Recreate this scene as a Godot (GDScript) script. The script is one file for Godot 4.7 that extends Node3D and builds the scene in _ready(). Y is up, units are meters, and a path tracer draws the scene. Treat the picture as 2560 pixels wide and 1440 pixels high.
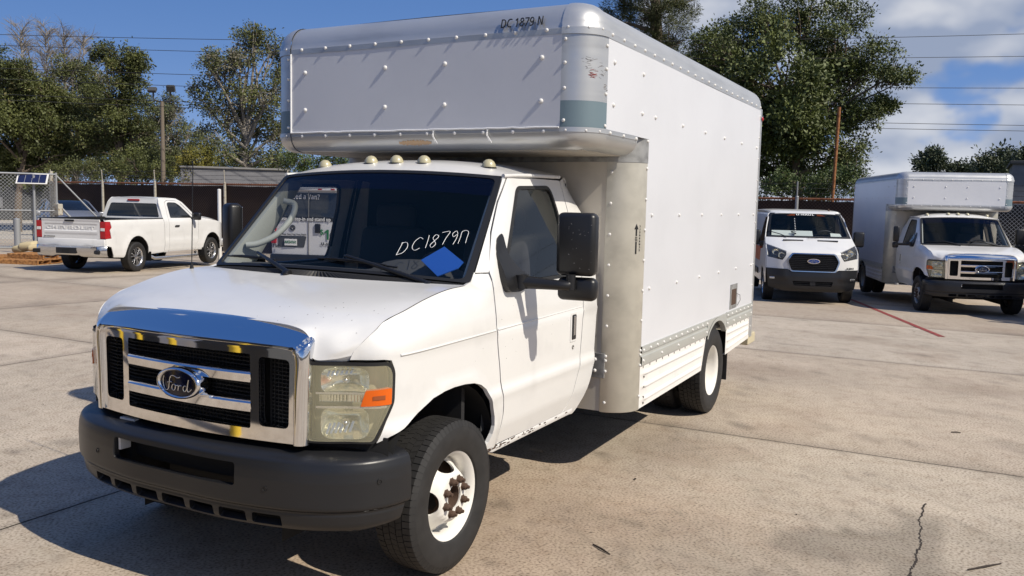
extends Node3D

# ---------------------------------------------------------------- mesh helpers
class MB:
	var v := PackedVector3Array()
	var n := PackedVector3Array()
	var c := PackedColorArray()
	var col := Color.WHITE
	var use_c := false

	func tri(a: Vector3, b: Vector3, d: Vector3, na: Vector3, nb: Vector3, nd: Vector3) -> void:
		if (b - a).cross(d - a).dot(na + nb + nd) > 0.0:
			v.append(a); v.append(d); v.append(b)
			n.append(na); n.append(nd); n.append(nb)
		else:
			v.append(a); v.append(b); v.append(d)
			n.append(na); n.append(nb); n.append(nd)
		if use_c:
			c.append(col); c.append(col); c.append(col)

	func quad(a: Vector3, b: Vector3, d: Vector3, e: Vector3, nn: Vector3) -> void:
		tri(a, b, d, nn, nn, nn)
		tri(a, d, e, nn, nn, nn)

	func flat(a: Vector3, b: Vector3, d: Vector3, e: Vector3) -> void:
		var k := (d - a).cross(e - b)
		if k.length_squared() < 1e-16:
			k = (b - a).cross(d - a)
		quad(a, b, d, e, k.normalized())

	func mesh() -> ArrayMesh:
		var m := ArrayMesh.new()
		if v.size() == 0:
			return m
		var arr := []
		arr.resize(Mesh.ARRAY_MAX)
		arr[Mesh.ARRAY_VERTEX] = v
		arr[Mesh.ARRAY_NORMAL] = n
		if use_c:
			arr[Mesh.ARRAY_COLOR] = c
		m.add_surface_from_arrays(Mesh.PRIMITIVE_TRIANGLES, arr)
		return m

	func box(ctr: Vector3, size: Vector3, bev := 0.0, b := Basis.IDENTITY) -> void:
		var h := size * 0.5
		var e := minf(bev, minf(h.x, minf(h.y, h.z)) * 0.9)
		var ax := [Vector3.RIGHT, Vector3.UP, Vector3.BACK]
		for i in 3:
			for s in [-1.0, 1.0]:
				var u: Vector3 = ax[(i + 1) % 3]
				var w: Vector3 = ax[(i + 2) % 3]
				var nn: Vector3 = ax[i] * s
				var hu := h[(i + 1) % 3] - e
				var hw := h[(i + 2) % 3] - e
				var o: Vector3 = nn * h[i]
				quad(ctr + b * (o + u * hu + w * hw), ctr + b * (o - u * hu + w * hw), ctr + b * (o - u * hu - w * hw), ctr + b * (o + u * hu - w * hw), b * nn)
		if e <= 0.0:
			return
		for i in 3:
			var j := (i + 1) % 3
			var k := (i + 2) % 3
			for si in [-1.0, 1.0]:
				for sj in [-1.0, 1.0]:
					var ai: Vector3 = ax[i] * si
					var aj: Vector3 = ax[j] * sj
					var p1 := ai * h[i] + aj * (h[j] - e)
					var p2 := ai * (h[i] - e) + aj * h[j]
					var k1: Vector3 = ax[k] * (h[k] - e)
					var na := b * ai
					var nb := b * aj
					tri(ctr + b * (p1 + k1), ctr + b * (p2 + k1), ctr + b * (p2 - k1), na, nb, nb)
					tri(ctr + b * (p1 + k1), ctr + b * (p2 - k1), ctr + b * (p1 - k1), na, nb, na)
		for sx in [-1.0, 1.0]:
			for sy in [-1.0, 1.0]:
				for sz in [-1.0, 1.0]:
					tri(ctr + b * Vector3(sx * h.x, sy * (h.y - e), sz * (h.z - e)), ctr + b * Vector3(sx * (h.x - e), sy * h.y, sz * (h.z - e)), ctr + b * Vector3(sx * (h.x - e), sy * (h.y - e), sz * h.z), b * Vector3(sx, 0, 0), b * Vector3(0, sy, 0), b * Vector3(0, 0, sz))

	# a lattice of points as a smooth surface; normals are shared where faces meet within ~45 degrees
	func grid(rows: Array, cu := false, cv := false, crease := 0.7) -> void:
		var nr := rows.size()
		var nc: int = rows[0].size()
		var fr := nr if cu else nr - 1
		var fc := nc if cv else nc - 1
		var fn := []
		for i in fr:
			var r0: PackedVector3Array = rows[i]
			var r1: PackedVector3Array = rows[(i + 1) % nr]
			var line := PackedVector3Array()
			for j in fc:
				var j1 := (j + 1) % nc
				line.append((r1[j1] - r0[j]).cross(r1[j] - r0[j1]).normalized())
			fn.append(line)
		for i in fr:
			var r0: PackedVector3Array = rows[i]
			var r1: PackedVector3Array = rows[(i + 1) % nr]
			for j in fc:
				var j1 := (j + 1) % nc
				var f: Vector3 = fn[i][j]
				if f == Vector3.ZERO:
					continue
				var q := []
				for ci in 2:
					for cj in 2:
						var s := Vector3.ZERO
						for di in 2:
							var ii := i + ci - di
							if cu:
								ii = posmod(ii, fr)
							elif ii < 0 or ii >= fr:
								continue
							for dj in 2:
								var jj := j + cj - dj
								if cv:
									jj = posmod(jj, fc)
								elif jj < 0 or jj >= fc:
									continue
								var g: Vector3 = fn[ii][jj]
								if g.dot(f) > crease:
									s += g
						q.append(s.normalized())
				tri(r0[j], r0[j1], r1[j1], q[0], q[1], q[3])
				tri(r0[j], r1[j1], r1[j], q[0], q[3], q[2])

	func fan(ring: PackedVector3Array, nn: Vector3) -> void:
		var ctr := Vector3.ZERO
		for p in ring:
			ctr += p
		ctr /= ring.size()
		for i in ring.size():
			tri(ctr, ring[i], ring[(i + 1) % ring.size()], nn, nn, nn)

	func tube(pts: PackedVector3Array, radii, sides := 8, caps := true) -> void:
		var rows := []
		var up := Vector3.UP
		var d0 := (pts[1] - pts[0]).normalized()
		if absf(d0.dot(up)) > 0.9:
			up = Vector3.RIGHT
		var u := d0.cross(up).normalized()
		for i in pts.size():
			var d := (pts[mini(i + 1, pts.size() - 1)] - pts[maxi(i - 1, 0)]).normalized()
			u = (u - d * u.dot(d)).normalized()
			var w := d.cross(u)
			var r: float = radii if radii is float else radii[i]
			var row := PackedVector3Array()
			for k in sides:
				var a := TAU * k / sides
				row.append(pts[i] + (u * cos(a) + w * sin(a)) * r)
			rows.append(row)
		grid(rows, false, true, 0.3)
		if caps:
			fan(rows[0], (pts[0] - pts[1]).normalized())
			fan(rows[-1], (pts[-1] - pts[-2]).normalized())

	func rod(a: Vector3, b: Vector3, r: float, sides := 8, caps := true) -> void:
		tube(PackedVector3Array([a, b]), r, sides, caps)

	# profile of (distance along axis, radius)
	func lathe(ctr: Vector3, axis: Vector3, prof: PackedVector2Array, segs := 32, crease := 0.7) -> void:
		var u := axis.cross(Vector3.UP if absf(axis.y) < 0.9 else Vector3.RIGHT).normalized()
		var w := axis.cross(u)
		var rows := []
		for k in segs:
			var a := TAU * k / segs
			var d := u * cos(a) + w * sin(a)
			var row := PackedVector3Array()
			for p in prof:
				row.append(ctr + axis * p.x + d * p.y)
			rows.append(row)
		grid(rows, true, false, crease)

	func dome(ctr: Vector3, axis: Vector3, r: float, hgt: float, segs := 10, rings := 4) -> void:
		var prof := PackedVector2Array()
		for i in rings + 1:
			var a := PI * 0.5 * i / rings
			prof.append(Vector2(hgt * sin(a), maxf(r * cos(a), 0.0)))
		lathe(ctr, axis, prof, segs, 0.3)

	# a polygon (with holes) of the plane u,v laid on the surface F(u, v); its rims turn inwards by 'rim'
	func panel(poly: PackedVector2Array, holes: Array, F: Callable, step: Vector2, rim := 0.012, inside := Vector3(0, 0.9, 0), sgn := 1.0) -> void:
		var lo := poly[0]
		var hi := poly[0]
		for p in poly:
			lo = lo.min(p)
			hi = hi.max(p)
		var nu := maxi(1, int(ceil((hi.x - lo.x) / step.x)))
		var nv := maxi(1, int(ceil((hi.y - lo.y) / step.y)))
		var du := (hi.x - lo.x) / nu
		var dv := (hi.y - lo.y) / nv
		var e := 0.0015
		var memo := {}
		var look := func(q: Vector2) -> Array:
			if memo.has(q):
				return memo[q]
			var a: Vector3 = F.call(q.x, q.y)
			var tu: Vector3 = F.call(q.x + e, q.y) - F.call(q.x - e, q.y)
			var tv: Vector3 = F.call(q.x, q.y + e) - F.call(q.x, q.y - e)
			var nn := tu.cross(tv).normalized()
			if nn.dot(a - inside) < 0.0:
				nn = -nn
			a.x *= sgn
			nn.x *= sgn
			var out := [a, nn]
			memo[q] = out
			return out
		for i in nu:
			for j in nv:
				var x0 := lo.x + du * i
				var y0 := lo.y + dv * j
				var cell := PackedVector2Array([Vector2(x0, y0), Vector2(x0 + du, y0), Vector2(x0 + du, y0 + dv), Vector2(x0, y0 + dv)])
				var pieces := Geometry2D.intersect_polygons(cell, poly)
				for hole in holes:
					var left := []
					for piece in pieces:
						for r in Geometry2D.clip_polygons(piece, hole):
							if not Geometry2D.is_polygon_clockwise(r):
								left.append(r)
					pieces.assign(left)
				for piece in pieces:
					var ids := Geometry2D.triangulate_polygon(piece)
					for t in range(0, ids.size(), 3):
						var A: Array = look.call(piece[ids[t]])
						var B: Array = look.call(piece[ids[t + 1]])
						var D: Array = look.call(piece[ids[t + 2]])
						tri(A[0], B[0], D[0], A[1], B[1], D[1])
		if rim != 0.0:
			var loops := [poly]
			loops.append_array(holes)
			for lp in loops:
				var sz: int = lp.size()
				for i in sz:
					var p: Vector2 = lp[i]
					var q: Vector2 = lp[(i + 1) % sz]
					var m := maxi(1, int(ceil(p.distance_to(q) / maxf(step.x, step.y))))
					for k in m:
						var A: Array = look.call(p.lerp(q, float(k) / m))
						var B: Array = look.call(p.lerp(q, float(k + 1) / m))
						flat(A[0], B[0], B[0] - B[1] * rim, A[0] - A[1] * rim)


func rect(x0: float, y0: float, x1: float, y1: float, r := 0.0, k := 4) -> PackedVector2Array:
	return rounded(PackedVector2Array([Vector2(x0, y0), Vector2(x1, y0), Vector2(x1, y1), Vector2(x0, y1)]), r, k)

func rounded(p: PackedVector2Array, r, k := 4) -> PackedVector2Array:
	var out := PackedVector2Array()
	var m := p.size()
	for i in m:
		var rr: float = r if r is float else r[i]
		if rr <= 0.0:
			out.append(p[i])
			continue
		var a := p[posmod(i - 1, m)] - p[i]
		var b := p[(i + 1) % m] - p[i]
		var t := minf(rr, minf(a.length(), b.length()) * 0.49)
		var s := p[i] + a.normalized() * t
		var e := p[i] + b.normalized() * t
		for j in k + 1:
			var f := float(j) / k
			out.append(s.lerp(p[i], f).lerp(p[i].lerp(e, f), f))
	return out

func ellipse(cx: float, cy: float, rx: float, ry: float, k := 28) -> PackedVector2Array:
	var out := PackedVector2Array()
	for i in k:
		out.append(Vector2(cx + rx * cos(TAU * i / k), cy + ry * sin(TAU * i / k)))
	return out

func pv(a: Array) -> PackedVector2Array:
	var out := PackedVector2Array()
	for q in a:
		out.append(Vector2(q[0], q[1]))
	return out

func p3(a: Array) -> PackedVector3Array:
	var out := PackedVector3Array()
	for q in a:
		out.append(Vector3(q[0], q[1], q[2]))
	return out

func curve_at(t: PackedVector2Array, x: float) -> float:
	if x <= t[0].x:
		return t[0].y
	for i in range(1, t.size()):
		if x <= t[i].x:
			return lerpf(t[i - 1].y, t[i].y, (x - t[i - 1].x) / (t[i].x - t[i - 1].x))
	return t[-1].y

func hermite_at(t: PackedVector2Array, x: float) -> float:
	var m := t.size()
	x = clampf(x, t[0].x, t[m - 1].x)
	for i in range(1, m):
		if x <= t[i].x:
			var h := t[i].x - t[i - 1].x
			var s := (t[i].y - t[i - 1].y) / h
			var s0 := s if i == 1 else (t[i].y - t[i - 2].y) / (t[i].x - t[i - 2].x)
			var s1 := s if i == m - 1 else (t[i + 1].y - t[i - 1].y) / (t[i + 1].x - t[i - 1].x)
			var f := (x - t[i - 1].x) / h
			var f2 := f * f
			var f3 := f2 * f
			return t[i - 1].y * (2.0 * f3 - 3.0 * f2 + 1.0) + s0 * h * (f3 - 2.0 * f2 + f) + t[i].y * (3.0 * f2 - 2.0 * f3) + s1 * h * (f3 - f2)
	return t[m - 1].y

func smooth_at(t: PackedVector2Array, x: float) -> float:
	if x <= t[0].x:
		return t[0].y
	for i in range(1, t.size()):
		if x <= t[i].x:
			var f := (x - t[i - 1].x) / (t[i].x - t[i - 1].x)
			return lerpf(t[i - 1].y, t[i].y, f * f * (3.0 - 2.0 * f))
	return t[-1].y

func catmull(a: Vector3, b: Vector3, d: Vector3, e: Vector3, t: float) -> Vector3:
	return (b * 2.0 + (d - a) * t + (a * 2.0 - b * 5.0 + d * 4.0 - e) * t * t + (b * 3.0 - a - d * 3.0 + e) * t * t * t) * 0.5

func spline(p: PackedVector3Array, k: int) -> PackedVector3Array:
	var out := PackedVector3Array()
	var m := p.size()
	for i in m - 1:
		var a := p[i - 1] if i > 0 else p[0] * 2.0 - p[1]
		var e := p[i + 2] if i + 2 < m else p[m - 1] * 2.0 - p[m - 2]
		for j in k:
			out.append(catmull(a, p[i], p[i + 1], e, float(j) / k))
	out.append(p[m - 1])
	return out

# rows of control points -> smooth lattice
func loft(rows: Array, ku: int, kv: int) -> Array:
	var wide := []
	for r in rows:
		wide.append(spline(r, kv))
	var cols: int = wide[0].size()
	var out := []
	var lines := []
	for j in cols:
		var line := PackedVector3Array()
		for r in wide:
			line.append(r[j])
		lines.append(spline(line, ku))
	for i in lines[0].size():
		var row := PackedVector3Array()
		for j in cols:
			row.append(lines[j][i])
		out.append(row)
	return out

class Plan:
	var d := PackedVector2Array()
	var l := PackedFloat32Array()
	func _init(pts: Array) -> void:
		var q := [[2.0 * pts[0][0] - pts[1][0], 2.0 * pts[0][1] - pts[1][1]]] + pts
		var m := pts.size()
		q.append([2.0 * pts[m - 1][0] - pts[m - 2][0], 2.0 * pts[m - 1][1] - pts[m - 2][1]])
		for i in m - 1:
			var a := Vector2(q[i][0], q[i][1])
			var b := Vector2(q[i + 1][0], q[i + 1][1])
			var c := Vector2(q[i + 2][0], q[i + 2][1])
			var e := Vector2(q[i + 3][0], q[i + 3][1])
			for k in 24:
				var t := k / 24.0
				d.append((b * 2.0 + (c - a) * t + (a * 2.0 - b * 5.0 + c * 4.0 - e) * t * t + (b * 3.0 - a - c * 3.0 + e) * t * t * t) * 0.5)
		d.append(Vector2(pts[m - 1][0], pts[m - 1][1]))
		l.append(0.0)
		for i in range(1, d.size()):
			l.append(l[i - 1] + d[i].distance_to(d[i - 1]))
	func pos(s: float) -> Vector2:
		if s <= 0.0:
			return d[0] + (d[1] - d[0]).normalized() * s
		var i := clampi(l.bsearch(s), 1, l.size() - 1)
		return d[i - 1].lerp(d[i], (s - l[i - 1]) / (l[i] - l[i - 1]))
	func norm(s: float) -> Vector2:
		var t := (pos(s + 0.012) - pos(s - 0.012)).normalized()
		return Vector2(-t.y, t.x)

# ---------------------------------------------------------------- nodes
func thing(called: String, label: String, category: String, at := Vector3.ZERO, turn := 0.0, group := "") -> Node3D:
	var o := Node3D.new()
	o.name = called
	add_child(o, true)
	o.position = at
	o.rotation.y = turn
	tag(o, label, category, group)
	return o

func tag(o: Node, label: String, category := "", group := "") -> void:
	o.set_meta("label", label)
	if category:
		o.set_meta("category", category)
	if group:
		o.set_meta("group", group)

func part(parent: Node, called: String, mb: MB, m: Material, label := "") -> MeshInstance3D:
	var o := MeshInstance3D.new()
	o.name = numbered(parent, called)
	o.mesh = mb.mesh()
	o.material_override = m
	parent.add_child(o)
	if label:
		o.set_meta("label", label)
	return o

func numbered(parent: Node, called: String) -> String:
	var key := "count_" + called
	var k: int = tally.get([parent, key], 0)
	tally[[parent, key]] = k + 1
	return called if k == 0 else "%s_%03d" % [called, k]

var tally := {}

func group_node(parent: Node, called: String) -> Node3D:
	var o := Node3D.new()
	o.name = numbered(parent, called)
	parent.add_child(o)
	return o

func solo(called: String, mb: MB, m: Material, label := "", category := "", group := "") -> MeshInstance3D:
	var o := part(self, called, mb, m)
	if label:
		tag(o, label, category, group)
	return o

func struct_part(called: String, mb: MB, m: Material, label := "") -> MeshInstance3D:
	var o := part(self, called, mb, m)
	o.set_meta("kind", "structure")
	if label:
		o.set_meta("label", label)
	return o

func words(parent: Node, called: String, s: String, size: float, at: Vector3, b: Basis, m: Material, stretch := 1.0, depth := 0.002, weight := 700, face := "Droid Sans", lean := 0.0) -> MeshInstance3D:
	var t := TextMesh.new()
	var f := SystemFont.new()
	f.font_names = PackedStringArray([face])
	f.font_weight = weight
	t.font = f
	t.text = s
	t.font_size = 64
	t.pixel_size = size / 46.0
	t.depth = depth
	t.curve_step = 2.0
	var o := MeshInstance3D.new()
	o.name = numbered(parent, called)
	o.mesh = t
	o.material_override = m
	parent.add_child(o)
	var k := Basis(Vector3(stretch, 0, 0), Vector3(lean, 1, 0), Vector3(0, 0, 1))
	o.transform = Transform3D(b * k, at)
	return o

# ---------------------------------------------------------------- materials
var M := {}

func lin(r: float, g: float, b: float, a := 1.0) -> Color:
	var q := Color(r, g, b).linear_to_srgb()
	q.a = a
	return q

func make(called: String, col: Color, rough := 0.5, metal := 0.0) -> StandardMaterial3D:
	var m := StandardMaterial3D.new()
	m.resource_name = called
	m.albedo_color = col
	m.roughness = rough
	m.metallic = metal
	m.cull_mode = BaseMaterial3D.CULL_DISABLED
	M[called] = m
	return m

func noise_tex(size: int, freq: float, octaves: int, sd: int, ramp: Array = [], kind := FastNoiseLite.TYPE_SIMPLEX_SMOOTH, normal := false, bump := 4.0) -> NoiseTexture2D:
	var f := FastNoiseLite.new()
	f.noise_type = kind
	f.frequency = freq
	f.fractal_octaves = octaves
	f.seed = sd
	var t := NoiseTexture2D.new()
	t.width = size
	t.height = size
	t.seamless = true
	t.generate_mipmaps = false
	t.noise = f
	if normal:
		t.as_normal_map = true
		t.bump_strength = bump
	if ramp.size():
		var g := Gradient.new()
		var o := PackedFloat32Array()
		var cs := PackedColorArray()
		for r in ramp:
			o.append(r[0])
			cs.append(r[1])
		g.offsets = o
		g.colors = cs
		t.color_ramp = g
	return t

func grey(k: float) -> Color:
	return Color(k, k, k)

func tri_tex(m: StandardMaterial3D, tex: Texture2D, scale: float, world := true) -> void:
	m.albedo_texture = tex
	m.uv1_triplanar = true
	m.uv1_world_triplanar = world
	m.uv1_scale = Vector3.ONE * scale

func glass(called: String, col: Color, alpha: float, spec := 0.5) -> StandardMaterial3D:
	var m := make(called, Color(col.r, col.g, col.b, alpha), 0.02)
	m.transparency = BaseMaterial3D.TRANSPARENCY_ALPHA
	m.metallic_specular = spec
	return m

func materials() -> void:
	var grime := noise_tex(512, 0.006, 5, 3, [[0.0, grey(0.95)], [0.35, grey(0.99)], [1.0, grey(1.0)]])
	var m := make("white_paint", lin(0.69, 0.685, 0.67), 0.28)
	m.clearcoat_enabled = true
	m.clearcoat = 0.5
	m.clearcoat_roughness = 0.08
	tri_tex(m, grime, 0.7, false)
	m = make("panel_white", lin(0.625, 0.635, 0.665), 0.30)
	tri_tex(m, noise_tex(512, 0.004, 4, 8, [[0.0, grey(0.975)], [0.5, grey(0.995)], [1.0, grey(1.0)]]), 0.5, false)
	m.normal_enabled = true
	m.normal_texture = noise_tex(256, 0.01, 3, 9, [], FastNoiseLite.TYPE_SIMPLEX_SMOOTH, true, 1.2)
	m.normal_scale = 0.05
	m = make("skirt_white", lin(0.74, 0.72, 0.69), 0.5)
	tri_tex(m, grime, 1.3, false)
	m = make("cream_panel", lin(0.55, 0.51, 0.44), 0.55)
	tri_tex(m, grime, 1.0, false)
	m = make("aluminium", lin(0.58, 0.585, 0.58), 0.38, 0.60)
	tri_tex(m, noise_tex(512, 0.012, 5, 12, [[0.0, grey(0.90)], [0.5, grey(0.98)], [1.0, grey(1.0)]]), 0.9, false)
	m.uv1_scale = Vector3(0.25, 1.6, 0.25)
	m.roughness_texture = noise_tex(512, 0.02, 4, 13, [[0.0, grey(0.75)], [1.0, grey(1.0)]])
	m = make("aluminium_dull", lin(0.42, 0.42, 0.41), 0.5, 0.55)
	tri_tex(m, noise_tex(512, 0.02, 5, 14, [[0.0, grey(0.72)], [0.6, grey(0.95)], [1.0, grey(1.0)]]), 1.0, false)
	m = make("beige_metal", lin(0.60, 0.575, 0.50), 0.40, 0.35)
	tri_tex(m, noise_tex(512, 0.012, 5, 15, [[0.0, grey(0.84)], [0.6, grey(0.97)], [1.0, grey(1.0)]]), 0.8, false)
	m = make("rail_light", lin(0.50, 0.51, 0.48), 0.42, 0.35)
	tri_tex(m, grime, 1.0, false)
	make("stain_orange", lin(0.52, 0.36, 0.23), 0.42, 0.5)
	make("band_blue", lin(0.16, 0.22, 0.25), 0.45, 0.2)
	make("chrome", lin(0.82, 0.82, 0.83), 0.045, 1.0)
	make("chrome_soft", lin(0.66, 0.66, 0.66), 0.16, 1.0)
	m = make("black_plastic", lin(0.010, 0.010, 0.011), 0.38)
	m = make("bumper_grey", lin(0.0125, 0.013, 0.015), 0.36)
	m.normal_enabled = true
	m.normal_texture = noise_tex(256, 0.12, 3, 21, [], FastNoiseLite.TYPE_SIMPLEX_SMOOTH, true, 2.0)
	m.normal_scale = 0.25
	m.uv1_triplanar = true
	m.uv1_scale = Vector3.ONE * 8.0
	make("black_matte", lin(0.008, 0.008, 0.008), 0.8)
	m = make("cowl_black", lin(0.050, 0.048, 0.046), 0.65)
	m = make("rubber", lin(0.022, 0.021, 0.0205), 0.66)
	tri_tex(m, noise_tex(256, 0.02, 4, 31, [[0.0, grey(0.75)], [1.0, grey(1.0)]]), 2.0, false)
	make("seal_black", lin(0.012, 0.012, 0.012), 0.5)
	make("wheel_white", lin(0.72, 0.70, 0.65), 0.42)
	m = make("rust", lin(0.075, 0.042, 0.026), 0.85)
	m.normal_enabled = true
	m.normal_texture = noise_tex(128, 0.08, 3, 33, [], FastNoiseLite.TYPE_SIMPLEX_SMOOTH, true, 6.0)
	m.uv1_triplanar = true
	m.uv1_scale = Vector3.ONE * 20.0
	make("bolt_white", lin(0.66, 0.65, 0.63), 0.4)
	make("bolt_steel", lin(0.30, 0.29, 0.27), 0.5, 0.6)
	glass("windshield_glass", lin(0.004, 0.012, 0.018), 0.17, 0.30)
	glass("shade_band", lin(0.002, 0.004, 0.014), 0.72, 0.30)
	glass("side_glass", lin(0.006, 0.014, 0.014), 0.15, 0.60)
	glass("dark_glass", lin(0.008, 0.010, 0.012), 0.82, 0.6)
	glass("lens_clear", lin(0.80, 0.75, 0.50), 0.22, 0.5)
	glass("lens_new", lin(0.5, 0.5, 0.5), 0.04, 0.5)
	make("lamp_cream", lin(0.46, 0.42, 0.27), 0.35, 0.15)
	make("lamp_reflector", lin(0.85, 0.83, 0.70), 0.14, 0.9)
	m = make("amber", lin(0.75, 0.13, 0.006), 0.25)
	m.backlight_enabled = true
	m.backlight = Color(0.5, 0.2, 0.05)
	m = make("marker_cream", lin(0.42, 0.38, 0.24), 0.22)
	m.clearcoat_enabled = true
	make("red_lens", lin(0.34, 0.012, 0.014), 0.2)
	make("amber_small", lin(0.30, 0.075, 0.02), 0.35)
	make("emblem_blue", lin(0.004, 0.006, 0.022), 0.12)
	make("emblem_bright_blue", lin(0.02, 0.05, 0.22), 0.2)
	make("interior_grey", lin(0.055, 0.058, 0.062), 0.7)
	make("interior_dark", lin(0.014, 0.014, 0.015), 0.75)
	make("interior_light", lin(0.40, 0.43, 0.40), 0.6)
	make("seat_cloth", lin(0.028, 0.028, 0.031), 0.85)
	make("blue_card", lin(0.018, 0.11, 0.50), 0.6)
	make("chalk", lin(0.80, 0.80, 0.80), 0.8)
	make("print_black", lin(0.012, 0.012, 0.012), 0.5)
	make("print_white", lin(0.75, 0.75, 0.75), 0.5)
	make("print_green", lin(0.015, 0.16, 0.05), 0.5)
	make("print_red", lin(0.38, 0.04, 0.02), 0.5)
	make("print_orange", lin(0.42, 0.09, 0.02), 0.5)
	make("scrape_grey", lin(0.20, 0.19, 0.19), 0.7)
	make("scrape_red", lin(0.25, 0.05, 0.04), 0.7)
	make("mirror_glass", lin(0.7, 0.7, 0.7), 0.03, 1.0)
	make("alloy", lin(0.56, 0.56, 0.57), 0.22, 0.9)
	make("frame_black", lin(0.015, 0.014, 0.013), 0.7)
	m = make("bumper_block", lin(0.50, 0.44, 0.30), 0.7)
	tri_tex(m, grime, 2.0, false)
	m = make("galvanised", lin(0.30, 0.31, 0.32), 0.55, 0.4)
	m = make("post_cream", lin(0.46, 0.43, 0.36), 0.7)
	tri_tex(m, noise_tex(256, 0.03, 4, 41, [[0.0, Color(0.55, 0.42, 0.3)], [0.35, grey(0.9)], [1.0, grey(1.0)]]), 0.9)
	m = make("rusty_pipe", lin(0.26, 0.10, 0.045), 0.85)
	tri_tex(m, noise_tex(256, 0.03, 4, 42, [[0.0, Color(0.6, 0.5, 0.45)], [0.5, grey(0.9)], [1.0, Color(1.0, 0.95, 0.9)]]), 0.8)
	m = make("screen_brown", lin(0.026, 0.0145, 0.0105), 0.95)
	m = make("screen_wire", lin(0.062, 0.040, 0.032), 0.8)
	m = make("screen_black", lin(0.006, 0.006, 0.007), 0.9)
	make("cable", lin(0.02, 0.02, 0.022), 0.6)
	m = make("pole_wood", lin(0.16, 0.13, 0.10), 0.9)
	m = make("pole_orange", lin(0.36, 0.15, 0.055), 0.85)
	tri_tex(m, noise_tex(256, 0.03, 4, 43, [[0.0, Color(0.6, 0.5, 0.4)], [0.6, grey(0.95)], [1.0, grey(1.0)]]), 0.8)
	m = make("solar_blue", lin(0.012, 0.018, 0.06), 0.2)
	m = make("pallet_wood", lin(0.42, 0.20, 0.065), 0.85)
	tri_tex(m, noise_tex(256, 0.02, 4, 44, [[0.0, Color(0.6, 0.55, 0.5)], [0.6, grey(0.95)], [1.0, grey(1.0)]]), 1.6, false)
	make("bag_tan", lin(0.48, 0.40, 0.24), 0.9)
	m = make("wall_grey", lin(0.20, 0.20, 0.215), 0.8)
	tri_tex(m, noise_tex(256, 0.02, 4, 45, [[0.0, grey(0.85)], [1.0, grey(1.0)]]), 0.5)
	m = make("wall_dark", lin(0.05, 0.052, 0.055), 0.85)
	make("silver_paint", lin(0.24, 0.25, 0.28), 0.3, 0.5)
	m = make("bark", lin(0.13, 0.10, 0.075), 0.95)
	m = make("bark_pale", lin(0.24, 0.215, 0.185), 0.95)
	make("twig_grey", lin(0.22, 0.20, 0.18), 0.95)
	m = make("leaf", Color.WHITE, 0.62)
	m.vertex_color_use_as_albedo = true
	m.backlight_enabled = true
	m.backlight = Color(0.22, 0.25, 0.08)
	m = make("grass", Color.WHITE, 0.9)
	m.vertex_color_use_as_albedo = true
	m = make("dirt", lin(0.055, 0.048, 0.038), 1.0)
	m = make("red_line", lin(0.30, 0.055, 0.045), 0.75)
	tri_tex(m, noise_tex(256, 0.03, 4, 47, [[0.0, grey(0.55)], [0.5, grey(0.95)], [1.0, grey(1.0)]]), 1.2)
	make("asphalt", lin(0.16, 0.155, 0.15), 0.9)
	make("road_concrete", lin(0.42, 0.38, 0.32), 0.9)
	make("twig", lin(0.035, 0.026, 0.02), 0.9)
	m = make("litter", Color.WHITE, 0.9)
	m.vertex_color_use_as_albedo = true
	# concrete: fine grain from a texture, stains of each slab in its vertex colours
	m = make("concrete", Color.WHITE, 0.86)
	m.vertex_color_use_as_albedo = true
	var grain := noise_tex(1024, 0.07, 6, 51, [[0.0, Color(0.45, 0.43, 0.41)], [0.30, Color(0.85, 0.84, 0.83)], [0.52, Color(0.96, 0.96, 0.96)], [0.75, Color(1, 1, 1)], [1.0, Color(1, 1, 1)]])
	tri_tex(m, grain, 0.62)
	m.detail_enabled = true
	m.detail_blend_mode = BaseMaterial3D.BLEND_MODE_MUL
	m.detail_albedo = noise_tex(512, 0.016, 5, 52, [[0.0, Color(0.90, 0.885, 0.87)], [0.45, grey(0.975)], [1.0, grey(1.0)]])
	m.detail_uv_layer = BaseMaterial3D.DETAIL_UV_1
	m.heightmap_enabled = true
	m.heightmap_texture = noise_tex(512, 0.22, 3, 53)
	m.heightmap_scale = 0.05

# ---------------------------------------------------------------- the box truck (origin: ground under the front axle, +z forward, +x its left side)
const SZ := 1.512
var body_plan: Plan
var bump_plan: Plan
var off_t: PackedVector2Array
var seam_t: PackedVector2Array

func seam_off(s: float) -> float:
	return -0.085 * smoothstep(0.80, 1.04, s)

func ws_z(y: float) -> float:
	return lerpf(-0.27, -0.76, (y - 1.385) / 0.545)

func ws_x(y: float) -> float:
	return lerpf(0.885, 0.785, (y - 1.385) / 0.545)

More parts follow.
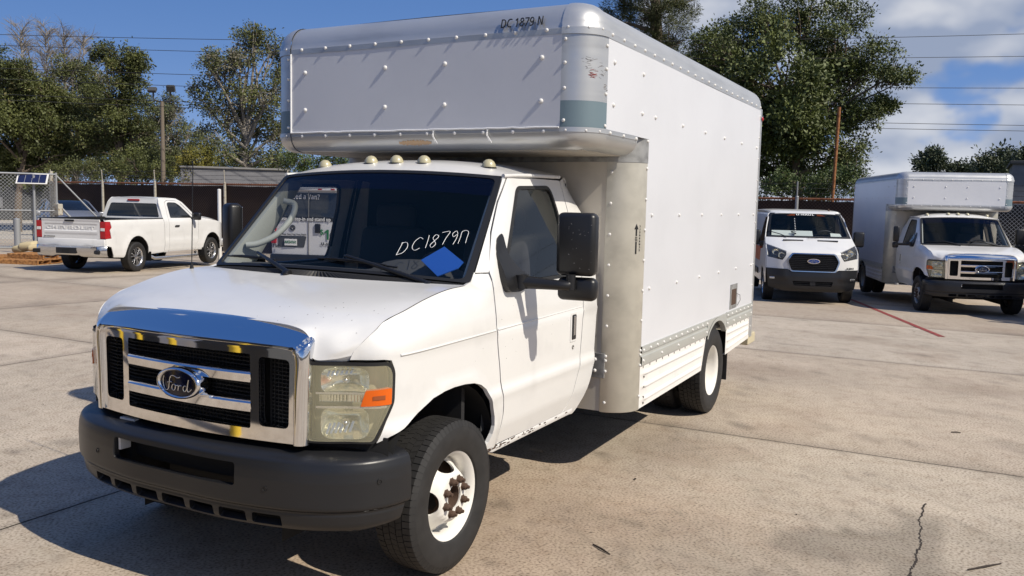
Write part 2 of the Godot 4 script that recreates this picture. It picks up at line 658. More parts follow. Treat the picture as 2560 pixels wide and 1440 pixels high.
func cab(s: float, y: float) -> Vector3:
	var p := body_plan.pos(s)
	var nn := body_plan.norm(s)
	var o := smooth_at(off_t, y) if y > 0.78 and y < 0.84 else curve_at(off_t, y)
	if s < 1.85:
		var ys := hermite_at(seam_t, s)
		var t := clampf((y - ys + 0.17) / 0.17, 0.0, 1.0)
		o = lerpf(o, seam_off(s), pow(t, 2.4)) if s < 1.712 else lerpf(o, lerpf(seam_off(s), o, (s - 1.712) / 0.138), pow(t, 2.4))
	var x := p.x + nn.x * o
	var z := p.y + nn.y * o
	if y > 1.37 and s > 1.7:
		var d := ws_z(y) - z
		var k := pow(clampf(1.0 - d / 0.12, 0.0, 1.0), 2.0)
		x = lerpf(x, minf(x, ws_x(y)), k)
	if z < -1.45 and y > 1.7:
		x -= 0.25 * pow(clampf((-1.45 - z) / 0.3, 0.0, 1.0), 2.0) * clampf((y - 1.7) / 0.3, 0.0, 1.0) * 0.5
	# the lip round the front wheel opening stands out a little
	var r := Vector2(z + 0.02, (y - 0.50) * 0.92).length()
	if y < 0.98 and z < 0.55 and z > -0.5:
		x += 0.012 * smoothstep(0.46, 0.395, r)
	return Vector3(x, y, z)

func ws_pt(a: float, t: float) -> Vector3:
	var k := 1.0 - a * a
	return Vector3(a * lerpf(0.885, 0.785, t), lerpf(1.385, 1.93, t) + k * 0.032, lerpf(-0.27, -0.76, t) + k * lerpf(0.14, 0.07, t))

func grille_z(x: float, y: float) -> float:
	return 0.77 - 0.16 * x * x - (0.105 * pow((y - 1.15) / 0.10, 1.25) if y > 1.15 else 0.0)

func bump_off_table() -> PackedVector2Array:
	return pv([[0.372, -0.10], [0.38, -0.045], [0.41, -0.022], [0.455, -0.014], [0.468, -0.016], [0.474, -0.012], [0.480, 0.0], [0.50, 0.004], [0.60, 0.006], [0.65, 0.002], [0.685, -0.008], [0.70, -0.03], [0.712, -0.065], [0.718, -0.15]])

var bump_t: PackedVector2Array

func bumper(s: float, y: float) -> Vector3:
	var p := bump_plan.pos(s)
	var nn := bump_plan.norm(s)
	var o := curve_at(bump_t, y)
	var drop := 0.03 * smoothstep(0.75, 1.15, s)
	return Vector3(p.x + nn.x * o, y + (drop * 0.0), p.y + nn.y * o)

func mirrored(poly: PackedVector2Array) -> PackedVector2Array:
	var out := PackedVector2Array()
	for i in range(poly.size() - 1, -1, -1):
		out.append(Vector2(-poly[i].x, poly[i].y))
	return out

func side_poly(a: Array) -> PackedVector2Array:   # (z, y) -> (s, y)
	var out := PackedVector2Array()
	for q in a:
		out.append(Vector2(SZ - q[0], q[1]))
	return out

func tyre(mb: MB, r: float, w: float, rim_r: float, blocks: int) -> void:
	# axis +x is the outside; centre plane at x = 0
	var h := w * 0.5
	var prof := pv([[-h * 0.72, rim_r], [-h * 0.9, rim_r + 0.012], [-h * 1.0, rim_r + (r - rim_r) * 0.45], [-h * 0.97, r - 0.035], [-h * 0.86, r - 0.010], [-h * 0.80, r - 0.009], [h * 0.80, r - 0.009], [h * 0.86, r - 0.010], [h * 0.97, r - 0.035], [h * 1.0, rim_r + (r - rim_r) * 0.45], [h * 0.985, rim_r + (r - rim_r) * 0.40], [h * 0.965, rim_r + 0.03], [h * 0.9, rim_r + 0.012], [h * 0.72, rim_r]])
	mb.lathe(Vector3.ZERO, Vector3.RIGHT, prof, 64, 0.8)
	var ribs := [[-0.84, -0.50], [-0.465, -0.175], [-0.145, 0.145], [0.175, 0.465], [0.50, 0.84]]
	for k in ribs.size():
		var x0: float = ribs[k][0] * h
		var x1: float = ribs[k][1] * h
		var outer := k == 0 or k == ribs.size() - 1
		for i in blocks:
			var a0 := TAU * (i + (0.5 if k % 2 == 1 else 0.0)) / blocks
			var a1 := a0 + TAU / blocks * (0.88 if outer else 0.93)
			var sk := 0.0 if outer else (0.25 if k % 2 == 0 else -0.25) * TAU / blocks
			var q := []
			for rr in [r - 0.016, r]:
				q.append(Vector3(x0, cos(a0) * rr, sin(a0) * rr))
				q.append(Vector3(x1, cos(a0 + sk) * rr, sin(a0 + sk) * rr))
				q.append(Vector3(x1, cos(a1 + sk) * rr, sin(a1 + sk) * rr))
				q.append(Vector3(x0, cos(a1) * rr, sin(a1) * rr))
			if outer:
				var sgn := -1.0 if k == 0 else 1.0
				var e := 0 if k == 0 else 1
				for idx in ([4, 7] if k == 0 else [5, 6]):
					q[idx] = Vector3(q[idx].x, q[idx].y * (r - 0.004) / r, q[idx].z * (r - 0.004) / r)
				# the lug runs a little way down the shoulder
				var b0 := Vector3(sgn * h * 0.975, cos(a0) * (r - 0.034), sin(a0) * (r - 0.034))
				var b1 := Vector3(sgn * h * 0.975, cos(a1) * (r - 0.034), sin(a1) * (r - 0.034))
				var t0: Vector3 = q[4 + e] if k != 0 else q[4]
				var t1: Vector3 = q[6] if k != 0 else q[7]
				mb.flat(t0, t1, b1, b0)
				mb.tri(t0, b0, Vector3(t0.x, b0.y, b0.z), Vector3(0, -sin(a0), cos(a0)), Vector3(0, -sin(a0), cos(a0)), Vector3(0, -sin(a0), cos(a0)))
			mb.flat(q[4], q[5], q[6], q[7])
			mb.flat(q[0], q[1], q[5], q[4])
			mb.flat(q[1], q[2], q[6], q[5])
			mb.flat(q[2], q[3], q[7], q[6])
			mb.flat(q[3], q[0], q[4], q[7])

var rim_m: Material

func front_wheel(parent: Node3D, at: Vector3, sgn: float) -> void:
	var w := group_node(parent, "front_wheel")
	w.position = at
	if sgn < 0.0:
		w.rotation.y = PI
	var mb := MB.new()
	tyre(mb, 0.370, 0.225, 0.212, 70)
	part(w, "tyre", mb, M.rubber)
	mb = MB.new()
	var o := 0.088
	# rim barrel and lip
	mb.lathe(Vector3.ZERO, Vector3.RIGHT, pv([[o - 0.17, 0.20], [o - 0.05, 0.185], [o - 0.028, 0.190], [o - 0.012, 0.200], [o - 0.002, 0.208], [o + 0.004, 0.217], [o - 0.002, 0.219], [o - 0.02, 0.214]]), 56, 0.6)
	# pressed disc with its four hand holes
	var prof := pv([[0.050, 0.062], [0.100, 0.062], [0.112, 0.060], [0.122, 0.050], [0.140, 0.020], [0.165, -0.016], [0.184, -0.040], [0.192, -0.048]])
	var holes := [ellipse(0.0, 0.0, 0.058, 0.058, 32)]
	for k in 4:
		var a := TAU * (k + 0.03) / 4.0
		var q := PackedVector2Array()
		for j in 20:
			var b := TAU * j / 20.0
			var rr := 0.147 + 0.027 * cos(b)
			var aa := a + 0.40 * sin(b)
			q.append(Vector2(cos(aa), sin(aa)) * rr)
		holes.append(q)
	var F := func(u: float, v: float) -> Vector3:
		return Vector3(o - 0.045 + curve_at(prof, Vector2(u, v).length()), u, v)
	mb.panel(ellipse(0, 0, 0.190, 0.190, 64), holes, F, Vector2(0.02, 0.02), 0.008, Vector3(-1, 0, 0))
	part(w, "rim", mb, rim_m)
	mb = MB.new()
	mb.lathe(Vector3(o - 0.06, 0, 0), Vector3.RIGHT, pv([[0.0, 0.058], [0.068, 0.058], [0.070, 0.05], [0.02, 0.044], [0.015, 0.0]]), 24, 0.6)
	part(w, "hub", mb, M.rust)
	mb = MB.new()
	for k in 8:
		var a := TAU * (k + 0.45) / 8.0
		var d := Vector3(0, cos(a), sin(a)) * 0.0835
		mb.lathe(d + Vector3(o + 0.012, 0, 0), Vector3.RIGHT, pv([[0.0, 0.023], [0.007, 0.023], [0.009, 0.0175], [0.026, 0.0165], [0.030, 0.010], [0.042, 0.008], [0.044, 0.0]]), 6, 0.5)
		part(w, "lug_nut", mb, M.rust)
		mb = MB.new()
	mb = MB.new()
	mb.lathe(Vector3(-0.03, 0, 0), Vector3.RIGHT, pv([[0.0, 0.0], [0.0, 0.18], [0.01, 0.18], [0.012, 0.0]]), 24)
	part(w, "brake_disc", mb, M.rust)

func rear_wheel(parent: Node3D, at: Vector3, sgn: float) -> void:
	var w := group_node(parent, "rear_wheel")
	w.position = at
	if sgn < 0.0:
		w.rotation.y = PI
	var mb := MB.new()
	tyre(mb, 0.372, 0.215, 0.212, 58)
	part(w, "tyre", mb, M.rubber)
	mb = MB.new()
	var o := 0.088
	mb.lathe(Vector3.ZERO, Vector3.RIGHT, pv([[o - 0.02, 0.214], [o - 0.002, 0.219], [o + 0.004, 0.217], [o - 0.002, 0.208], [o - 0.012, 0.200], [o - 0.03, 0.190], [o - 0.10, 0.178], [o - 0.125, 0.165], [o - 0.135, 0.14], [o - 0.145, 0.115], [o - 0.175, 0.105], [o - 0.176, 0.06], [o - 0.10, 0.06], [o - 0.09, 0.045], [o - 0.09, 0.0]]), 56, 0.6)
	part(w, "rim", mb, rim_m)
	mb = MB.new()
	for k in 8:
		var a := TAU * (k + 0.2) / 8.0
		mb.lathe(Vector3(o - 0.172, cos(a) * 0.0835, sin(a) * 0.0835), Vector3.RIGHT, pv([[0.0, 0.018], [0.03, 0.015], [0.045, 0.0]]), 6)
		part(w, "lug_nut", mb, M.rust)
		mb = MB.new()
	var inner := MB.new()
	tyre(inner, 0.372, 0.215, 0.212, 40)
	var t := part(w, "inner_tyre", inner, M.rubber)
	t.position.x = -0.27
	mb = MB.new()
	mb.lathe(Vector3(-0.38, 0, 0), Vector3.RIGHT, pv([[0.0, 0.0], [0.0, 0.21], [0.2, 0.21], [0.2, 0.0]]), 20)
	part(w, "brake_drum", mb, M.black_matte)

func bolts(mb: MB, at: Vector3, axis: Vector3, r := 0.011, h := 0.009) -> void:
	mb.lathe(at, axis, pv([[0.0, r], [h * 0.55, r * 0.9], [h, r * 0.4], [h, 0.0]]), 8, 0.2)

func rail(mb: MB, path: Array, profile: PackedVector2Array) -> void:
	# path entries: [position, outward]; profile: (outward offset, height)
	var rows := []
	for q in path:
		var row := PackedVector3Array()
		for p in profile:
			row.append(q[0] + q[1] * p.x + Vector3.UP * p.y)
		rows.append(row)
	mb.grid(rows, false, false, 0.75)

func make_truck(main: bool) -> Node3D:
	var T: Node3D
	if main:
		T = thing("box_truck", "white box truck with a cab-over attic and chrome grille, filling the foreground", "truck")
	else:
		T = thing("box_truck", "white box truck parked furthest right, facing us beside the small white van", "truck")
	body_plan = Plan.new([[0, 0.73], [0.30, 0.725], [0.645, 0.685], [0.80, 0.605], [0.872, 0.570], [0.927, 0.520], [0.957, 0.452], [0.971, 0.36], [0.980, 0.15], [0.985, -0.5], [0.985, -1.2], [0.985, -1.75]])
	bump_plan = Plan.new([[0, 0.852], [0.30, 0.845], [0.60, 0.795], [0.78, 0.725], [0.90, 0.635], [0.965, 0.53], [0.99, 0.44], [1.0, 0.36]])
	off_t = pv([[0.42, -0.075], [0.50, -0.045], [0.62, -0.016], [0.74, -0.006], [0.785, 0.002], [0.80, 0.0], [0.84, -0.010], [1.0, -0.010], [1.10, -0.010], [1.125, -0.006], [1.138, -0.009], [1.150, -0.013], [1.2, -0.014], [1.36, -0.034], [1.60, -0.095], [1.80, -0.150], [1.94, -0.19], [2.0, -0.215]])
	seam_t = pv([[0.836, 1.112], [0.850, 1.146], [0.880, 1.180], [0.942, 1.226], [1.05, 1.267], [1.188, 1.299], [1.344, 1.336], [1.529, 1.366], [1.712, 1.374], [1.85, 1.376]])
	bump_t = bump_off_table()
	var mb: MB
	var inside := Vector3(0, 0.9, -0.3)
	var st := Vector2(0.045, 0.045)

	# --- cab skin
	var arch := [[0.50, 0.775], [0.425, 0.797], [0.318, 0.845], [0.205, 0.894], [0.120, 0.910], [0.035, 0.915], [-0.060, 0.912], [-0.147, 0.902], [-0.215, 0.882], [-0.270, 0.850], [-0.310, 0.790], [-0.338, 0.735], [-0.358, 0.69], [-0.366, 0.64], [-0.358, 0.595], [-0.335, 0.555], [-0.30, 0.535]]
	var fender := PackedVector2Array()
	for q in [[0.952, 0.752], [1.038, 0.922], [1.042, 1.066], [1.024, 1.106], [0.985, 1.112], [0.836, 1.112]]:
		fender.append(Vector2(q[0], q[1]))
	for k in 40:
		var q := lerpf(0.840, 1.712, pow(k / 39.0, 1.5))
		fender.append(Vector2(q, hermite_at(seam_t, q)))
	fender.append_array(side_poly([[-0.265, 1.388], [-0.300, 1.425], [-0.371, 1.425], [-0.374, 1.38], [-0.380, 1.136], [-0.400, 1.02], [-0.420, 0.93], [-0.438, 0.80], [-0.464, 0.73], [-0.468, 0.68], [-0.458, 0.63], [-0.425, 0.515], [-0.33, 0.515]]))
	var rev := arch.duplicate()
	rev.reverse()
	fender.append_array(side_poly(rev))
	var door := rounded(side_poly([[-0.803, 1.934], [-0.650, 1.79], [-0.515, 1.63], [-0.385, 1.445], [-0.383, 1.38], [-0.389, 1.136], [-0.409, 1.02], [-0.429, 0.93], [-0.447, 0.80], [-0.473, 0.73], [-0.477, 0.68], [-0.467, 0.63], [-0.434, 0.517], [-1.275, 0.505], [-1.335, 0.545], [-1.389, 0.63], [-1.430, 0.73], [-1.470, 0.863], [-1.503, 1.145], [-1.509, 1.298], [-1.494, 1.757], [-1.480, 1.934]]), 0.012, 2)
	var seal := rounded(side_poly([[-0.868, 1.885], [-1.312, 1.898], [-1.352, 1.75], [-1.358, 1.42], [-1.330, 1.352], [-0.50, 1.347], [-0.49, 1.40]]), [0.05, 0.06, 0.05, 0.05, 0.05, 0.02, 0.03], 5)
	var pane := rounded(side_poly([[-0.885, 1.866], [-1.297, 1.878], [-1.332, 1.75], [-1.336, 1.43], [-1.315, 1.372], [-0.545, 1.367], [-0.53, 1.405]]), [0.04, 0.05, 0.05, 0.05, 0.04, 0.02, 0.03], 5)
	var pillar := side_poly([[-0.262, 1.388], [-0.305, 1.432], [-0.374, 1.432], [-0.507, 1.634], [-0.642, 1.796], [-0.796, 1.938], [-0.768, 1.938], [-0.67, 1.829], [-0.479, 1.617], [-0.372, 1.498]])
	pillar = side_poly([[-0.276, 1.392], [-0.306, 1.432], [-0.378, 1.432], [-0.507, 1.632], [-0.642, 1.794], [-0.795, 1.938], [-0.767, 1.938]])
	var rear := rounded(side_poly([[-1.489, 1.934], [-1.60, 1.955], [-1.668, 1.925], [-1.705, 1.843], [-1.738, 1.735], [-1.745, 1.5], [-1.727, 1.147], [-1.699, 0.836], [-1.668, 0.683], [-1.60, 0.56], [-1.486, 0.462], [-1.285, 0.497], [-1.344, 0.541], [-1.398, 0.627], [-1.439, 0.728], [-1.479, 0.862], [-1.512, 1.145], [-1.518, 1.298], [-1.503, 1.757]]), 0.02, 2)
	for sg in [1.0, -1.0]:
		mb = MB.new()
		mb.panel(fender, [], cab, st, 0.02, inside, sg)
		part(T, "fender", mb, M.white_paint)
		mb = MB.new()
		mb.panel(pillar, [], cab, st, 0.015, inside, sg)
		part(T, "windshield_pillar", mb, M.white_paint)
		mb = MB.new()
		mb.panel(rear, [], cab, st, 0.015, inside, sg)
		part(T, "cab_corner", mb, M.white_paint)
		mb = MB.new()
		mb.panel(door, [seal], cab, st, 0.02, inside, sg)
		var d := part(T, "door", mb, M.white_paint)
		mb = MB.new()
		var sealF := func(u: float, v: float) -> Vector3:
			return cab(u, v) + Vector3(0.003, 0, 0)
		mb.panel(seal, [pane], sealF, st, 0.02, inside, sg)
		part(d, "window_seal", mb, M.seal_black)
		mb = MB.new()
		var paneF := func(u: float, v: float) -> Vector3:
			return cab(u, v) - Vector3(0.006, 0, 0)
		mb.panel(pane, [], paneF, st, 0.0, inside, sg)
		part(d, "window", mb, M.side_glass)
		# dark gap behind the shut lines
		mb = MB.new()
		var gapF := func(u: float, v: float) -> Vector3:
			var q := cab(u, v)
			return Vector3(q.x - 0.016, q.y, q.z)
		mb.panel(side_poly([[-0.36, 1.42], [-0.36, 0.56], [-0.44, 0.50], [-1.30, 0.49], [-1.46, 0.60], [-1.54, 1.15], [-1.53, 1.93], [-1.46, 1.93], [-1.45, 1.2], [-1.36, 0.68], [-0.55, 0.60], [-0.42, 1.0], [-0.41, 1.44], [-0.80, 1.90], [-0.79, 1.935], [-0.74, 1.90]]), [], gapF, Vector2(0.09, 0.09), 0.0, inside, sg)
		part(d, "door_gasket", mb, M.seal_black)
		# handle: recessed dark tray and lever
		mb = MB.new()
		var ctr := cab(SZ + 1.357, 1.04)
		mb.box(Vector3(ctr.x * sg, 1.04, -1.357), Vector3(0.012, 0.185, 0.088), 0.005)
		part(d, "handle_tray", mb, M.white_paint)
		mb = MB.new()
		mb.box(Vector3((ctr.x + 0.005) * sg, 1.04, -1.357), Vector3(0.012, 0.155, 0.058), 0.005)
		part(d, "handle", mb, M.black_plastic)
		mb = MB.new()
		mb.box(Vector3((ctr.x + 0.011) * sg, 1.05, -1.352), Vector3(0.012, 0.12, 0.022), 0.004)
		part(d, "handle_lever", mb, M.chrome_soft)
		mb = MB.new()
		mb.lathe(Vector3((cab(SZ + 1.36, 0.915).x - 0.002) * sg, 0.915, -1.36), Vector3(sg, 0, 0), pv([[0.0, 0.014], [0.006, 0.013], [0.007, 0.009], [0.003, 0.006], [0.003, 0.0]]), 14)
		part(d, "door_lock", mb, M.bolt_steel)
		# rocker under the door
		mb = MB.new()
		var rows := []
		for i in 24:
			var z := lerpf(-0.335, -1.44, i / 23.0)
			var row := PackedVector3Array()
			for q in [[0.945, 0.512], [0.948, 0.498], [0.940, 0.478], [0.905, 0.468], [0.85, 0.468]]:
				row.append(Vector3(q[0] * sg, q[1] + 0.03 * smoothstep(-0.42, -0.335, z), z))
			rows.append(row)
		mb.grid(rows)
		part(T, "rocker_panel", mb, M.white_paint)
		# inside of the door
		mb = MB.new()
		mb.panel(side_poly([[-0.36, 0.6], [-1.5, 0.6], [-1.5, 1.345], [-0.40, 1.345]]), [], func(u: float, v: float) -> Vector3: return Vector3(0.905, v, SZ - u), Vector2(0.3, 0.3), 0.0, inside, sg)
		part(d, "door_trim", mb, M.interior_grey)
		# crisp body line
		mb = MB.new()
		var line := PackedVector3Array()
		for k in 30:
			var z := lerpf(0.44, -0.372, k / 29.0)
			var q := cab(SZ - z, lerpf(1.123, 1.136, k / 29.0))
			line.append(Vector3((q.x + 0.0005) * sg, q.y, q.z))
		mb.tube(line, 0.0048, 6)
		part(T, "body_line", mb, M.white_paint)
		mb = MB.new()
		line = PackedVector3Array()
		for k in 30:
			var z := lerpf(-0.394, -1.49, k / 29.0)
			var q := cab(SZ - z, lerpf(1.137, 1.154, k / 29.0))
			line.append(Vector3((q.x + 0.0005) * sg, q.y, q.z))
		mb.tube(line, 0.0048, 6)
		part(d, "body_line", mb, M.white_paint)
		# drip rail
		mb = MB.new()
		mb.tube(p3([[0.788 * sg, 1.936, -0.765], [0.800 * sg, 1.944, -0.90], [0.803 * sg, 1.951, -1.15], [0.799 * sg, 1.955, -1.47]]), 0.012, 8)
		part(T, "drip_rail", mb, M.white_paint)

	# --- hood
	var ctrl := []
	ctrl.append(p3([[0, 1.252, 0.655], [0.30, 1.250, 0.652], [0.55, 1.243, 0.66], [0.645, 1.205, 0.664], [0.673, 1.118, 0.674], [0.745, 1.114, 0.640], [0.815, 1.113, 0.600]]))
	ctrl.append(p3([[0, 1.264, 0.60], [0.30, 1.262, 0.60], [0.55, 1.254, 0.60], [0.655, 1.236, 0.605], [0.725, 1.200, 0.618], [0.78, 1.165, 0.612], [0, 0, 0]]))
	var sk := [0.842, 0.880, 0.942, 1.05, 1.188, 1.344, 1.529, 1.712]
	var zc := [0.655, 0.60, 0.52, 0.44, 0.32, 0.17, 0.0, -0.075]
	var yc := [1.25, 1.262, 1.283, 1.300, 1.320, 1.342, 1.364, 1.378]
	for k in 8:
		var ys := hermite_at(seam_t, sk[k])
		var bp := body_plan.pos(sk[k])
		var bn := body_plan.norm(sk[k])
		var so := seam_off(sk[k]) - 0.004
		var e := Vector3(bp.x + bn.x * so, ys + 0.002, bp.y + bn.y * so)
		if k == 0:
			ctrl[0][6] = e
		elif k == 1:
			ctrl[1][6] = e
		else:
			var row := PackedVector3Array()
			for a in [0.0, 0.36, 0.64, 0.80, 0.89, 0.95, 1.0]:
				var f := 1.0 - pow(a, 5.0)
				var zz := lerpf(e.z, zc[k], 1.0 - a * a)
				row.append(Vector3(e.x * a, lerpf(e.y, yc[k], f), zz))
			ctrl.append(row)
	var half := loft(ctrl, 6, 6)
	var full := []
	for r in half:
		var row := PackedVector3Array()
		for j in range(r.size() - 1, 0, -1):
			row.append(Vector3(-r[j].x, r[j].y, r[j].z))
		row.append_array(r)
		full.append(row)
	mb = MB.new()
	mb.grid(full, false, false, 0.3)
	var under := []
	for q in full[0]:
		under.append(q + Vector3(0, -0.02, -0.02))
	mb.grid([full[0], PackedVector3Array(under)])
	part(T, "hood", mb, M.white_paint)

	# --- cowl with its ridges
	mb = MB.new()
	var last: PackedVector3Array = full[-1]
	var rows2 := []
	var cols := 420
	for i in 7:
		var t := i / 6.0
		var row := PackedVector3Array()
		for j in cols + 1:
			var a := lerpf(-1.0, 1.0, float(j) / cols)
			var f := (a * 0.5 + 0.5) * (last.size() - 1)
			var i0 := mini(int(f), last.size() - 2)
			var h0: Vector3 = last[i0].lerp(last[i0 + 1], f - i0)
			var w := ws_pt(a * 0.985, -0.02)
			var q := h0.lerp(w, t) + Vector3(0, -0.022 + 0.018 * t, 0)
			if i > 0 and i < 6:
				q.y += 0.008 * (1.0 if j % 4 < 2 else -1.0)
			row.append(q)
		rows2.append(row)
	mb.grid(rows2, false, false, 0.9)
	part(T, "cowl", mb, M.cowl_black)

	# --- windshield: dark border, shade band, glass
	var F_ws := func(u: float, v: float) -> Vector3: return ws_pt(u, v)
	var F_ws_up := func(u: float, v: float) -> Vector3: return ws_pt(u, v) + Vector3(0, 0.003, 0.004)
	var outer := rounded(pv([[-1, -0.012], [1, -0.012], [1, 1.0], [-1, 1.0]]), 0.04)
	var inner := rounded(pv([[-0.962, 0.012], [0.962, 0.012], [0.962, 0.972], [-0.962, 0.972]]), 0.05)
	mb = MB.new()
	mb.panel(outer, [inner], F_ws_up, Vector2(0.08, 0.1), 0.015, inside)
	part(T, "windshield_seal", mb, M.seal_black)
	mb = MB.new()
	mb.panel(rounded(pv([[-0.966, 0.008], [0.966, 0.008], [0.966, 0.80], [-0.966, 0.80]]), [0.05, 0.05, 0.0, 0.0]), [], F_ws, Vector2(0.08, 0.1), 0.0, inside)
	part(T, "windshield", mb, M.windshield_glass)
	mb = MB.new()
	mb.panel(rounded(pv([[-0.966, 0.80], [0.966, 0.80], [0.966, 0.976], [-0.966, 0.976]]), [0.0, 0.0, 0.05, 0.05]), [], F_ws, Vector2(0.08, 0.1), 0.0, inside)
	part(T, "windshield_shade_band", mb, M.shade_band)
	# wipers
	for wp in [[0.782, -0.061, 0.201, 0.107, -0.03, 0.090, 0.55, 0.060], [-0.178, -0.066, -0.564, 0.099, -0.92, 0.082, -0.378, 0.050]]:
		mb = MB.new()
		var up := Vector3(0, 0.015, 0.020)
		var a: Vector3 = ws_pt(wp[0], wp[1]) + up * 0.6
		var e: Vector3 = ws_pt(wp[2], wp[3]) + up
		mb.tube(PackedVector3Array([a + Vector3(0.02, -0.002, 0.006), a, a.lerp(e, 0.45) + up * 0.25, e, e + (e - a) * 0.04 - up * 0.4]), [0.015, 0.016, 0.012, 0.009, 0.007], 8)
		mb.lathe(a - Vector3(0, 0.02, 0), Vector3(0, 0.8, 0.6).normalized(), pv([[0.0, 0.020], [0.03, 0.020], [0.036, 0.012], [0.036, 0.0]]), 12)
		part(T, "wiper_arm", mb, M.black_plastic)
		mb = MB.new()
		var blade := PackedVector3Array()
		for k in 9:
			var f := k / 8.0
			blade.append(ws_pt(lerpf(wp[4], wp[6], f), lerpf(wp[5], wp[7], f)) + up * 0.25)
		mb.tube(blade, 0.0055, 6)
		var bow := PackedVector3Array()
		for k in [1, 3, 5, 7]:
			bow.append(blade[k] + up * (0.3 if k in [1, 7] else 0.65))
		mb.tube(bow, 0.0045, 6)
		part(T, "wiper_blade", mb, M.black_plastic)

	# --- roof
	var rc := []
	var tops := [[1.975, -0.70], [2.012, -0.84], [2.035, -0.99], [2.045, -1.18], [2.045, -1.42], [2.030, -1.58], [1.97, -1.70]]
	var edge := [[0.786, 1.938, -0.765], [0.797, 1.946, -0.88], [0.800, 1.949, -1.02], [0.803, 1.953, -1.2], [0.799, 1.957, -1.46], [0.785, 1.95, -1.59], [0.76, 1.90, -1.68]]
	for k in 7:
		var row := PackedVector3Array()
		for a in [0.0, 0.3, 0.6, 0.8, 0.92, 1.0]:
			if k == 0:
				row.append(ws_pt(a, 1.0) + Vector3(0, 0.004, -0.004))
			else:
				row.append(Vector3(edge[k][0] * a, lerpf(edge[k][1], tops[k][0], 1.0 - pow(a, 3.0)), lerpf(edge[k][2], tops[k][1], 1.0 - a * a)))
		rc.append(row)
	var rh := loft(rc, 4, 4)
	var rf := []
	for r in rh:
		var row := PackedVector3Array()
		for j in range(r.size() - 1, 0, -1):
			row.append(Vector3(-r[j].x, r[j].y, r[j].z))
		row.append_array(r)
		rf.append(row)
	mb = MB.new()
	mb.grid(rf, false, false, 0.3)
	part(T, "roof", mb, M.white_paint)
	for q in [[0.0, 1.995, -0.862], [0.195, 1.993, -0.868], [-0.195, 1.993, -0.868], [0.604, 1.972, -0.925], [-0.604, 1.972, -0.925]]:
		var lamp := group_node(T, "marker_lamp")
		lamp.position = Vector3(q[0], q[1] + 0.012, q[2])
		mb = MB.new()
		mb.lathe(Vector3.ZERO, Vector3.UP, pv([[-0.02, 0.047], [0.006, 0.047], [0.008, 0.042], [0.008, 0.0]]), 20)
		part(lamp, "lamp_base", mb, M.black_plastic)
		mb = MB.new()
		var lens := MB.new()
		lens.lathe(Vector3(0, 0.006, 0), Vector3.UP, pv([[0.0, 0.042], [0.018, 0.040], [0.034, 0.031], [0.045, 0.017], [0.048, 0.0]]), 20, 0.2)
		part(lamp, "lamp_lens", lens, M.marker_cream)

	# --- front end
	var F_gr := func(u: float, v: float) -> Vector3: return Vector3(u, v, grille_z(u, v))
	var frame := rounded(pv([[-0.655, 0.742], [0.655, 0.742], [0.667, 1.15], [0.640, 1.215], [0.575, 1.243], [0.30, 1.250], [0.0, 1.252], [-0.30, 1.250], [-0.575, 1.243], [-0.640, 1.215], [-0.667, 1.15]]), [0.02, 0.02, 0.04, 0.04, 0.05, 0.0, 0.0, 0.0, 0.05, 0.04, 0.04])
	var center_hole := rounded(pv([[-0.388, 0.790], [0.388, 0.790], [0.388, 1.117], [-0.388, 1.117]]), 0.012)
	var slot := rounded(pv([[0.432, 0.806], [0.578, 0.806], [0.584, 1.105], [0.432, 1.110]]), 0.025)
	var grille := group_node(T, "grille")
	mb = MB.new()
	mb.panel(frame, [center_hole, slot, mirrored(slot)], F_gr, Vector2(0.06, 0.03), 0.05, Vector3(0, 1, 0))
	part(grille, "grille_frame", mb, M.chrome)
	# raised outer band: top and both sides
	mb = MB.new()
	var band_rows := []
	var band := [[0.610, 0.742], [0.612, 0.95], [0.617, 1.10], [0.608, 1.130], [0.585, 1.150], [0.40, 1.158], [0.0, 1.160]]
	var band_out := [[0.660, 0.742], [0.664, 0.95], [0.672, 1.14], [0.655, 1.205], [0.59, 1.245], [0.40, 1.252], [0.0, 1.256]]
	for k in 13:
		var i := k if k < 7 else 12 - k
		var sx := 1.0 if k < 7 else -1.0
		var a := Vector2(band[i][0] * sx, band[i][1])
		var b := Vector2(band_out[i][0] * sx, band_out[i][1])
		var row := PackedVector3Array()
		for q in [[0.0, 0.0], [0.01, 0.010], [0.04, 0.016], [0.25, 0.020], [0.5, 0.020], [0.75, 0.016], [0.92, 0.006], [1.0, -0.006], [1.02, -0.03]]:
			var m2 := a.lerp(b, q[0])
			row.append(Vector3(m2.x, m2.y, grille_z(m2.x, m2.y) + q[1]))
		band_rows.append(row)
	var band_fine := loft(band_rows, 5, 2)
	mb.grid(band_fine, false, false, 0.4)
	part(grille, "grille_surround", mb, M.chrome)
	for bar in [[0.989, 1.042], [0.859, 0.914]]:
		mb = MB.new()
		var rr := []
		for k in 17:
			var x := lerpf(-0.392, 0.392, k / 16.0)
			var z := grille_z(x, 0.9)
			var row := PackedVector3Array()
			for q in [[bar[0], -0.06], [bar[0], -0.008], [bar[0] + 0.003, -0.002], [bar[1] - 0.014, 0.004], [bar[1] - 0.010, 0.001], [bar[1], -0.012], [bar[1], -0.06]]:
				row.append(Vector3(x, q[0], z + q[1]))
			rr.append(row)
		mb.grid(rr, false, false, 0.75)
		part(grille, "grille_bar", mb, M.chrome)
	mb = MB.new()
	mb.panel(rect(-0.64, 0.75, 0.64, 1.16), [], func(u: float, v: float) -> Vector3: return Vector3(u, v, grille_z(u, 0.9) - 0.10), Vector2(0.2, 0.2), 0.0, Vector3.ZERO)
	part(grille, "radiator_screen", mb, M.black_matte)
	mb = MB.new()
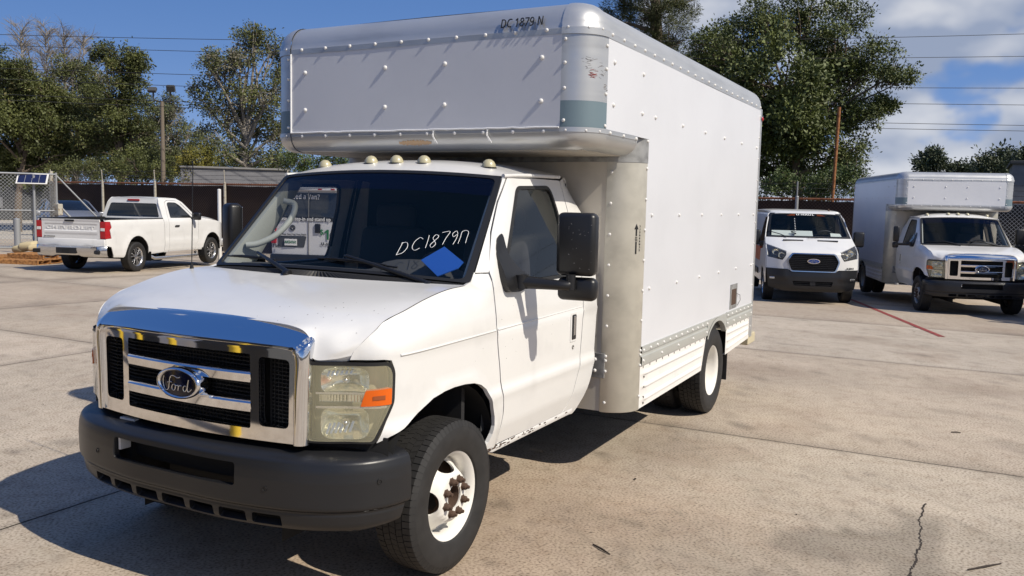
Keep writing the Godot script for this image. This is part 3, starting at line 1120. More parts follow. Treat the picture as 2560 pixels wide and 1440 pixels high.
	for k in 22:
		var y := 0.765 + k * 0.0172
		for xs in [[-0.39, 0.39], [0.43, 0.585], [-0.585, -0.43]]:
			var zz := grille_z((xs[0] + xs[1]) * 0.5, 0.9) - 0.062
			mb.box(Vector3((xs[0] + xs[1]) * 0.5, y, zz - 0.004), Vector3(xs[1] - xs[0], 0.0045, 0.012))
	for k in 60:
		var x := -0.58 + k * 0.02
		if absf(x) > 0.39 and absf(x) < 0.43:
			continue
		mb.box(Vector3(x, 0.95, grille_z(x, 0.9) - 0.068), Vector3(0.003, 0.36, 0.010))
	var mesh_part := part(grille, "grille_mesh", mb, M.black_matte)
	mesh_part.set_meta("kind", "stuff")
	# emblem
	var em := group_node(T, "emblem")
	em.position = Vector3(0, 0.952, 0.775)
	em.scale = Vector3(0.93, 0.93, 1.0)
	mb = MB.new()
	var ring := []
	for k in 48:
		var a := TAU * k / 48.0
		var row := PackedVector3Array()
		for q in [[1.0, -0.03], [1.0, 0.012], [0.96, 0.026], [0.88, 0.030], [0.80, 0.026], [0.77, 0.016]]:
			row.append(Vector3(cos(a) * 0.146 * (1.0 - (1.0 - q[0]) * 0.72), sin(a) * 0.078 * q[0], q[1]))
		ring.append(row)
	mb.grid(ring, true, false, 0.5)
	part(em, "emblem_ring", mb, M.chrome)
	mb = MB.new()
	mb.panel(ellipse(0, 0, 0.125, 0.0625), [], func(u: float, v: float) -> Vector3: return Vector3(u, v, 0.026 - 0.6 * u * u - 1.2 * v * v), Vector2(0.03, 0.02), 0.0, Vector3(0, 0, -1))
	part(em, "emblem_oval", mb, M.emblem_blue)
	mb = MB.new()
	# script lettering drawn with strokes
	for stroke in ford_script():
		var pts := PackedVector3Array()
		for q in stroke:
			pts.append(Vector3(q.x, q.y, 0.029 - 0.6 * q.x * q.x - 1.2 * q.y * q.y))
		mb.tube(spline(pts, 5), 0.0030, 6)
	part(em, "emblem_script", mb, M.chrome_soft)
	# black strip between grille and bumper
	mb = MB.new()
	mb.panel(rect(-0.95, 0.66, 0.95, 0.775), [], func(u: float, v: float) -> Vector3: return Vector3(u, v, 0.655 - 0.16 * u * u), Vector2(0.2, 0.2), 0.0, Vector3(0, 0.7, 0))
	part(T, "front_filler", mb, M.black_matte)

	# headlights
	var hl := rounded(pv([[0.655, 0.752], [0.945, 0.752], [1.032, 0.925], [1.036, 1.062], [1.016, 1.103], [0.66, 1.103]]), [0.01, 0.015, 0.02, 0.03, 0.03, 0.01])
	var hl_in := rounded(pv([[0.664, 0.762], [0.934, 0.762], [1.016, 0.928], [1.019, 1.055], [1.002, 1.088], [0.670, 1.088]]), [0.01, 0.015, 0.02, 0.03, 0.03, 0.01])
	for sg in [1.0, -1.0]:
		var H := group_node(T, "headlight")
		mb = MB.new()
		mb.panel(hl, [hl_in], func(u: float, v: float) -> Vector3: return cab_flat(u, v, 0.004), Vector2(0.05, 0.05), 0.03, inside, sg)
		part(H, "lamp_gasket", mb, M.seal_black)
		mb = MB.new()
		mb.panel(hl_in, [], func(u: float, v: float) -> Vector3: return cab_flat(u, v, 0.008), Vector2(0.04, 0.04), 0.02, inside, sg)
		part(H, "lens", mb, M.lens_clear)
		mb = MB.new()
		mb.panel(hl, [], func(u: float, v: float) -> Vector3: return cab_flat(u, v, -0.075), Vector2(0.05, 0.05), -0.075, inside, sg)
		part(H, "housing", mb, M.lamp_cream)
		# two reflector bowls
		for rb in [[0.815, 1.020, 0.058], [0.815, 0.835, 0.070]]:
			mb = MB.new()
			var rws := []
			for k in 9:
				var f := k / 8.0
				var row := PackedVector3Array()
				for j in 36:
					var a := TAU * j / 36.0
					var cu: float = signf(cos(a)) * pow(absf(cos(a)), 0.55) * 0.105 * (0.12 + 0.88 * f)
					var cv: float = signf(sin(a)) * pow(absf(sin(a)), 0.55) * rb[2] * (0.12 + 0.88 * f)
					var q := cab_flat(rb[0] + cu, rb[1] + cv, -0.072 + 0.055 * f * f)
					q.x *= sg
					row.append(q)
				rws.append(row)
			mb.grid(rws, false, true, 0.9)
			part(H, "reflector", mb, M.lamp_reflector)
			mb = MB.new()
			var c0 := cab_flat(rb[0], rb[1], -0.04)
			c0.x *= sg
			mb.dome(c0, Vector3(0.5 * sg, 0, 0.86), 0.017, 0.03, 10, 4)
			part(H, "bulb", mb, M.chrome_soft)
		for fc in [[0.745, 1.050, 0.016], [0.745, 0.810, 0.026]]:
			mb = MB.new()
			for k in 6:
				var q0 := cab_flat(fc[0] + k * 0.019, fc[1] + 0.002 * k, -0.022)
				q0.x *= sg
				mb.box(q0, Vector3(0.013, fc[2] * 2.0, 0.006), 0.002, Basis(Vector3.UP, 0.45 * sg) * Basis(Vector3.BACK, -0.28 * sg) * Basis(Vector3.RIGHT, -0.5))
			part(H, "lamp_flute", mb, M.lamp_reflector).set_meta("kind", "stuff")
		# turn lamp between the bowls: clear inner part and amber outer part
		mb = MB.new()
		for k in 14:
			var u0 := 0.70 + k * 0.0135
			mb.panel(rect(u0, 0.925, u0 + 0.011, 0.955), [], func(u: float, v: float) -> Vector3: return cab_flat(u, v, -0.03 - 0.02 * absf(sin((u - 0.70) * 233.0))), Vector2(0.004, 0.03), 0.01, inside, sg)
		part(H, "turn_reflector", mb, M.lamp_reflector)
		mb = MB.new()
		mb.panel(rounded(pv([[0.885, 0.915], [1.013, 0.920], [1.015, 0.990], [0.905, 0.982]]), 0.006), [], func(u: float, v: float) -> Vector3: return cab_flat(u, v, 0.0105), Vector2(0.03, 0.03), 0.03, inside, sg)
		part(H, "amber_lamp", mb, M.amber)
		mb = MB.new()
		mb.panel(pv([[0.935, 0.942], [0.985, 0.944], [0.985, 0.962], [0.935, 0.959]]), [], func(u: float, v: float) -> Vector3: return cab_flat(u, v, 0.013), Vector2(0.03, 0.03), 0.004, inside, sg)
		part(H, "amber_bar", mb, M.amber_small)
		mb = MB.new()
		mb.panel(rect(0.69, 0.902, 1.00, 0.912), [], func(u: float, v: float) -> Vector3: return cab_flat(u, v, -0.006), Vector2(0.05, 0.03), 0.03, inside, sg)
		part(H, "lamp_divider", mb, M.chrome_soft)
		mb = MB.new()
		mb.panel(rect(0.69, 0.963, 0.925, 0.972), [], func(u: float, v: float) -> Vector3: return cab_flat(u, v, -0.006), Vector2(0.05, 0.03), 0.03, inside, sg)
		part(H, "lamp_divider", mb, M.chrome_soft)

	# --- bumper
	var opening := rounded(pv([[-0.385, 0.560], [0.385, 0.560], [0.385, 0.660], [-0.385, 0.660]]), 0.018)
	var vents := []
	for k in 7:
		var x := (k - 3) * 0.176
		vents.append(rounded(pv([[x - 0.074, 0.398], [x + 0.074, 0.398], [x + 0.070, 0.448], [x - 0.070, 0.448]]), 0.010))
	var face := pv([[-1.20, 0.475], [-0.6, 0.475], [0, 0.475], [0.6, 0.475], [1.20, 0.475], [1.20, 0.717], [0, 0.717], [-1.20, 0.717]])
	var F_b := func(u: float, v: float) -> Vector3:
		var q := bumper(absf(u), v)
		return Vector3(q.x * signf(u) if u != 0.0 else 0.0, q.y, q.z)
	mb = MB.new()
	mb.panel(face, [opening], F_b, Vector2(0.05, 0.014), 0.03, Vector3(0, 0.55, -0.2))
	var B := part(T, "bumper", mb, M.bumper_grey)
	mb = MB.new()
	mb.panel(pv([[-1.16, 0.40], [-0.85, 0.375], [0, 0.373], [0.85, 0.375], [1.16, 0.40], [1.18, 0.472], [0, 0.472], [-1.18, 0.472]]), vents, F_b, Vector2(0.04, 0.014), 0.03, Vector3(0, 0.55, -0.2))
	part(B, "bumper_valance", mb, M.bumper_grey)
	mb = MB.new()
	mb.panel(rect(-0.40, 0.55, 0.40, 0.67), [], func(u: float, v: float) -> Vector3: return Vector3(u, v, 0.745 - 0.16 * u * u), Vector2(0.2, 0.2), 0.0, Vector3.ZERO)
	mb.panel(rect(-0.66, 0.385, 0.66, 0.46), [], func(u: float, v: float) -> Vector3: return Vector3(u, v, 0.75 - 0.16 * u * u), Vector2(0.2, 0.2), 0.0, Vector3.ZERO)
	part(B, "bumper_backing", mb, M.black_matte)
	mb = MB.new()
	mb.box(Vector3(-0.37, 0.625, 0.79), Vector3(0.015, 0.06, 0.06), 0.003)
	part(B, "bumper_bracket", mb, M.bolt_white)
	for q in [[0.535, 0.565], [-0.535, 0.565], [1.03, 0.60], [-1.03, 0.60]]:
		mb = MB.new()
		var at: Vector3 = F_b.call(q[0], q[1])
		var nb := bump_plan.norm(absf(q[0]))
		mb.lathe(at - Vector3(nb.x * signf(q[0]), 0, nb.y) * 0.003, Vector3(nb.x * signf(q[0]), 0, nb.y), pv([[0.0, 0.013], [0.006, 0.012], [0.006, 0.008], [0.003, 0.007], [0.003, 0.0]]), 14)
		part(B, "bumper_bolt", mb, M.black_plastic)
	if main:
		mb = MB.new()
		mb.box(Vector3(-0.42, 0.716, 0.722), Vector3(0.105, 0.012, 0.03), 0.003)
		part(B, "white_chip", mb, M.bolt_white)

	# --- mirrors
	for sg in [1.0, -1.0]:
		var R := group_node(T, "side_mirror")
		mb = MB.new()
		var sail := rounded(side_poly([[-0.585, 1.635], [-0.520, 1.60], [-0.470, 1.50], [-0.463, 1.385], [-0.487, 1.325], [-0.61, 1.318], [-0.735, 1.345], [-0.72, 1.405], [-0.665, 1.43], [-0.615, 1.48], [-0.592, 1.545]]), 0.03, 3)
		mb.panel(sail, [], func(u: float, v: float) -> Vector3: return cab(u, v) + Vector3(0.035 - 0.06 * clampf((v - 1.42) / 0.2, 0.0, 0.5), 0, 0), Vector2(0.04, 0.04), 0.05, inside, sg)
		part(R, "mirror_base", mb, M.black_plastic)
		mb = MB.new()
		mb.tube(p3([[0.985 * sg, 1.370, -0.63], [1.03 * sg, 1.368, -0.64], [1.18 * sg, 1.362, -0.665], [1.235 * sg, 1.362, -0.68], [1.250 * sg, 1.375, -0.71]]), [0.040, 0.034, 0.027, 0.027, 0.022], 12)
		mb.rod(Vector3(0.985 * sg, 1.335, -0.63), Vector3(0.985 * sg, 1.408, -0.63), 0.042, 14)
		mb.rod(Vector3(1.245 * sg, 1.34, -0.695), Vector3(1.245 * sg, 1.42, -0.695), 0.026, 12)
		part(R, "mirror_arm", mb, M.black_plastic)
		var b := Basis(Vector3.UP, 0.10 if sg > 0.0 else -0.30)
		mb = MB.new()
		var mw := 0.218 if sg > 0.0 else 0.125
		rounded_box(mb, Vector3(1.252 * sg, 1.578, -0.755), Vector3(mw, 0.335, 0.10), 0.035, b)
		part(R, "mirror_head", mb, M.black_plastic)
		mb = MB.new()
		rounded_box(mb, Vector3(1.258 * sg, 1.340, -0.760), Vector3(mw, 0.125, 0.085), 0.035, b)
		part(R, "spotter_mirror_head", mb, M.black_plastic)
		mb = MB.new()
		mb.box(Vector3(1.252 * sg, 1.578, -0.755) + b * Vector3(0, 0, -0.052), Vector3(mw - 0.038, 0.29, 0.006), 0.002, b)
		mb.box(Vector3(1.258 * sg, 1.340, -0.760) + b * Vector3(0, 0, -0.045), Vector3(mw - 0.038, 0.09, 0.006), 0.002, b)
		part(R, "mirror_glass", mb, M.mirror_glass)
		if main and sg > 0.0:
			mb = MB.new()
			var rng := RandomNumberGenerator.new()
			rng.seed = 5
			for k in 20:
				var q := Vector3(rng.randf_range(-0.07, 0.095), rng.randf_range(-0.14, 0.12), 0.0502)
				var s := rng.randf_range(0.001, 0.0035)
				mb.box(Vector3(1.252, 1.578, -0.755) + b * q, Vector3(s * rng.randf_range(1, 3), s * 0.7, 0.0008), 0.0, b * Basis(Vector3.BACK, rng.randf() * 3.0))
			part(R, "mirror_scuff", mb, M.scrape_grey).set_meta("kind", "stuff")

	# --- wheels, chassis
	rim_m = M.wheel_white if main else M.bolt_steel  # second truck: darker rim metal stands in for the shade on its wheels
	front_wheel(T, Vector3(0.868, 0.372, 0.0), 1.0)
	front_wheel(T, Vector3(-0.868, 0.372, 0.0), -1.0)
	rear_wheel(T, Vector3(1.070, 0.372, -3.955), 1.0)
	rear_wheel(T, Vector3(-1.070, 0.372, -3.955), -1.0)
	mb = MB.new()
	mb.box(Vector3(0.42, 0.56, -2.2), Vector3(0.09, 0.18, 5.9))
	mb.box(Vector3(-0.42, 0.56, -2.2), Vector3(0.09, 0.18, 5.9))
	mb.rod(Vector3(-0.85, 0.38, -3.955), Vector3(0.85, 0.38, -3.955), 0.07, 10)
	mb.lathe(Vector3(-0.17, 0.38, -3.955), Vector3.RIGHT, pv([[0.0, 0.0], [0.02, 0.12], [0.17, 0.17], [0.32, 0.12], [0.34, 0.0]]), 14)
	mb.rod(Vector3(-0.85, 0.34, 0.0), Vector3(0.85, 0.34, 0.0), 0.06, 8)
	mb.box(Vector3(0, 0.55, 0.1), Vector3(0.7, 0.4, 0.9))
	mb.box(Vector3(0, 0.42, -1.0), Vector3(0.5, 0.16, 1.3))
	part(T, "chassis", mb, M.black_matte)
	for sg in [1.0, -1.0]:
		# wheel wells
		mb = MB.new()
		var wr := []
		for k in 15:
			var a := PI * k / 14.0
			wr.append(PackedVector3Array([Vector3(0.955 * sg, 0.55 + 0.38 * sin(a), 0.06 + 0.46 * cos(a)), Vector3(0.42 * sg, 0.55 + 0.40 * sin(a), 0.06 + 0.48 * cos(a))]))
		mb.grid(wr, false, false, 0.3)
		mb.flat(Vector3(0.45 * sg, 0.25, 0.62), Vector3(0.45 * sg, 1.0, 0.62), Vector3(0.45 * sg, 1.0, -0.60), Vector3(0.45 * sg, 0.25, -0.60))
		mb.flat(Vector3(0.45 * sg, 0.50, -0.42), Vector3(0.45 * sg, 1.0, -0.42), Vector3(0.93 * sg, 1.0, -0.42), Vector3(0.93 * sg, 0.50, -0.42))
		part(T, "front_wheel_well", mb, M.black_matte)

	# --- inside of the cab
	mb = MB.new()
	mb.box(Vector3(0, 0.60, -0.95), Vector3(1.8, 0.03, 1.5))
	mb.box(Vector3(0, 1.0, -0.22), Vector3(1.76, 0.75, 0.03))
	mb.flat(Vector3(-0.9, 0.6, -1.66), Vector3(0.9, 0.6, -1.66), Vector3(0.78, 1.92, -1.62), Vector3(-0.78, 1.92, -1.62))
	part(T, "cab_floor", mb, M.interior_dark)
	mb = MB.new()
	var hr := []
	for r in rf:
		var row := PackedVector3Array()
		for j in range(0, r.size(), 2):
			row.append(Vector3(r[j].x * 0.985, r[j].y - 0.035, r[j].z - 0.01))
		hr.append(row)
	mb.grid(hr, false, false, 0.3)
	part(T, "headliner", mb, M.interior_dark)
	mb = MB.new()
	var dash := []
	for q in [[1.372, -0.30], [1.395, -0.42], [1.39, -0.55], [1.36, -0.66], [1.28, -0.70], [1.10, -0.68], [0.95, -0.60]]:
		var row := PackedVector3Array()
		for k in 21:
			var x := lerpf(-0.86, 0.86, k / 20.0)
			var hump := 0.075 * exp(-pow((x - 0.42) / 0.22, 4.0)) if q[0] > 1.2 and q[1] < -0.35 else 0.0
			row.append(Vector3(x, q[0] + hump, q[1] + 0.03 * (1.0 - x * x)))
		dash.append(row)
	mb.grid(dash, false, false, 0.4)
	part(T, "dashboard", mb, M.interior_grey)
	for sx in [0.42, -0.42]:
		var S := group_node(T, "seat")
		mb = MB.new()
		rounded_box(mb, Vector3(sx, 0.92, -1.08), Vector3(0.52, 0.18, 0.52), 0.06)
		part(S, "seat_cushion", mb, M.seat_cloth)
		mb = MB.new()
		rounded_box(mb, Vector3(sx, 1.28, -1.38), Vector3(0.50, 0.66, 0.16), 0.06, Basis(Vector3.RIGHT, -0.2))
		part(S, "seat_back", mb, M.seat_cloth)
		mb = MB.new()
		rounded_box(mb, Vector3(sx, 1.68, -1.45), Vector3(0.30, 0.17, 0.11), 0.045, Basis(Vector3.RIGHT, -0.12))
		part(S, "headrest", mb, M.seat_cloth)
	mb = MB.new()
	var wheel_pts := PackedVector3Array()
	var wb := Basis(Vector3.RIGHT, 0.55)
	for k in 33:
		var a := TAU * k / 32.0
		wheel_pts.append(Vector3(0.42, 1.33, -0.80) + wb * Vector3(cos(a) * 0.19, sin(a) * 0.19, 0))
	mb.tube(wheel_pts, 0.014, 8, false)
	mb.rod(Vector3(0.23, 1.33, -0.80), Vector3(0.61, 1.33, -0.80), 0.018)
	mb.rod(Vector3(0.42, 1.33, -0.80), Vector3(0.42, 1.2, -0.6), 0.03)
	part(T, "steering_wheel", mb, M.interior_dark)
	for sg in [1.0, -1.0]:
		# trimmed inner pillar with its grab handle
		mb = MB.new()
		var tr := []
		for k in 7:
			var t := k / 6.0
			var a := ws_pt(0.93 * sg, lerpf(-0.1, 0.95, t)) + Vector3(0, 0, -0.03)
			tr.append(PackedVector3Array([a + Vector3(0.03 * sg, 0, 0), a, a + Vector3(-0.012 * sg, -0.01, -0.09 - 0.10 * (1.0 - t)), a + Vector3(0.03 * sg, -0.01, -0.15 - 0.14 * (1.0 - t))]))
		mb.grid(tr, false, false, 0.4)
		part(T, "pillar_trim", mb, M.interior_light)
		if sg > 0.0 or not main:
			continue
		mb = MB.new()
		var hp := PackedVector3Array()
		for q in [[0.70, -0.045, -0.02], [0.66, -0.11, -0.07], [0.50, -0.15, -0.09], [0.32, -0.13, -0.09], [0.22, -0.07, -0.06], [0.20, -0.02, -0.02]]:
			var a := ws_pt(0.93 * sg, q[0])
			hp.append(a + Vector3(q[1] * sg, 0, q[2] - 0.04))
		mb.tube(spline(hp, 4), 0.019, 10)
		part(T, "grab_handle", mb, M.interior_light)

	cargo_box(T, main)
	if main:
		var crng := RandomNumberGenerator.new()
		crng.seed = 21
		mb = MB.new()
		for k in 26:
			var rr: PackedVector3Array = half[crng.randi_range(3, 24)]
			var q: Vector3 = rr[crng.randi_range(6, rr.size() - 8)]
			mb.dome(q + Vector3(0, 0.0005, 0), Vector3(0, 0.9, 0.4).normalized(), crng.randf_range(0.0012, 0.0035), 0.0006, 6, 2)
		for k in 16:
			var q := cab(SZ - crng.randf_range(-1.3, 0.4), crng.randf_range(0.95, 1.25))
			mb.dome(q, Vector3.RIGHT, crng.randf_range(0.0012, 0.003), 0.0006, 6, 2)
		part(T, "paint_chip", mb, M.scrape_grey).set_meta("kind", "stuff")
		mb = MB.new()
		for k in 46:
			var z := -0.34 - pow(crng.randf(), 1.6) * 1.05
			mb.box(Vector3(0.9465, 0.500 + crng.randf_range(-0.010, 0.010), z), Vector3(0.004, crng.randf_range(0.002, 0.007), crng.randf_range(0.006, 0.035)), 0.0)
		part(T, "rust_spot", mb, M.rust).set_meta("kind", "stuff")

		# aerial on the far fender
		var A := group_node(T, "aerial")
		mb = MB.new()
		mb.lathe(Vector3(-0.87, 1.335, -0.07), Vector3.UP, pv([[0.0, 0.034], [0.012, 0.030], [0.02, 0.016], [0.045, 0.010], [0.07, 0.006], [0.07, 0.0]]), 16)
		part(A, "aerial_base", mb, M.black_plastic)
		mb = MB.new()
		mb.rod(Vector3(-0.87, 1.38, -0.07), Vector3(-0.865, 1.99, -0.085), 0.0028, 6)
		part(A, "aerial_mast", mb, M.black_plastic)
		# chalk marks on the glass
		mb = MB.new()
		for s in chalk_script():
			var pts := PackedVector3Array()
			for q in s:
				pts.append(ws_pt(q.x, q.y) + Vector3(0, 0.004, 0.005))
			mb.tube(spline(pts, 4), 0.0015, 5)
		part(T, "chalk_lettering", mb, M.chalk)
	return T

func cab_flat(u: float, v: float, o: float) -> Vector3:
	var p := body_plan.pos(u)
	var nn := body_plan.norm(u)
	return Vector3(p.x + nn.x * o, v, p.y + nn.y * o)

func rounded_box(mb: MB, ctr: Vector3, size: Vector3, r: float, b := Basis.IDENTITY) -> void:
	# an evenly rounded box as a lattice over a sphere pushed out to the corners
	var h := size * 0.5 - Vector3.ONE * r
	h = h.max(Vector3.ONE * 0.001)
	var rows := []
	for i in 13:
		var t := PI * (float(i) / 12.0 - 0.5)
		var row := PackedVector3Array()
		for j in 24:
			var a := TAU * (j + 0.5) / 24.0
			var d := Vector3(cos(a) * cos(t), sin(t), sin(a) * cos(t))
			var sy := signf(d.y) if absf(d.y) > 0.01 else 0.0
			row.append(ctr + b * (d * r + Vector3(signf(d.x) * h.x, sy * h.y, signf(d.z) * h.z)))
		rows.append(row)
	mb.grid(rows, false, true, 0.55)
	mb.fan(rows[0], -b.y)
	mb.fan(rows[12], b.y)

func ford_script() -> Array:
	var k := 0.0105
	var out := []
	var raw := [
		[[-8.2, 2.6], [-8.8, 0.6], [-8.4, -2.2], [-7.0, -3.6], [-5.2, -2.8], [-4.6, -0.6], [-4.2, 1.8], [-3.4, 3.0], [-1.6, 3.2], [0.6, 2.6], [2.4, 3.0]],
		[[-5.6, 0.0], [-4.0, 0.4], [-2.6, 0.2]],
		[[-1.6, -0.4], [-2.6, -1.2], [-2.8, -2.6], [-1.8, -3.2], [-0.8, -2.4], [-0.6, -1.0], [-1.2, -0.4], [0.2, -0.9], [1.0, -0.6]],
		[[1.0, -0.6], [1.2, -1.6], [0.9, -3.0], [1.4, -1.4], [2.4, -0.6], [3.0, -1.0]],
		[[6.0, -0.8], [4.8, -0.6], [4.0, -1.8], [4.4, -3.0], [5.4, -2.8], [6.2, -1.4], [7.0, 2.2], [6.4, -1.6], [6.6, -3.0], [7.8, -2.6], [8.8, -1.6]]]
	for s in raw:
		var line := PackedVector2Array()
		for q in s:
			line.append(Vector2(q[0], q[1]) * k * 1.05)
		out.append(line)
	return out

# D C 1 8 7 9 n in shaky hand lettering, in the windshield's own (across, up)
func chalk_script() -> Array:
	var glyph := [
		[[[0.0, 0.0], [0.05, 1.0]], [[-0.05, 0.92], [0.45, 0.95], [0.72, 0.55], [0.5, 0.15], [0.05, 0.03]]],
		[[[0.75, 0.85], [0.4, 1.0], [0.05, 0.7], [0.05, 0.25], [0.4, 0.0], [0.8, 0.15]]],
		[[[0.2, 1.0], [0.3, 0.5], [0.35, 0.0]]],
		[[[0.6, 0.9], [0.3, 1.0], [0.15, 0.75], [0.4, 0.5], [0.62, 0.25], [0.4, 0.0], [0.15, 0.2], [0.4, 0.52], [0.62, 0.78], [0.55, 0.95]]],
		[[[0.0, 0.95], [0.35, 1.0], [0.72, 0.98], [0.55, 0.5], [0.45, 0.0]]],
		[[[0.62, 0.75], [0.4, 1.0], [0.12, 0.8], [0.3, 0.55], [0.6, 0.72], [0.62, 0.35], [0.5, -0.05]]],
		[[[0.08, 0.0], [0.1, 0.5], [0.08, 0.9], [0.4, 1.0], [0.7, 0.85], [0.72, 0.4], [0.75, 0.0]]]]
	var at := [0.505, 0.580, 0.645, 0.680, 0.735, 0.795, 0.852]
	var base := [0.165, 0.215, 0.245, 0.255, 0.290, 0.305, 0.318]
	var out := []
	for k in 7:
		for s in glyph[k]:
			var line := PackedVector2Array()
			for q in s:
				line.append(Vector2(at[k] + q[0] * 0.066, base[k] + q[1] * 0.120 + q[0] * 0.016))
			out.append(line)
	return out

# ---------------------------------------------------------------- the cargo box
func cargo_box(T: Node3D, main: bool) -> void:
	var W := 1.193
	var R := 0.198
	var zF := -1.0435
	var zf := zF - R
	var zr := -5.234
	var zp := -1.983
	var yT := 2.742
	var yA := 2.221
	var yB := 0.851
	var mb: MB
	var rv := MB.new()      # rivets, all of them
	var rb := 0.155
	# white skins
	for sg in [1.0, -1.0]:
		mb = MB.new()
		var skin := pv([[zf, yA], [zf, yT], [zr, yT], [zr, yB], [zp, yB], [zp, yA]])
		mb.panel(skin, [], func(u: float, v: float) -> Vector3: return Vector3(W + 0.004 + 0.0015 * sin(u * 2.1) * sin(v * 2.7), v, u), Vector2(0.25, 0.25), 0.008, Vector3(0, 1.5, -3), sg)
		part(T, "side_panel", mb, M.panel_white)
	mb = MB.new()
	var Ff := func(u: float, v: float) -> Vector3: return Vector3(u, v, zF + 0.004 + 0.002 * sin(u * 3.1) * sin(v * 5.0))
	mb.panel(rect(-(W - R), yA, W - R, yT), [], Ff, Vector2(0.2, 0.2), 0.008, Vector3(0, 1.5, -3))
	part(T, "attic_panel", mb, M.panel_white)
	# roof skin
	mb = MB.new()
	var rows := []
	for k in 9:
		var x := lerpf(-(W - rb), W - rb, k / 8.0)
		var row := PackedVector3Array()
		for z in [zF - rb - 0.02, -2.5, -4.0, zr - 0.04]:
			row.append(Vector3(x, 2.930 + 0.015 * (1.0 - pow(x / W, 2.0)), z))
		rows.append(row)
	mb.grid(rows)
	part(T, "box_roof", mb, M.aluminium_dull)
	# top rails: flange, then a quarter round
	var prof := PackedVector2Array([Vector2(0.006, yT - 0.004), Vector2(0.006, 2.772)])
	for k in 9:
		var a := PI * 0.5 * k / 8.0
		prof.append(Vector2(0.002 - rb * (1.0 - cos(a)), 2.776 + 0.155 * sin(a)))
	prof.append(Vector2(-0.30, 2.938))
	for sg in [1.0, -1.0]:
		mb = MB.new()
		var path := []
		for k in 14:
			path.append([Vector3(W * sg, 0, lerpf(zf, zr, k / 13.0)), Vector3(sg, 0, 0)])
		rail(mb, path, prof)
		part(T, "top_side_rail", mb, M.aluminium)
		mb = MB.new()
		var ends := []
		for k in 9:
			var th := PI * 0.5 * k / 8.0
			var row := PackedVector3Array()
			for p in prof:
				var hh := maxf(p.y - 2.776, 0.0)
				row.append(Vector3((W + p.x) * sg, minf(p.y, 2.776) + hh * cos(th), zr - hh * 0.62 * sin(th)))
			ends.append(row)
		mb.grid(ends, false, false, 0.5)
		part(T, "rear_corner_cap", mb, M.aluminium)
	mb = MB.new()
	var path2 := []
	for k in 12:
		path2.append([Vector3(lerpf(-(W - R), W - R, k / 11.0), 0, zF), Vector3(0, 0, 1)])
	rail(mb, path2, prof)
	var front_rail := part(T, "top_front_rail", mb, M.aluminium)
	# bottom rails of the attic
	var prof2 := PackedVector2Array([Vector2(0.006, yA + 0.002), Vector2(0.006, 2.198)])
	for k in 9:
		var a := PI * 0.5 * k / 8.0
		prof2.append(Vector2(0.002 - 0.11 * (1.0 - cos(a)), 2.196 - 0.094 * sin(a)))
	for sg in [1.0, -1.0]:
		mb = MB.new()
		var path := []
		for k in 6:
			path.append([Vector3(W * sg, 0, lerpf(zf, -1.775, k / 5.0)), Vector3(sg, 0, 0)])
		rail(mb, path, prof2)
		part(T, "attic_side_rail", mb, M.aluminium)
	mb = MB.new()
	rail(mb, path2, prof2)
	var low_rail := part(T, "attic_front_rail", mb, M.aluminium)
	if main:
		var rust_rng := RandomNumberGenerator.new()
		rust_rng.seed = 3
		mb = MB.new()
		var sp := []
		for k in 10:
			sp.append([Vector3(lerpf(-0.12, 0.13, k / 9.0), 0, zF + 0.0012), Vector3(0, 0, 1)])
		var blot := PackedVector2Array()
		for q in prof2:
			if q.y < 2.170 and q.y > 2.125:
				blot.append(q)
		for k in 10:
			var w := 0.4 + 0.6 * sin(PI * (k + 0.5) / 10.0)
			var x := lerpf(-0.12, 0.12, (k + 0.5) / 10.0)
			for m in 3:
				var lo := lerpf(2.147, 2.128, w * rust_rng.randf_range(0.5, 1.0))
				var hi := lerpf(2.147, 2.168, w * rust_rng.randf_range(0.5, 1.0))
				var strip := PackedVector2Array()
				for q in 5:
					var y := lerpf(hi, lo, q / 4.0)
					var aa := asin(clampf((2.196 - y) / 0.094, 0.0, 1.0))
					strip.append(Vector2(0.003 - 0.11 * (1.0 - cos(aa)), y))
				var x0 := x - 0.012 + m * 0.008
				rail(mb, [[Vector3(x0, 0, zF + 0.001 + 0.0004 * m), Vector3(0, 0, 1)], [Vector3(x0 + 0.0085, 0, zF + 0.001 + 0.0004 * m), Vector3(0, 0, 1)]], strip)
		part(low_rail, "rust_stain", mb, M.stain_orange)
	# rounded corners: cast caps above and below, rolled posts between
	for sg in [1.0, -1.0]:
		var cx: float = (W - R) * sg
		var arc := []
		for k in 13:
			var a := PI * 0.5 * k / 12.0
			arc.append([Vector3(cx, 0, zf) + Vector3(sin(a) * sg, 0, cos(a)) * R, Vector3(sin(a) * sg, 0, cos(a))])
		var cap := PackedVector2Array()
		for q in prof:
			cap.append(Vector2(maxf(q.x, -R + 0.002) + 0.005, q.y + 0.004 if q.y > 2.75 else q.y))
		mb = MB.new()
		rail(mb, arc, cap)
		part(T, "corner_cap", mb, M.aluminium)
		var cap2 := PackedVector2Array()
		for q in prof2:
			cap2.append(Vector2(q.x + 0.005, q.y - 0.002 if q.y < 2.2 else q.y))
		cap2.append(Vector2(-R + 0.002, 2.098))
		mb = MB.new()
		rail(mb, arc, cap2)
		part(T, "attic_corner_cap", mb, M.aluminium)
		mb = MB.new()
		rail(mb, arc, pv([[0.004, 2.371], [0.004, yT]]))
		part(T, "corner_post", mb, M.aluminium)
		mb = MB.new()
		rail(mb, arc, pv([[0.004, yA], [0.004, 2.3715]]))
		part(T, "corner_post_band", mb, M.band_blue)
		# lower post beside the cab
		var arc2 := []
		for k in 13:
			var a := PI * 0.5 * k / 12.0
			arc2.append([Vector3(cx, 0, zp) + Vector3(sin(a) * sg, 0, cos(a)) * R, Vector3(sin(a) * sg, 0, cos(a))])
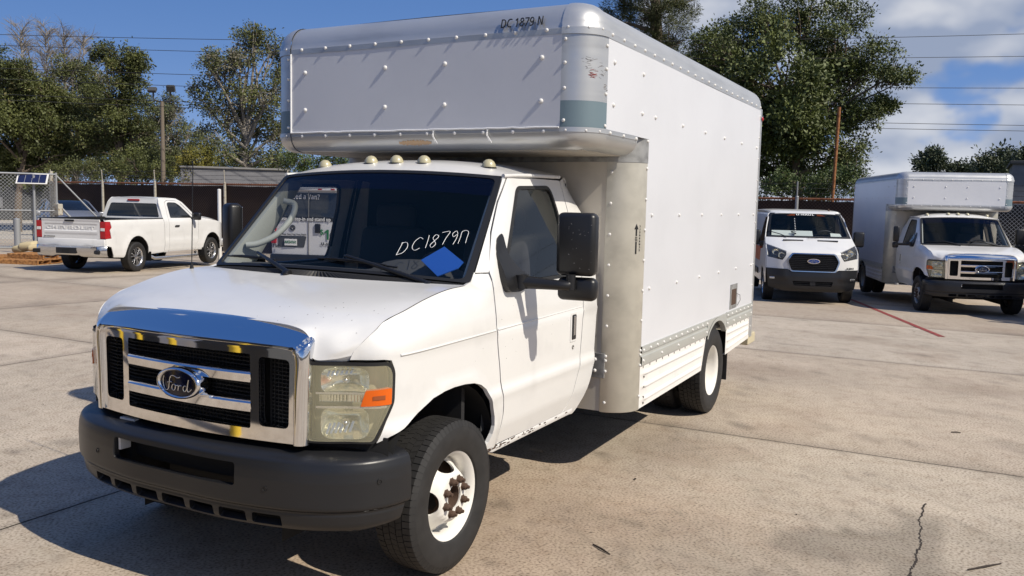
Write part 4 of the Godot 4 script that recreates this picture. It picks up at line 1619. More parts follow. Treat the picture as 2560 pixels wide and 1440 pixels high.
		mb = MB.new()
		rail(mb, arc2, pv([[-0.03, 0.425], [0.0, 0.425], [0.004, 0.43], [0.004, 2.066]]))
		part(T, "front_post", mb, M.beige_metal)
		mb = MB.new()
		rail(mb, arc2, pv([[0.007, 2.066], [0.007, yA + 0.0]]))
		part(T, "post_plate", mb, M.aluminium_dull)
		# rivets on posts
		for y in [0.49, 0.70, 0.77, 0.80, 1.0, 1.2, 1.4, 1.6, 1.8, 2.0]:
			bolts(rv, Vector3(cx - 0.0 * sg + 0.03 * sg, y, zp + R + 0.0), Vector3(0, 0, 1))
			bolts(rv, Vector3((W + 0.004) * sg, y + 0.03, zp + 0.012), Vector3(sg, 0, 0))
		for y in [2.26, 2.44, 2.58, 2.71]:
			bolts(rv, Vector3(cx - 0.0 * sg + 0.022 * sg, y, zF + 0.003), Vector3(0, 0, 1))
			bolts(rv, Vector3((W + 0.003) * sg, y - 0.02, zf + 0.02), Vector3(sg, 0, 0))
		for a in [0.18, 0.75, 1.2]:
			var d := Vector3(sin(a) * sg, 0, cos(a))
			bolts(rv, Vector3(cx, 2.205, zf) + d * (R + 0.009), d, 0.008, 0.006)
			bolts(rv, Vector3(cx, 2.775, zf) + d * (R + 0.009), d, 0.008, 0.006)
		# clearance lamps in the corner caps
		mb = MB.new()
		var dl := Vector3(0.38 * sg, 0.42, 0.82).normalized()
		mb.dome(Vector3(cx, 2.775, zf) + Vector3(0.36 * sg, 0, 0.78) * (R - 0.02) + Vector3(0, 0.088, 0), dl, 0.017, 0.016, 14, 4)
		part(T, "clearance_lamp", mb, M.amber_small)
		mb = MB.new()
		mb.dome(Vector3((W + 0.012) * sg, 2.66, zr - 0.045), Vector3(sg, 0, 0), 0.022, 0.014, 14, 4)
		part(T, "side_marker", mb, M.red_lens)
		# rear frame post
		mb = MB.new()
		mb.box(Vector3((W - 0.055) * sg, 1.63, zr - 0.048), Vector3(0.12, 2.29, 0.092), 0.025)
		part(T, "rear_post", mb, M.aluminium)
		# lower rail with a pressed groove, cut by the wheel opening
		var groove := pv([[0.0, yB + 0.004], [0.012, yB + 0.003], [0.014, 0.842], [0.014, 0.812], [0.004, 0.806], [0.004, 0.788], [0.014, 0.782], [0.014, 0.730], [0.012, 0.722], [0.0, 0.722]])
		for seg in [[zp, -3.615], [-4.235, zr]]:
			mb = MB.new()
			var path := []
			for k in 8:
				path.append([Vector3(W * sg, 0, lerpf(seg[0], seg[1], k / 7.0)), Vector3(sg, 0, 0)])
			rail(mb, path, groove)
			part(T, "lower_rail", mb, M.rail_light)
			var nb := int(absf(seg[1] - seg[0]) / 0.145)
			for k in nb + 1:
				bolts(rv, Vector3((W + 0.013) * sg, 0.828, lerpf(seg[0] - 0.03, seg[1] + 0.03, float(k) / nb)), Vector3(sg, 0, 0))
			for k in 5:
				bolts(rv, Vector3((W + 0.013) * sg, 0.756, lerpf(seg[0] - 0.03, seg[1] + 0.04, k / 4.0)), Vector3(sg, 0, 0))
		# wheel arch trim
		mb = MB.new()
		var zc := -3.935
		var outline := spline(p3([[0, 0.70, -3.600], [0, 0.752, -3.645], [0, 0.795, -3.715], [0, 0.832, -3.81], [0, 0.845, -3.925], [0, 0.832, -4.04], [0, 0.795, -4.135], [0, 0.752, -4.20], [0, 0.70, -4.245]]), 4)
		var a_rows := [PackedVector3Array(), PackedVector3Array(), PackedVector3Array()]
		for q in outline:
			var inw := Vector3(0, 0.55 - q.y, zc - q.z).normalized() * 0.030
			a_rows[0].append(Vector3((W + 0.0155) * sg, q.y, q.z))
			a_rows[1].append(Vector3((W + 0.0155) * sg, q.y + inw.y, q.z + inw.z))
			a_rows[2].append(Vector3((W - 0.03) * sg, q.y + inw.y, q.z + inw.z))
		mb.grid(a_rows)
		part(T, "wheel_arch_trim", mb, M.rail_light)
		mb = MB.new()
		var half_n := outline.size() / 2
		var fill := [Vector2(-3.925, yB - 0.001), Vector2(-3.612, yB - 0.001), Vector2(-3.612, 0.722)]
		for k in half_n + 1:
			if outline[k].y > 0.722:
				fill.append(Vector2(outline[k].z, outline[k].y))
		mb.panel(PackedVector2Array(fill), [], func(u: float, v: float) -> Vector3: return Vector3(W + 0.0125, v, u), Vector2(0.4, 0.4), 0.01, Vector3(0, 1, -4), sg)
		fill = [Vector2(-4.238, 0.722), Vector2(-4.238, yB - 0.001), Vector2(-3.925, yB - 0.001)]
		for k in range(half_n, outline.size()):
			if outline[k].y > 0.722:
				fill.append(Vector2(outline[k].z, outline[k].y))
		mb.panel(PackedVector2Array(fill), [], func(u: float, v: float) -> Vector3: return Vector3(W + 0.0125, v, u), Vector2(0.4, 0.4), 0.01, Vector3(0, 1, -4), sg)
		part(T, "arch_corner", mb, M.rail_light).set_meta("kind", "stuff")
		mb = MB.new()
		mb.box(Vector3(0.82 * sg, 0.83, zc), Vector3(0.70, 0.02, 0.80))
		mb.box(Vector3(0.46 * sg, 0.62, zc), Vector3(0.02, 0.42, 0.80))
		part(T, "rear_wheel_well", mb, M.black_matte)
		# skirts with three pressed ridges
		for seg in [[zp + 0.005, -3.600, 0.432, 0.450, 0.12], [-4.262, -5.165, 0.469, 0.505, 0.0]]:
			mb = MB.new()
			var z0: float = seg[0]
			var z1: float = seg[1]
			var sk := []
			for k in 29:
				var f := k / 28.0
				var z := lerpf(z0, z1, f)
				var row := PackedVector3Array()
				var yb := lerpf(seg[2], seg[3], f)
				var inset := smoothstep(0.03, 0.07, f) * smoothstep(0.97, 0.93, f)
				var ys := [0.722, 0.700]
				for ri in 3:
					var yc := lerpf(0.665, yb + 0.055, ri / 2.0)
					ys.append_array([yc + 0.014, yc + 0.003, yc - 0.008, yc - 0.016])
				ys.append_array([yb + 0.006, yb, yb])
				for m in ys.size():
					var o := 0.004
					if m >= 2 and m < 14:
						o += inset * [0.0, 0.013, 0.013, 0.0][(m - 2) % 4]
					if m == ys.size() - 1:
						o = -0.025
					var zz := z
					if seg[4] > 0.0 and f > 0.9:
						zz += (0.722 - ys[m]) / 0.28 * seg[4] * (f - 0.9) * 10.0
					row.append(Vector3((W + o) * sg, ys[m], zz))
				sk.append(row)
			mb.grid(sk, false, false, 0.75)
			part(T, "side_skirt", mb, M.skirt_white)
			var hb := MB.new()
			var cnt := int(absf(z1 - z0) / 0.13)
			for k in cnt:
				hb.box(Vector3((W + 0.006) * sg, 0.708, lerpf(z0 - 0.06, z1 + 0.05, float(k) / maxi(cnt - 1, 1))), Vector3(0.004, 0.013, 0.009))
			if seg[4] > 0.0:
				for y in [0.64, 0.57, 0.50, 0.46]:
					hb.box(Vector3((W + 0.008) * sg, y, z0 - 0.075), Vector3(0.010, 0.013, 0.010))
			part(T, "skirt_fastener", hb, M.bolt_steel).set_meta("kind", "stuff")
		# rivets in the skins
		for z in [-1.339, -1.840, -2.10, -2.712, -3.308, -3.90, -4.516, -5.121]:
			bolts(rv, Vector3((W + 0.004) * sg, 2.371, z), Vector3(sg, 0, 0), 0.014, 0.012)
			if z > -2.0:
				bolts(rv, Vector3((W + 0.004) * sg, 2.615, z), Vector3(sg, 0, 0), 0.014, 0.012)
			else:
				bolts(rv, Vector3((W + 0.004) * sg, 1.728, z), Vector3(sg, 0, 0), 0.013, 0.011)
				bolts(rv, Vector3((W + 0.004) * sg, 1.236, z), Vector3(sg, 0, 0), 0.013, 0.011)
		for k in 22:
			bolts(rv, Vector3((W + 0.005) * sg, 2.764, lerpf(zf - 0.05, zr + 0.03, k / 21.0)), Vector3(sg, 0, 0))
		for k in 4:
			bolts(rv, Vector3((W + 0.005) * sg, 2.206, lerpf(zf - 0.06, zp + 0.02, k / 3.0)), Vector3(sg, 0, 0))
		for k in 11:
			bolts(rv, Vector3((W + 0.004) * sg, lerpf(0.62, 2.68, k / 10.0), zr + 0.02), Vector3(sg, 0, 0), 0.009, 0.008)
		# little steel hatch near the back
		var H := group_node(T, "fuel_hatch")
		mb = MB.new()
		mb.panel(rect(-4.585, 0.875, -4.345, 1.095), [rect(-4.555, 0.905, -4.375, 1.05)], func(u: float, v: float) -> Vector3: return Vector3(W + 0.012, v, u), Vector2(0.1, 0.1), 0.012, Vector3(0, 1, -4), sg)
		part(H, "hatch_frame", mb, M.aluminium_dull)
		mb = MB.new()
		mb.box(Vector3((W + 0.006) * sg, 0.978, -4.465), Vector3(0.008, 0.15, 0.18))
		part(H, "hatch_door", mb, M.rust)
		mb = MB.new()
		mb.tube(p3([[(W + 0.015) * sg, 1.0, -4.56], [(W + 0.02) * sg, 0.98, -4.66], [(W + 0.02) * sg, 0.93, -4.68], [(W + 0.015) * sg, 0.885, -4.60]]), 0.0025, 5)
		part(H, "hatch_wire", mb, M.black_plastic)
		# mud flap behind the rear wheel
		mb = MB.new()
		mb.box(Vector3(1.02 * sg, 0.44, -4.42), Vector3(0.32, 0.46, 0.012), 0.003)
		part(T, "mud_flap", mb, M.rubber)
	# front rivets
	for x in [-0.871, -0.2215, 0.2215, 0.873]:
		for y in [2.372, 2.615]:
			bolts(rv, Vector3(x, y, zF + 0.004), Vector3(0, 0, 1), 0.015, 0.014)
	for k in 10:
		bolts(rv, Vector3(-0.9 + 0.2 * k, 2.765, zF + 0.005), Vector3(0, 0, 1), 0.012, 0.010)
		bolts(rv, Vector3(-0.895 + 0.199 * k, 2.201, zF + 0.005), Vector3(0, 0, 1), 0.012, 0.010)
	var rp := part(T, "rivet", rv, M.bolt_white)
	rp.set_meta("kind", "stuff")
	# bulkhead under the attic, attic floor, cargo floor, back
	mb = MB.new()
	mb.panel(rect(-(W - R) - 0.001, 0.43, W - R + 0.001, 2.068), [], func(u: float, v: float) -> Vector3: return Vector3(u, v, zp + R), Vector2(0.4, 0.4), 0.02, Vector3(0, 1.5, -3))
	part(T, "front_bulkhead", mb, M.cream_panel)
	mb = MB.new()
	mb.box(Vector3(0, 2.115, zp + R + 0.002), Vector3((W - R) * 2.0, 0.10, 0.02), 0.003)
	part(T, "bulkhead_strip", mb, M.aluminium_dull)
	mb = MB.new()
	mb.box(Vector3(0, 2.105, (zF + zp + R) * 0.5 - 0.05), Vector3(W * 2.0 - 0.21, 0.012, (zF - zp - R) - 0.13))
	part(T, "attic_floor", mb, M.cream_panel)
	mb = MB.new()
	mb.box(Vector3(0, 0.78, (zp + zr) * 0.5), Vector3(W * 2.0 - 0.06, 0.10, zp - zr - 0.03))
	part(T, "cargo_floor", mb, M.black_matte)
	mb = MB.new()
	for k in 24:
		mb.box(Vector3(0, 0.60 + k * 0.092, zr - 0.03), Vector3(2.12, 0.086, 0.02), 0.006)
	part(T, "roll_door", mb, M.panel_white)
	mb = MB.new()
	mb.box(Vector3(0, 2.83, zr - 0.035), Vector3(2.10, 0.16, 0.06), 0.02)
	part(T, "rear_header", mb, M.aluminium)
	mb = MB.new()
	mb.box(Vector3(0, 0.475, zr - 0.15), Vector3(2.37, 0.11, 0.30), 0.012)
	part(T, "rear_bumper", mb, M.bumper_block)
	# brackets between cab and box
	for sg in [1.0, -1.0]:
		mb = MB.new()
		mb.box(Vector3(0.972 * sg, 0.735, zp + R + 0.004), Vector3(0.10, 0.165, 0.012), 0.003)
		part(T, "body_bracket", mb, M.aluminium_dull)
		for y in [0.70, 0.775]:
			mb = MB.new()
			bolts(mb, Vector3(0.955 * sg, y, zp + R + 0.010), Vector3(0, 0, 1), 0.013, 0.011)
			part(T, "bracket_bolt", mb, M.bolt_white)
	if not main:
		return
	# number on the front rail
	var tilt := Basis(Vector3.RIGHT, -0.55)
	words(T, "fleet_number", "DC 1879 N", 0.053, Vector3(0.742, 2.820, zF + 0.0085), Basis(Vector3.RIGHT, -0.29), M.print_black, 0.80, 0.005, 400)
	# dent, scrapes and sealant
	mb = MB.new()
	var rng := RandomNumberGenerator.new()
	rng.seed = 11
	var on_post := func(a: float, y: float, o: float) -> Vector3:
		return Vector3(W - R, 0, zf) + Vector3(sin(a), 0, cos(a)) * (R + o) + Vector3.UP * y
	for k in 30:
		var a := rng.randf_range(0.55, 1.35)
		var y := rng.randf_range(2.50, 2.62)
		var len := rng.randf_range(0.02, 0.09)
		mb.tube(PackedVector3Array([on_post.call(a, y, 0.0042), on_post.call(a + len * 2.0, y + rng.randf_range(-0.012, 0.012), 0.0042)]), rng.randf_range(0.0006, 0.0016), 4)
	for k in 6:
		var a := rng.randf_range(1.25, 1.5)
		mb.tube(PackedVector3Array([on_post.call(a, 2.44 + k * 0.006, 0.0042), on_post.call(a + 0.1, 2.445 + k * 0.006, 0.0042)]), 0.002, 4)
	part(T, "scrape", mb, M.scrape_grey).set_meta("kind", "stuff")
	mb = MB.new()
	for k in 12:
		var a := rng.randf_range(0.75, 1.0)
		var y := rng.randf_range(2.50, 2.545)
		mb.tube(PackedVector3Array([on_post.call(a, y, 0.0045), on_post.call(a + 0.12, y + rng.randf_range(-0.008, 0.008), 0.0045)]), rng.randf_range(0.0008, 0.002), 4)
	part(T, "red_scrape", mb, M.scrape_red).set_meta("kind", "stuff")
	mb = MB.new()
	var bead := PackedVector3Array()
	for k in 41:
		bead.append(Vector3(lerpf(-(W - R) + 0.004, W - R - 0.004, k / 40.0), yA + 0.003 + rng.randf_range(-0.002, 0.002), zF + 0.009))
	mb.tube(bead, 0.0055, 6)
	bead = PackedVector3Array()
	for k in 16:
		bead.append(Vector3(-(W - R) + 0.004, lerpf(yA, yT, k / 15.0), zF + 0.009))
	mb.tube(bead, 0.0055, 6)
	for x in [0.145, 0.525]:
		mb.tube(p3([[x, yA, zF + 0.012], [x + 0.01, 2.18, zF + 0.016], [x + 0.035, 2.14, zF + 0.012]]), 0.002, 4)
		mb.tube(p3([[x + 0.01, yA, zF + 0.012], [x + 0.0, 2.19, zF + 0.018], [x + 0.02, 2.15, zF + 0.014]]), 0.002, 4)
	part(T, "sealant_bead", mb, M.print_white)
	# clearance notice on the post, printed in reverse for a mirror
	var ps := func(a: float, y: float) -> Vector3:
		return Vector3(W - R, 0, zp) + Vector3(sin(a), 0, cos(a)) * (R + 0.0055) + Vector3.UP * y
	var N := group_node(T, "clearance_notice")
	mb = MB.new()
	var ab := 1.06
	for seg in [[1.475, 1.555], [1.592, 1.640]]:
		for k in 2:
			mb.flat(ps.call(ab - 0.03 + k * 0.03, seg[0]), ps.call(ab + k * 0.03, seg[0]), ps.call(ab + k * 0.03, seg[1]), ps.call(ab - 0.03 + k * 0.03, seg[1]))
	mb.tri(ps.call(ab - 0.085, 1.636), ps.call(ab + 0.085, 1.636), ps.call(ab, 1.672), Vector3.RIGHT, Vector3.RIGHT, Vector3.RIGHT)
	part(N, "arrow", mb, M.print_black)
	var word := "CLEARANCE"
	var on := func(a: float) -> Basis:
		var d := Vector3(sin(a), 0, cos(a))
		return Basis(Vector3.UP.cross(d) * -1.0, Vector3.UP, d * -1.0)
	for k in word.length():
		words(N, "letter", word[k], 0.0125, ps.call(ab + 0.155, 1.655 - k * 0.0195), on.call(ab + 0.155), M.print_black, 1.0, 0.001)
	words(N, "letter", "11", 0.0135, ps.call(ab, 1.580), on.call(ab), M.print_black, 1.0, 0.001)
	words(N, "letter", "FT", 0.0135, ps.call(ab, 1.564), on.call(ab), M.print_black, 1.0, 0.001)

# ---------------------------------------------------------------- the pickup (origin: ground under the rear axle)
func pick(z: float, y: float) -> Vector3:
	var t := pv([[0.36, -0.075], [0.46, -0.03], [0.62, -0.004], [0.74, 0.0], [0.80, -0.008], [1.0, -0.004], [1.16, -0.010], [1.27, -0.03], [1.31, -0.055], [1.36, -0.08], [1.6, -0.165], [1.78, -0.235], [1.86, -0.29]])
	var x := 0.975 + curve_at(t, y)
	if z > 3.7:
		x -= 0.22 * pow((z - 3.7) / 0.6, 2.2)
	if z < -0.95:
		x -= 0.03 * pow((-0.95 - z) / 0.22, 2.0)
	if z > 2.0 and y > 1.31:
		x -= 0.03 * (z - 2.0)
	for c in [0.0, 3.43]:
		var r := Vector2((z - c) / 0.47, (y - 0.40) / 0.50).length()
		x += 0.018 * smoothstep(1.35, 1.02, r)
	return Vector3(x, y, z)

func alloy_wheel(parent: Node3D, at: Vector3, sgn: float, r: float, w: float, rim: float, spokes := 6) -> void:
	var W := group_node(parent, "wheel")
	W.position = at
	if sgn < 0.0:
		W.rotation.y = PI
	var mb := MB.new()
	tyre(mb, r, w, rim, 40)
	part(W, "tyre", mb, M.rubber)
	mb = MB.new()
	var o := w * 0.40
	mb.lathe(Vector3.ZERO, Vector3.RIGHT, pv([[o - 0.16, rim - 0.02], [o - 0.03, rim - 0.03], [o - 0.005, rim - 0.012], [o + 0.004, rim], [o - 0.01, rim + 0.005]]), 36, 0.6)
	for k in spokes:
		for q in [-0.16, 0.16]:
			var a: float = TAU * (k + 0.25) / spokes
			var c := Vector3(o - 0.02, cos(a) * 0.05, sin(a) * 0.05)
			var e := Vector3(o - 0.012, cos(a + q * 1.3) * (rim - 0.02), sin(a + q * 1.3) * (rim - 0.02))
			var d := (e - c).normalized()
			var b := Basis(Vector3.RIGHT, d, Vector3.RIGHT.cross(d))
			mb.box((c + e) * 0.5, Vector3(0.02, c.distance_to(e), 0.026), 0.006, b)
	mb.lathe(Vector3(o - 0.04, 0, 0), Vector3.RIGHT, pv([[0.0, 0.07], [0.03, 0.066], [0.036, 0.04], [0.04, 0.0]]), 20)
	part(W, "rim", mb, M.alloy)
	mb = MB.new()
	mb.lathe(Vector3(o - 0.075, 0, 0), Vector3.RIGHT, pv([[0.0, 0.0], [0.0, rim - 0.03], [0.01, rim - 0.03], [0.012, 0.0]]), 24)
	part(W, "brake_disc", mb, M.black_matte)

func arch_pts(c: float, rx: float, ry: float, y0: float, yb: float, k := 16) -> Array:
	var out := [[c + rx, yb]]
	for i in k + 1:
		var a := PI * i / k
		out.append([c + rx * cos(a), y0 + ry * sin(a)])
	out.append([c - rx, yb])
	return out

func make_pickup(at: Vector3, turn: float) -> void:
	var T := thing("pickup_truck", "white single-cab pickup with chrome rear bumper, parked at the left with its tailgate toward us", "pickup", at, turn)
	var mb: MB
	var ins := Vector3(0, 0.9, 1.5)
	var st := Vector2(0.09, 0.09)
	for sg in [1.0, -1.0]:
		var aR := arch_pts(0.0, 0.465, 0.50, 0.40, 0.40)
		var aF := arch_pts(3.43, 0.465, 0.50, 0.40, 0.40)
		mb = MB.new()
		var bed := pv([[1.148, 0.43], [1.148, 1.315], [-1.155, 1.315], [-1.155, 1.27], [-0.99, 1.265], [-0.97, 1.12], [-1.03, 1.06], [-0.985, 0.86], [-1.155, 0.85], [-1.155, 0.68], [-1.0, 0.66], [-0.86, 0.40], [-0.50, 0.38]])
		aR.reverse()
		bed.append_array(pv(aR))
		bed.append(Vector2(0.50, 0.40))
		mb.panel(bed, [], pick, st, 0.02, ins, sg)
		part(T, "bed_side", mb, M.white_paint)
		mb = MB.new()
		var cab_side := rounded(pv([[1.165, 0.42], [1.345, 0.42], [1.375, 1.29], [1.46, 1.74], [1.60, 1.795], [1.98, 1.79], [2.15, 1.70], [2.20, 1.72], [2.02, 1.845], [1.6, 1.86], [1.27, 1.85], [1.20, 1.72], [1.165, 1.33]]), 0.015, 2)
		mb.panel(cab_side, [], pick, st, 0.02, ins, sg)
		part(T, "cab_side", mb, M.white_paint)
		mb = MB.new()
		var door := rounded(pv([[1.358, 0.43], [2.60, 0.43], [2.72, 0.75], [2.75, 1.28], [2.66, 1.33], [2.18, 1.70], [1.98, 1.782], [1.60, 1.785], [1.475, 1.735], [1.388, 1.29]]), 0.03, 3)
		var win := rounded(pv([[1.50, 1.325], [2.56, 1.315], [2.10, 1.675], [1.95, 1.735], [1.62, 1.742], [1.545, 1.70]]), [0.03, 0.02, 0.1, 0.06, 0.05, 0.05], 3)
		mb.panel(door, [win], pick, st, 0.02, ins, sg)
		var d := part(T, "door", mb, M.white_paint)
		mb = MB.new()
		mb.panel(win, [], func(u: float, v: float) -> Vector3: return pick(u, v) - Vector3(0.008, 0, 0), st, 0.0, ins, sg)
		part(d, "window", mb, M.dark_glass)
		mb = MB.new()
		mb.box(Vector3(0.985 * sg, 1.11, 1.71), Vector3(0.03, 0.045, 0.20), 0.012)
		part(d, "door_handle", mb, M.black_plastic)
		mb = MB.new()
		var fen := pv([[2.615, 0.43], [2.735, 0.75], [2.765, 1.28], [2.80, 1.325], [3.3, 1.285], [3.9, 1.19], [4.22, 1.12], [4.25, 0.9], [4.22, 0.50], [3.95, 0.42]])
		fen.append_array(pv(aF))
		fen.append(Vector2(2.93, 0.42))
		mb.panel(fen, [], pick, st, 0.02, ins, sg)
		part(T, "fender", mb, M.white_paint)
		# A pillar
		mb = MB.new()
		mb.panel(pv([[2.20, 1.715], [2.68, 1.335], [2.80, 1.33], [2.30, 1.74], [2.06, 1.845], [2.03, 1.835]]), [], pick, st, 0.02, ins, sg)
		part(T, "windshield_pillar", mb, M.white_paint)
		# tail lamp
		mb = MB.new()
		mb.panel(pv([[-1.158, 1.265], [-1.0, 1.26], [-0.98, 1.12], [-1.04, 1.06], [-0.995, 0.865], [-1.158, 0.855]]), [], func(u: float, v: float) -> Vector3: return pick(u, v) - Vector3(0.004, 0, 0), st, 0.02, ins, sg)
		mb.box(Vector3(0.875 * sg, 1.06, -1.165), Vector3(0.15, 0.405, 0.03), 0.01)
		var tl := part(T, "tail_lamp", mb, M.red_lens)
		mb = MB.new()
		mb.box(Vector3(0.875 * sg, 1.075, -1.182), Vector3(0.11, 0.07, 0.012), 0.004)
		part(tl, "reversing_lamp", mb, M.bolt_white)
		# running board tube
		mb = MB.new()
		mb.tube(p3([[0.90 * sg, 0.38, 0.52], [1.02 * sg, 0.30, 0.62], [1.03 * sg, 0.29, 1.5], [1.02 * sg, 0.29, 2.55], [0.9 * sg, 0.36, 2.68]]), 0.042, 10)
		part(T, "step_bar", mb, M.alloy)
		mb = MB.new()
		mb.box(Vector3(0.93 * sg, 0.36, 0.47), Vector3(0.20, 0.24, 0.012), 0.004)
		mb.box(Vector3(0.93 * sg, 0.36, 2.93), Vector3(0.20, 0.24, 0.012), 0.004)
		part(T, "mud_flap", mb, M.black_plastic)
		# wheel wells
		for c in [0.0, 3.43]:
			mb = MB.new()
			var rows := []
			for k in 11:
				var a := PI * k / 10.0
				rows.append(PackedVector3Array([Vector3(0.955 * sg, 0.40 + 0.49 * sin(a), c + 0.46 * cos(a)), Vector3(0.5 * sg, 0.40 + 0.49 * sin(a), c + 0.46 * cos(a))]))
			mb.grid(rows)
			part(T, "wheel_well", mb, M.black_matte)
			alloy_wheel(T, Vector3(0.845 * sg, 0.372, c), sg, 0.372, 0.25, 0.235)
		# mirror
		mb = MB.new()
		rounded_box(mb, Vector3(1.10 * sg, 1.36, 2.47), Vector3(0.22, 0.20, 0.12), 0.04)
		mb.box(Vector3(0.97 * sg, 1.31, 2.48), Vector3(0.12, 0.05, 0.07), 0.015)
		part(T, "side_mirror", mb, M.black_plastic)
	# tailgate
	mb = MB.new()
	var gate := rect(-0.795, 0.845, 0.795, 1.312, 0.015)
	mb.panel(gate, [], func(u: float, v: float) -> Vector3:
		var inset := smoothstep(0.74, 0.70, absf(u))
		var z := -1.175 - 0.012 * smoothstep(1.24, 1.30, v) + inset * (0.012 * smoothstep(1.21, 1.17, v) - 0.016 * smoothstep(1.05, 1.03, v) + 0.012 * smoothstep(0.99, 0.93, v))
		return Vector3(u, v, z), Vector2(0.05, 0.02), 0.03, Vector3(0, 1, 3))
	var g := part(T, "tailgate", mb, M.white_paint)
	mb = MB.new()
	mb.box(Vector3(0.02, 1.275, -1.192), Vector3(0.26, 0.045, 0.02), 0.008)
	part(g, "tailgate_handle", mb, M.black_plastic)
	words(g, "tailgate_lettering", "CHEVROLET", 0.082, Vector3(0.02, 1.105, -1.168), Basis(Vector3.UP, PI), M.white_paint, 2.1, 0.009, 700)
	words(g, "badge_lettering", "SILVERADO", 0.028, Vector3(0.58, 0.885, -1.186), Basis(Vector3.UP, PI), M.print_black, 1.5, 0.006, 700)
	mb = MB.new()
	rounded_box(mb, Vector3(0, 0.755, -1.14), Vector3(1.86, 0.19, 0.08), 0.03)
	part(T, "rear_valance", mb, M.white_paint)
	# chrome bumper, stepped in the middle for the plate
	mb = MB.new()
	var rows := []
	for k in 31:
		var x := lerpf(-0.97, 0.97, k / 30.0)
		var back := -1.36 + 0.20 * pow(absf(x) / 0.97, 6.0)
		var mid := smoothstep(0.42, 0.30, absf(x))
		var row := PackedVector3Array()
		for q in [[0.685, 0.16], [0.685, 0.03], [0.668, 0.0], [0.56, -0.005], [0.46, 0.01], [0.42, 0.04], [0.41, 0.14]]:
			var y: float = q[0]
			if q[0] < 0.60:
				y += 0.03 * mid
			row.append(Vector3(x, y, back + q[1] + mid * 0.02))
		rows.append(row)
	mb.grid(rows, false, false, 0.6)
	var bm := part(T, "rear_bumper", mb, M.chrome_soft)
	mb = MB.new()
	mb.box(Vector3(0, 0.565, -1.345), Vector3(0.56, 0.14, 0.03), 0.012)
	for sx in [-1.0, 1.0]:
		mb.box(Vector3(0.80 * sx, 0.54, -1.315), Vector3(0.24, 0.10, 0.06), 0.02, Basis(Vector3.UP, 0.35 * sx))
	part(bm, "bumper_step", mb, M.black_plastic)
	mb = MB.new()
	mb.box(Vector3(0, 0.555, -1.365), Vector3(0.20, 0.10, 0.012), 0.003)
	part(bm, "plate_holder", mb, M.black_matte)
	# bed
	mb = MB.new()
	mb.box(Vector3(0, 0.82, 0), Vector3(1.7, 0.03, 2.3))
	mb.box(Vector3(0, 1.05, 1.13), Vector3(1.75, 0.50, 0.03))
	for sg in [1.0, -1.0]:
		mb.box(Vector3(0.80 * sg, 1.06, 0), Vector3(0.03, 0.50, 2.28))
		mb.box(Vector3(0.875 * sg, 1.318, 0), Vector3(0.12, 0.02, 2.30), 0.006)
	part(T, "truck_bed", mb, M.bumper_grey)
	# cab back with window
	mb = MB.new()
	var F_bk := func(u: float, v: float) -> Vector3: return Vector3(u, v, 1.165 + 0.10 * pow(clampf((v - 1.3) / 0.55, 0.0, 1.0), 1.3))
	var back_poly := rounded(pv([[-0.905, 0.80], [0.905, 0.80], [0.90, 1.34], [0.725, 1.80], [0.62, 1.855], [-0.62, 1.855], [-0.725, 1.80], [-0.90, 1.34]]), 0.04)
	var back_win := rounded(pv([[-0.80, 1.345], [0.80, 1.345], [0.68, 1.705], [-0.68, 1.705]]), 0.05)
	mb.panel(back_poly, [back_win], F_bk, Vector2(0.1, 0.1), 0.02, Vector3(0, 1.2, 3))
	var cb := part(T, "cab_back", mb, M.white_paint)
	mb = MB.new()
	mb.panel(back_win, [], func(u: float, v: float) -> Vector3: return F_bk.call(u, v) + Vector3(0, 0, 0.008), Vector2(0.2, 0.2), 0.0, Vector3(0, 1.2, 3))
	part(cb, "rear_window", mb, M.dark_glass)
	mb = MB.new()
	mb.box(Vector3(0, 1.785, 1.235), Vector3(0.36, 0.05, 0.03), 0.01)
	part(cb, "brake_lamp", mb, M.red_lens)
	# roof, windshield, hood, front
	var rc := []
	for q in [[1.26, 1.855, 0.64], [1.45, 1.875, 0.66], [1.80, 1.875, 0.66], [2.05, 1.845, 0.66]]:
		var row := PackedVector3Array()
		for a in [-1.0, -0.8, -0.4, 0.0, 0.4, 0.8, 1.0]:
			row.append(Vector3(a * (q[2] + 0.045), q[1] - 0.03 * pow(absf(a), 4.0) - 0.01 * a * a, q[0]))
		rc.append(row)
	mb = MB.new()
	mb.grid(loft(rc, 4, 3), false, false, 0.3)
	part(T, "roof", mb, M.white_paint)
	mb = MB.new()
	var wr := []
	for k in 6:
		var t := k / 5.0
		var row := PackedVector3Array()
		for j in 9:
			var a := lerpf(-1.0, 1.0, j / 8.0)
			row.append(Vector3(a * lerpf(0.70, 0.84, t), lerpf(1.835, 1.335, t), lerpf(2.05, 2.80, t) + 0.08 * (1.0 - a * a)))
		wr.append(row)
	mb.grid(wr, false, false, 0.3)
	part(T, "windshield", mb, M.dark_glass)
	mb = MB.new()
	var hr := []
	for q in [[2.80, 1.335, 0.88], [3.1, 1.345, 0.90], [3.6, 1.30, 0.91], [4.0, 1.22, 0.86], [4.25, 1.12, 0.74]]:
		var row := PackedVector3Array()
		for a in [-1.0, -0.85, -0.6, 0.0, 0.6, 0.85, 1.0]:
			row.append(Vector3(a * q[2], q[1] + (0.03 if absf(a) == 0.6 or a == 0.0 else 0.0) - (0.035 if absf(a) == 1.0 else 0.0), q[0] + 0.06 * (1.0 - a * a)))
		hr.append(row)
	mb.grid(loft(hr, 3, 3), false, false, 0.3)
	part(T, "hood", mb, M.white_paint)
	mb = MB.new()
	mb.box(Vector3(0, 0.82, 4.22), Vector3(1.5, 0.60, 0.10), 0.03)
	part(T, "front_grille", mb, M.black_plastic)
	mb = MB.new()
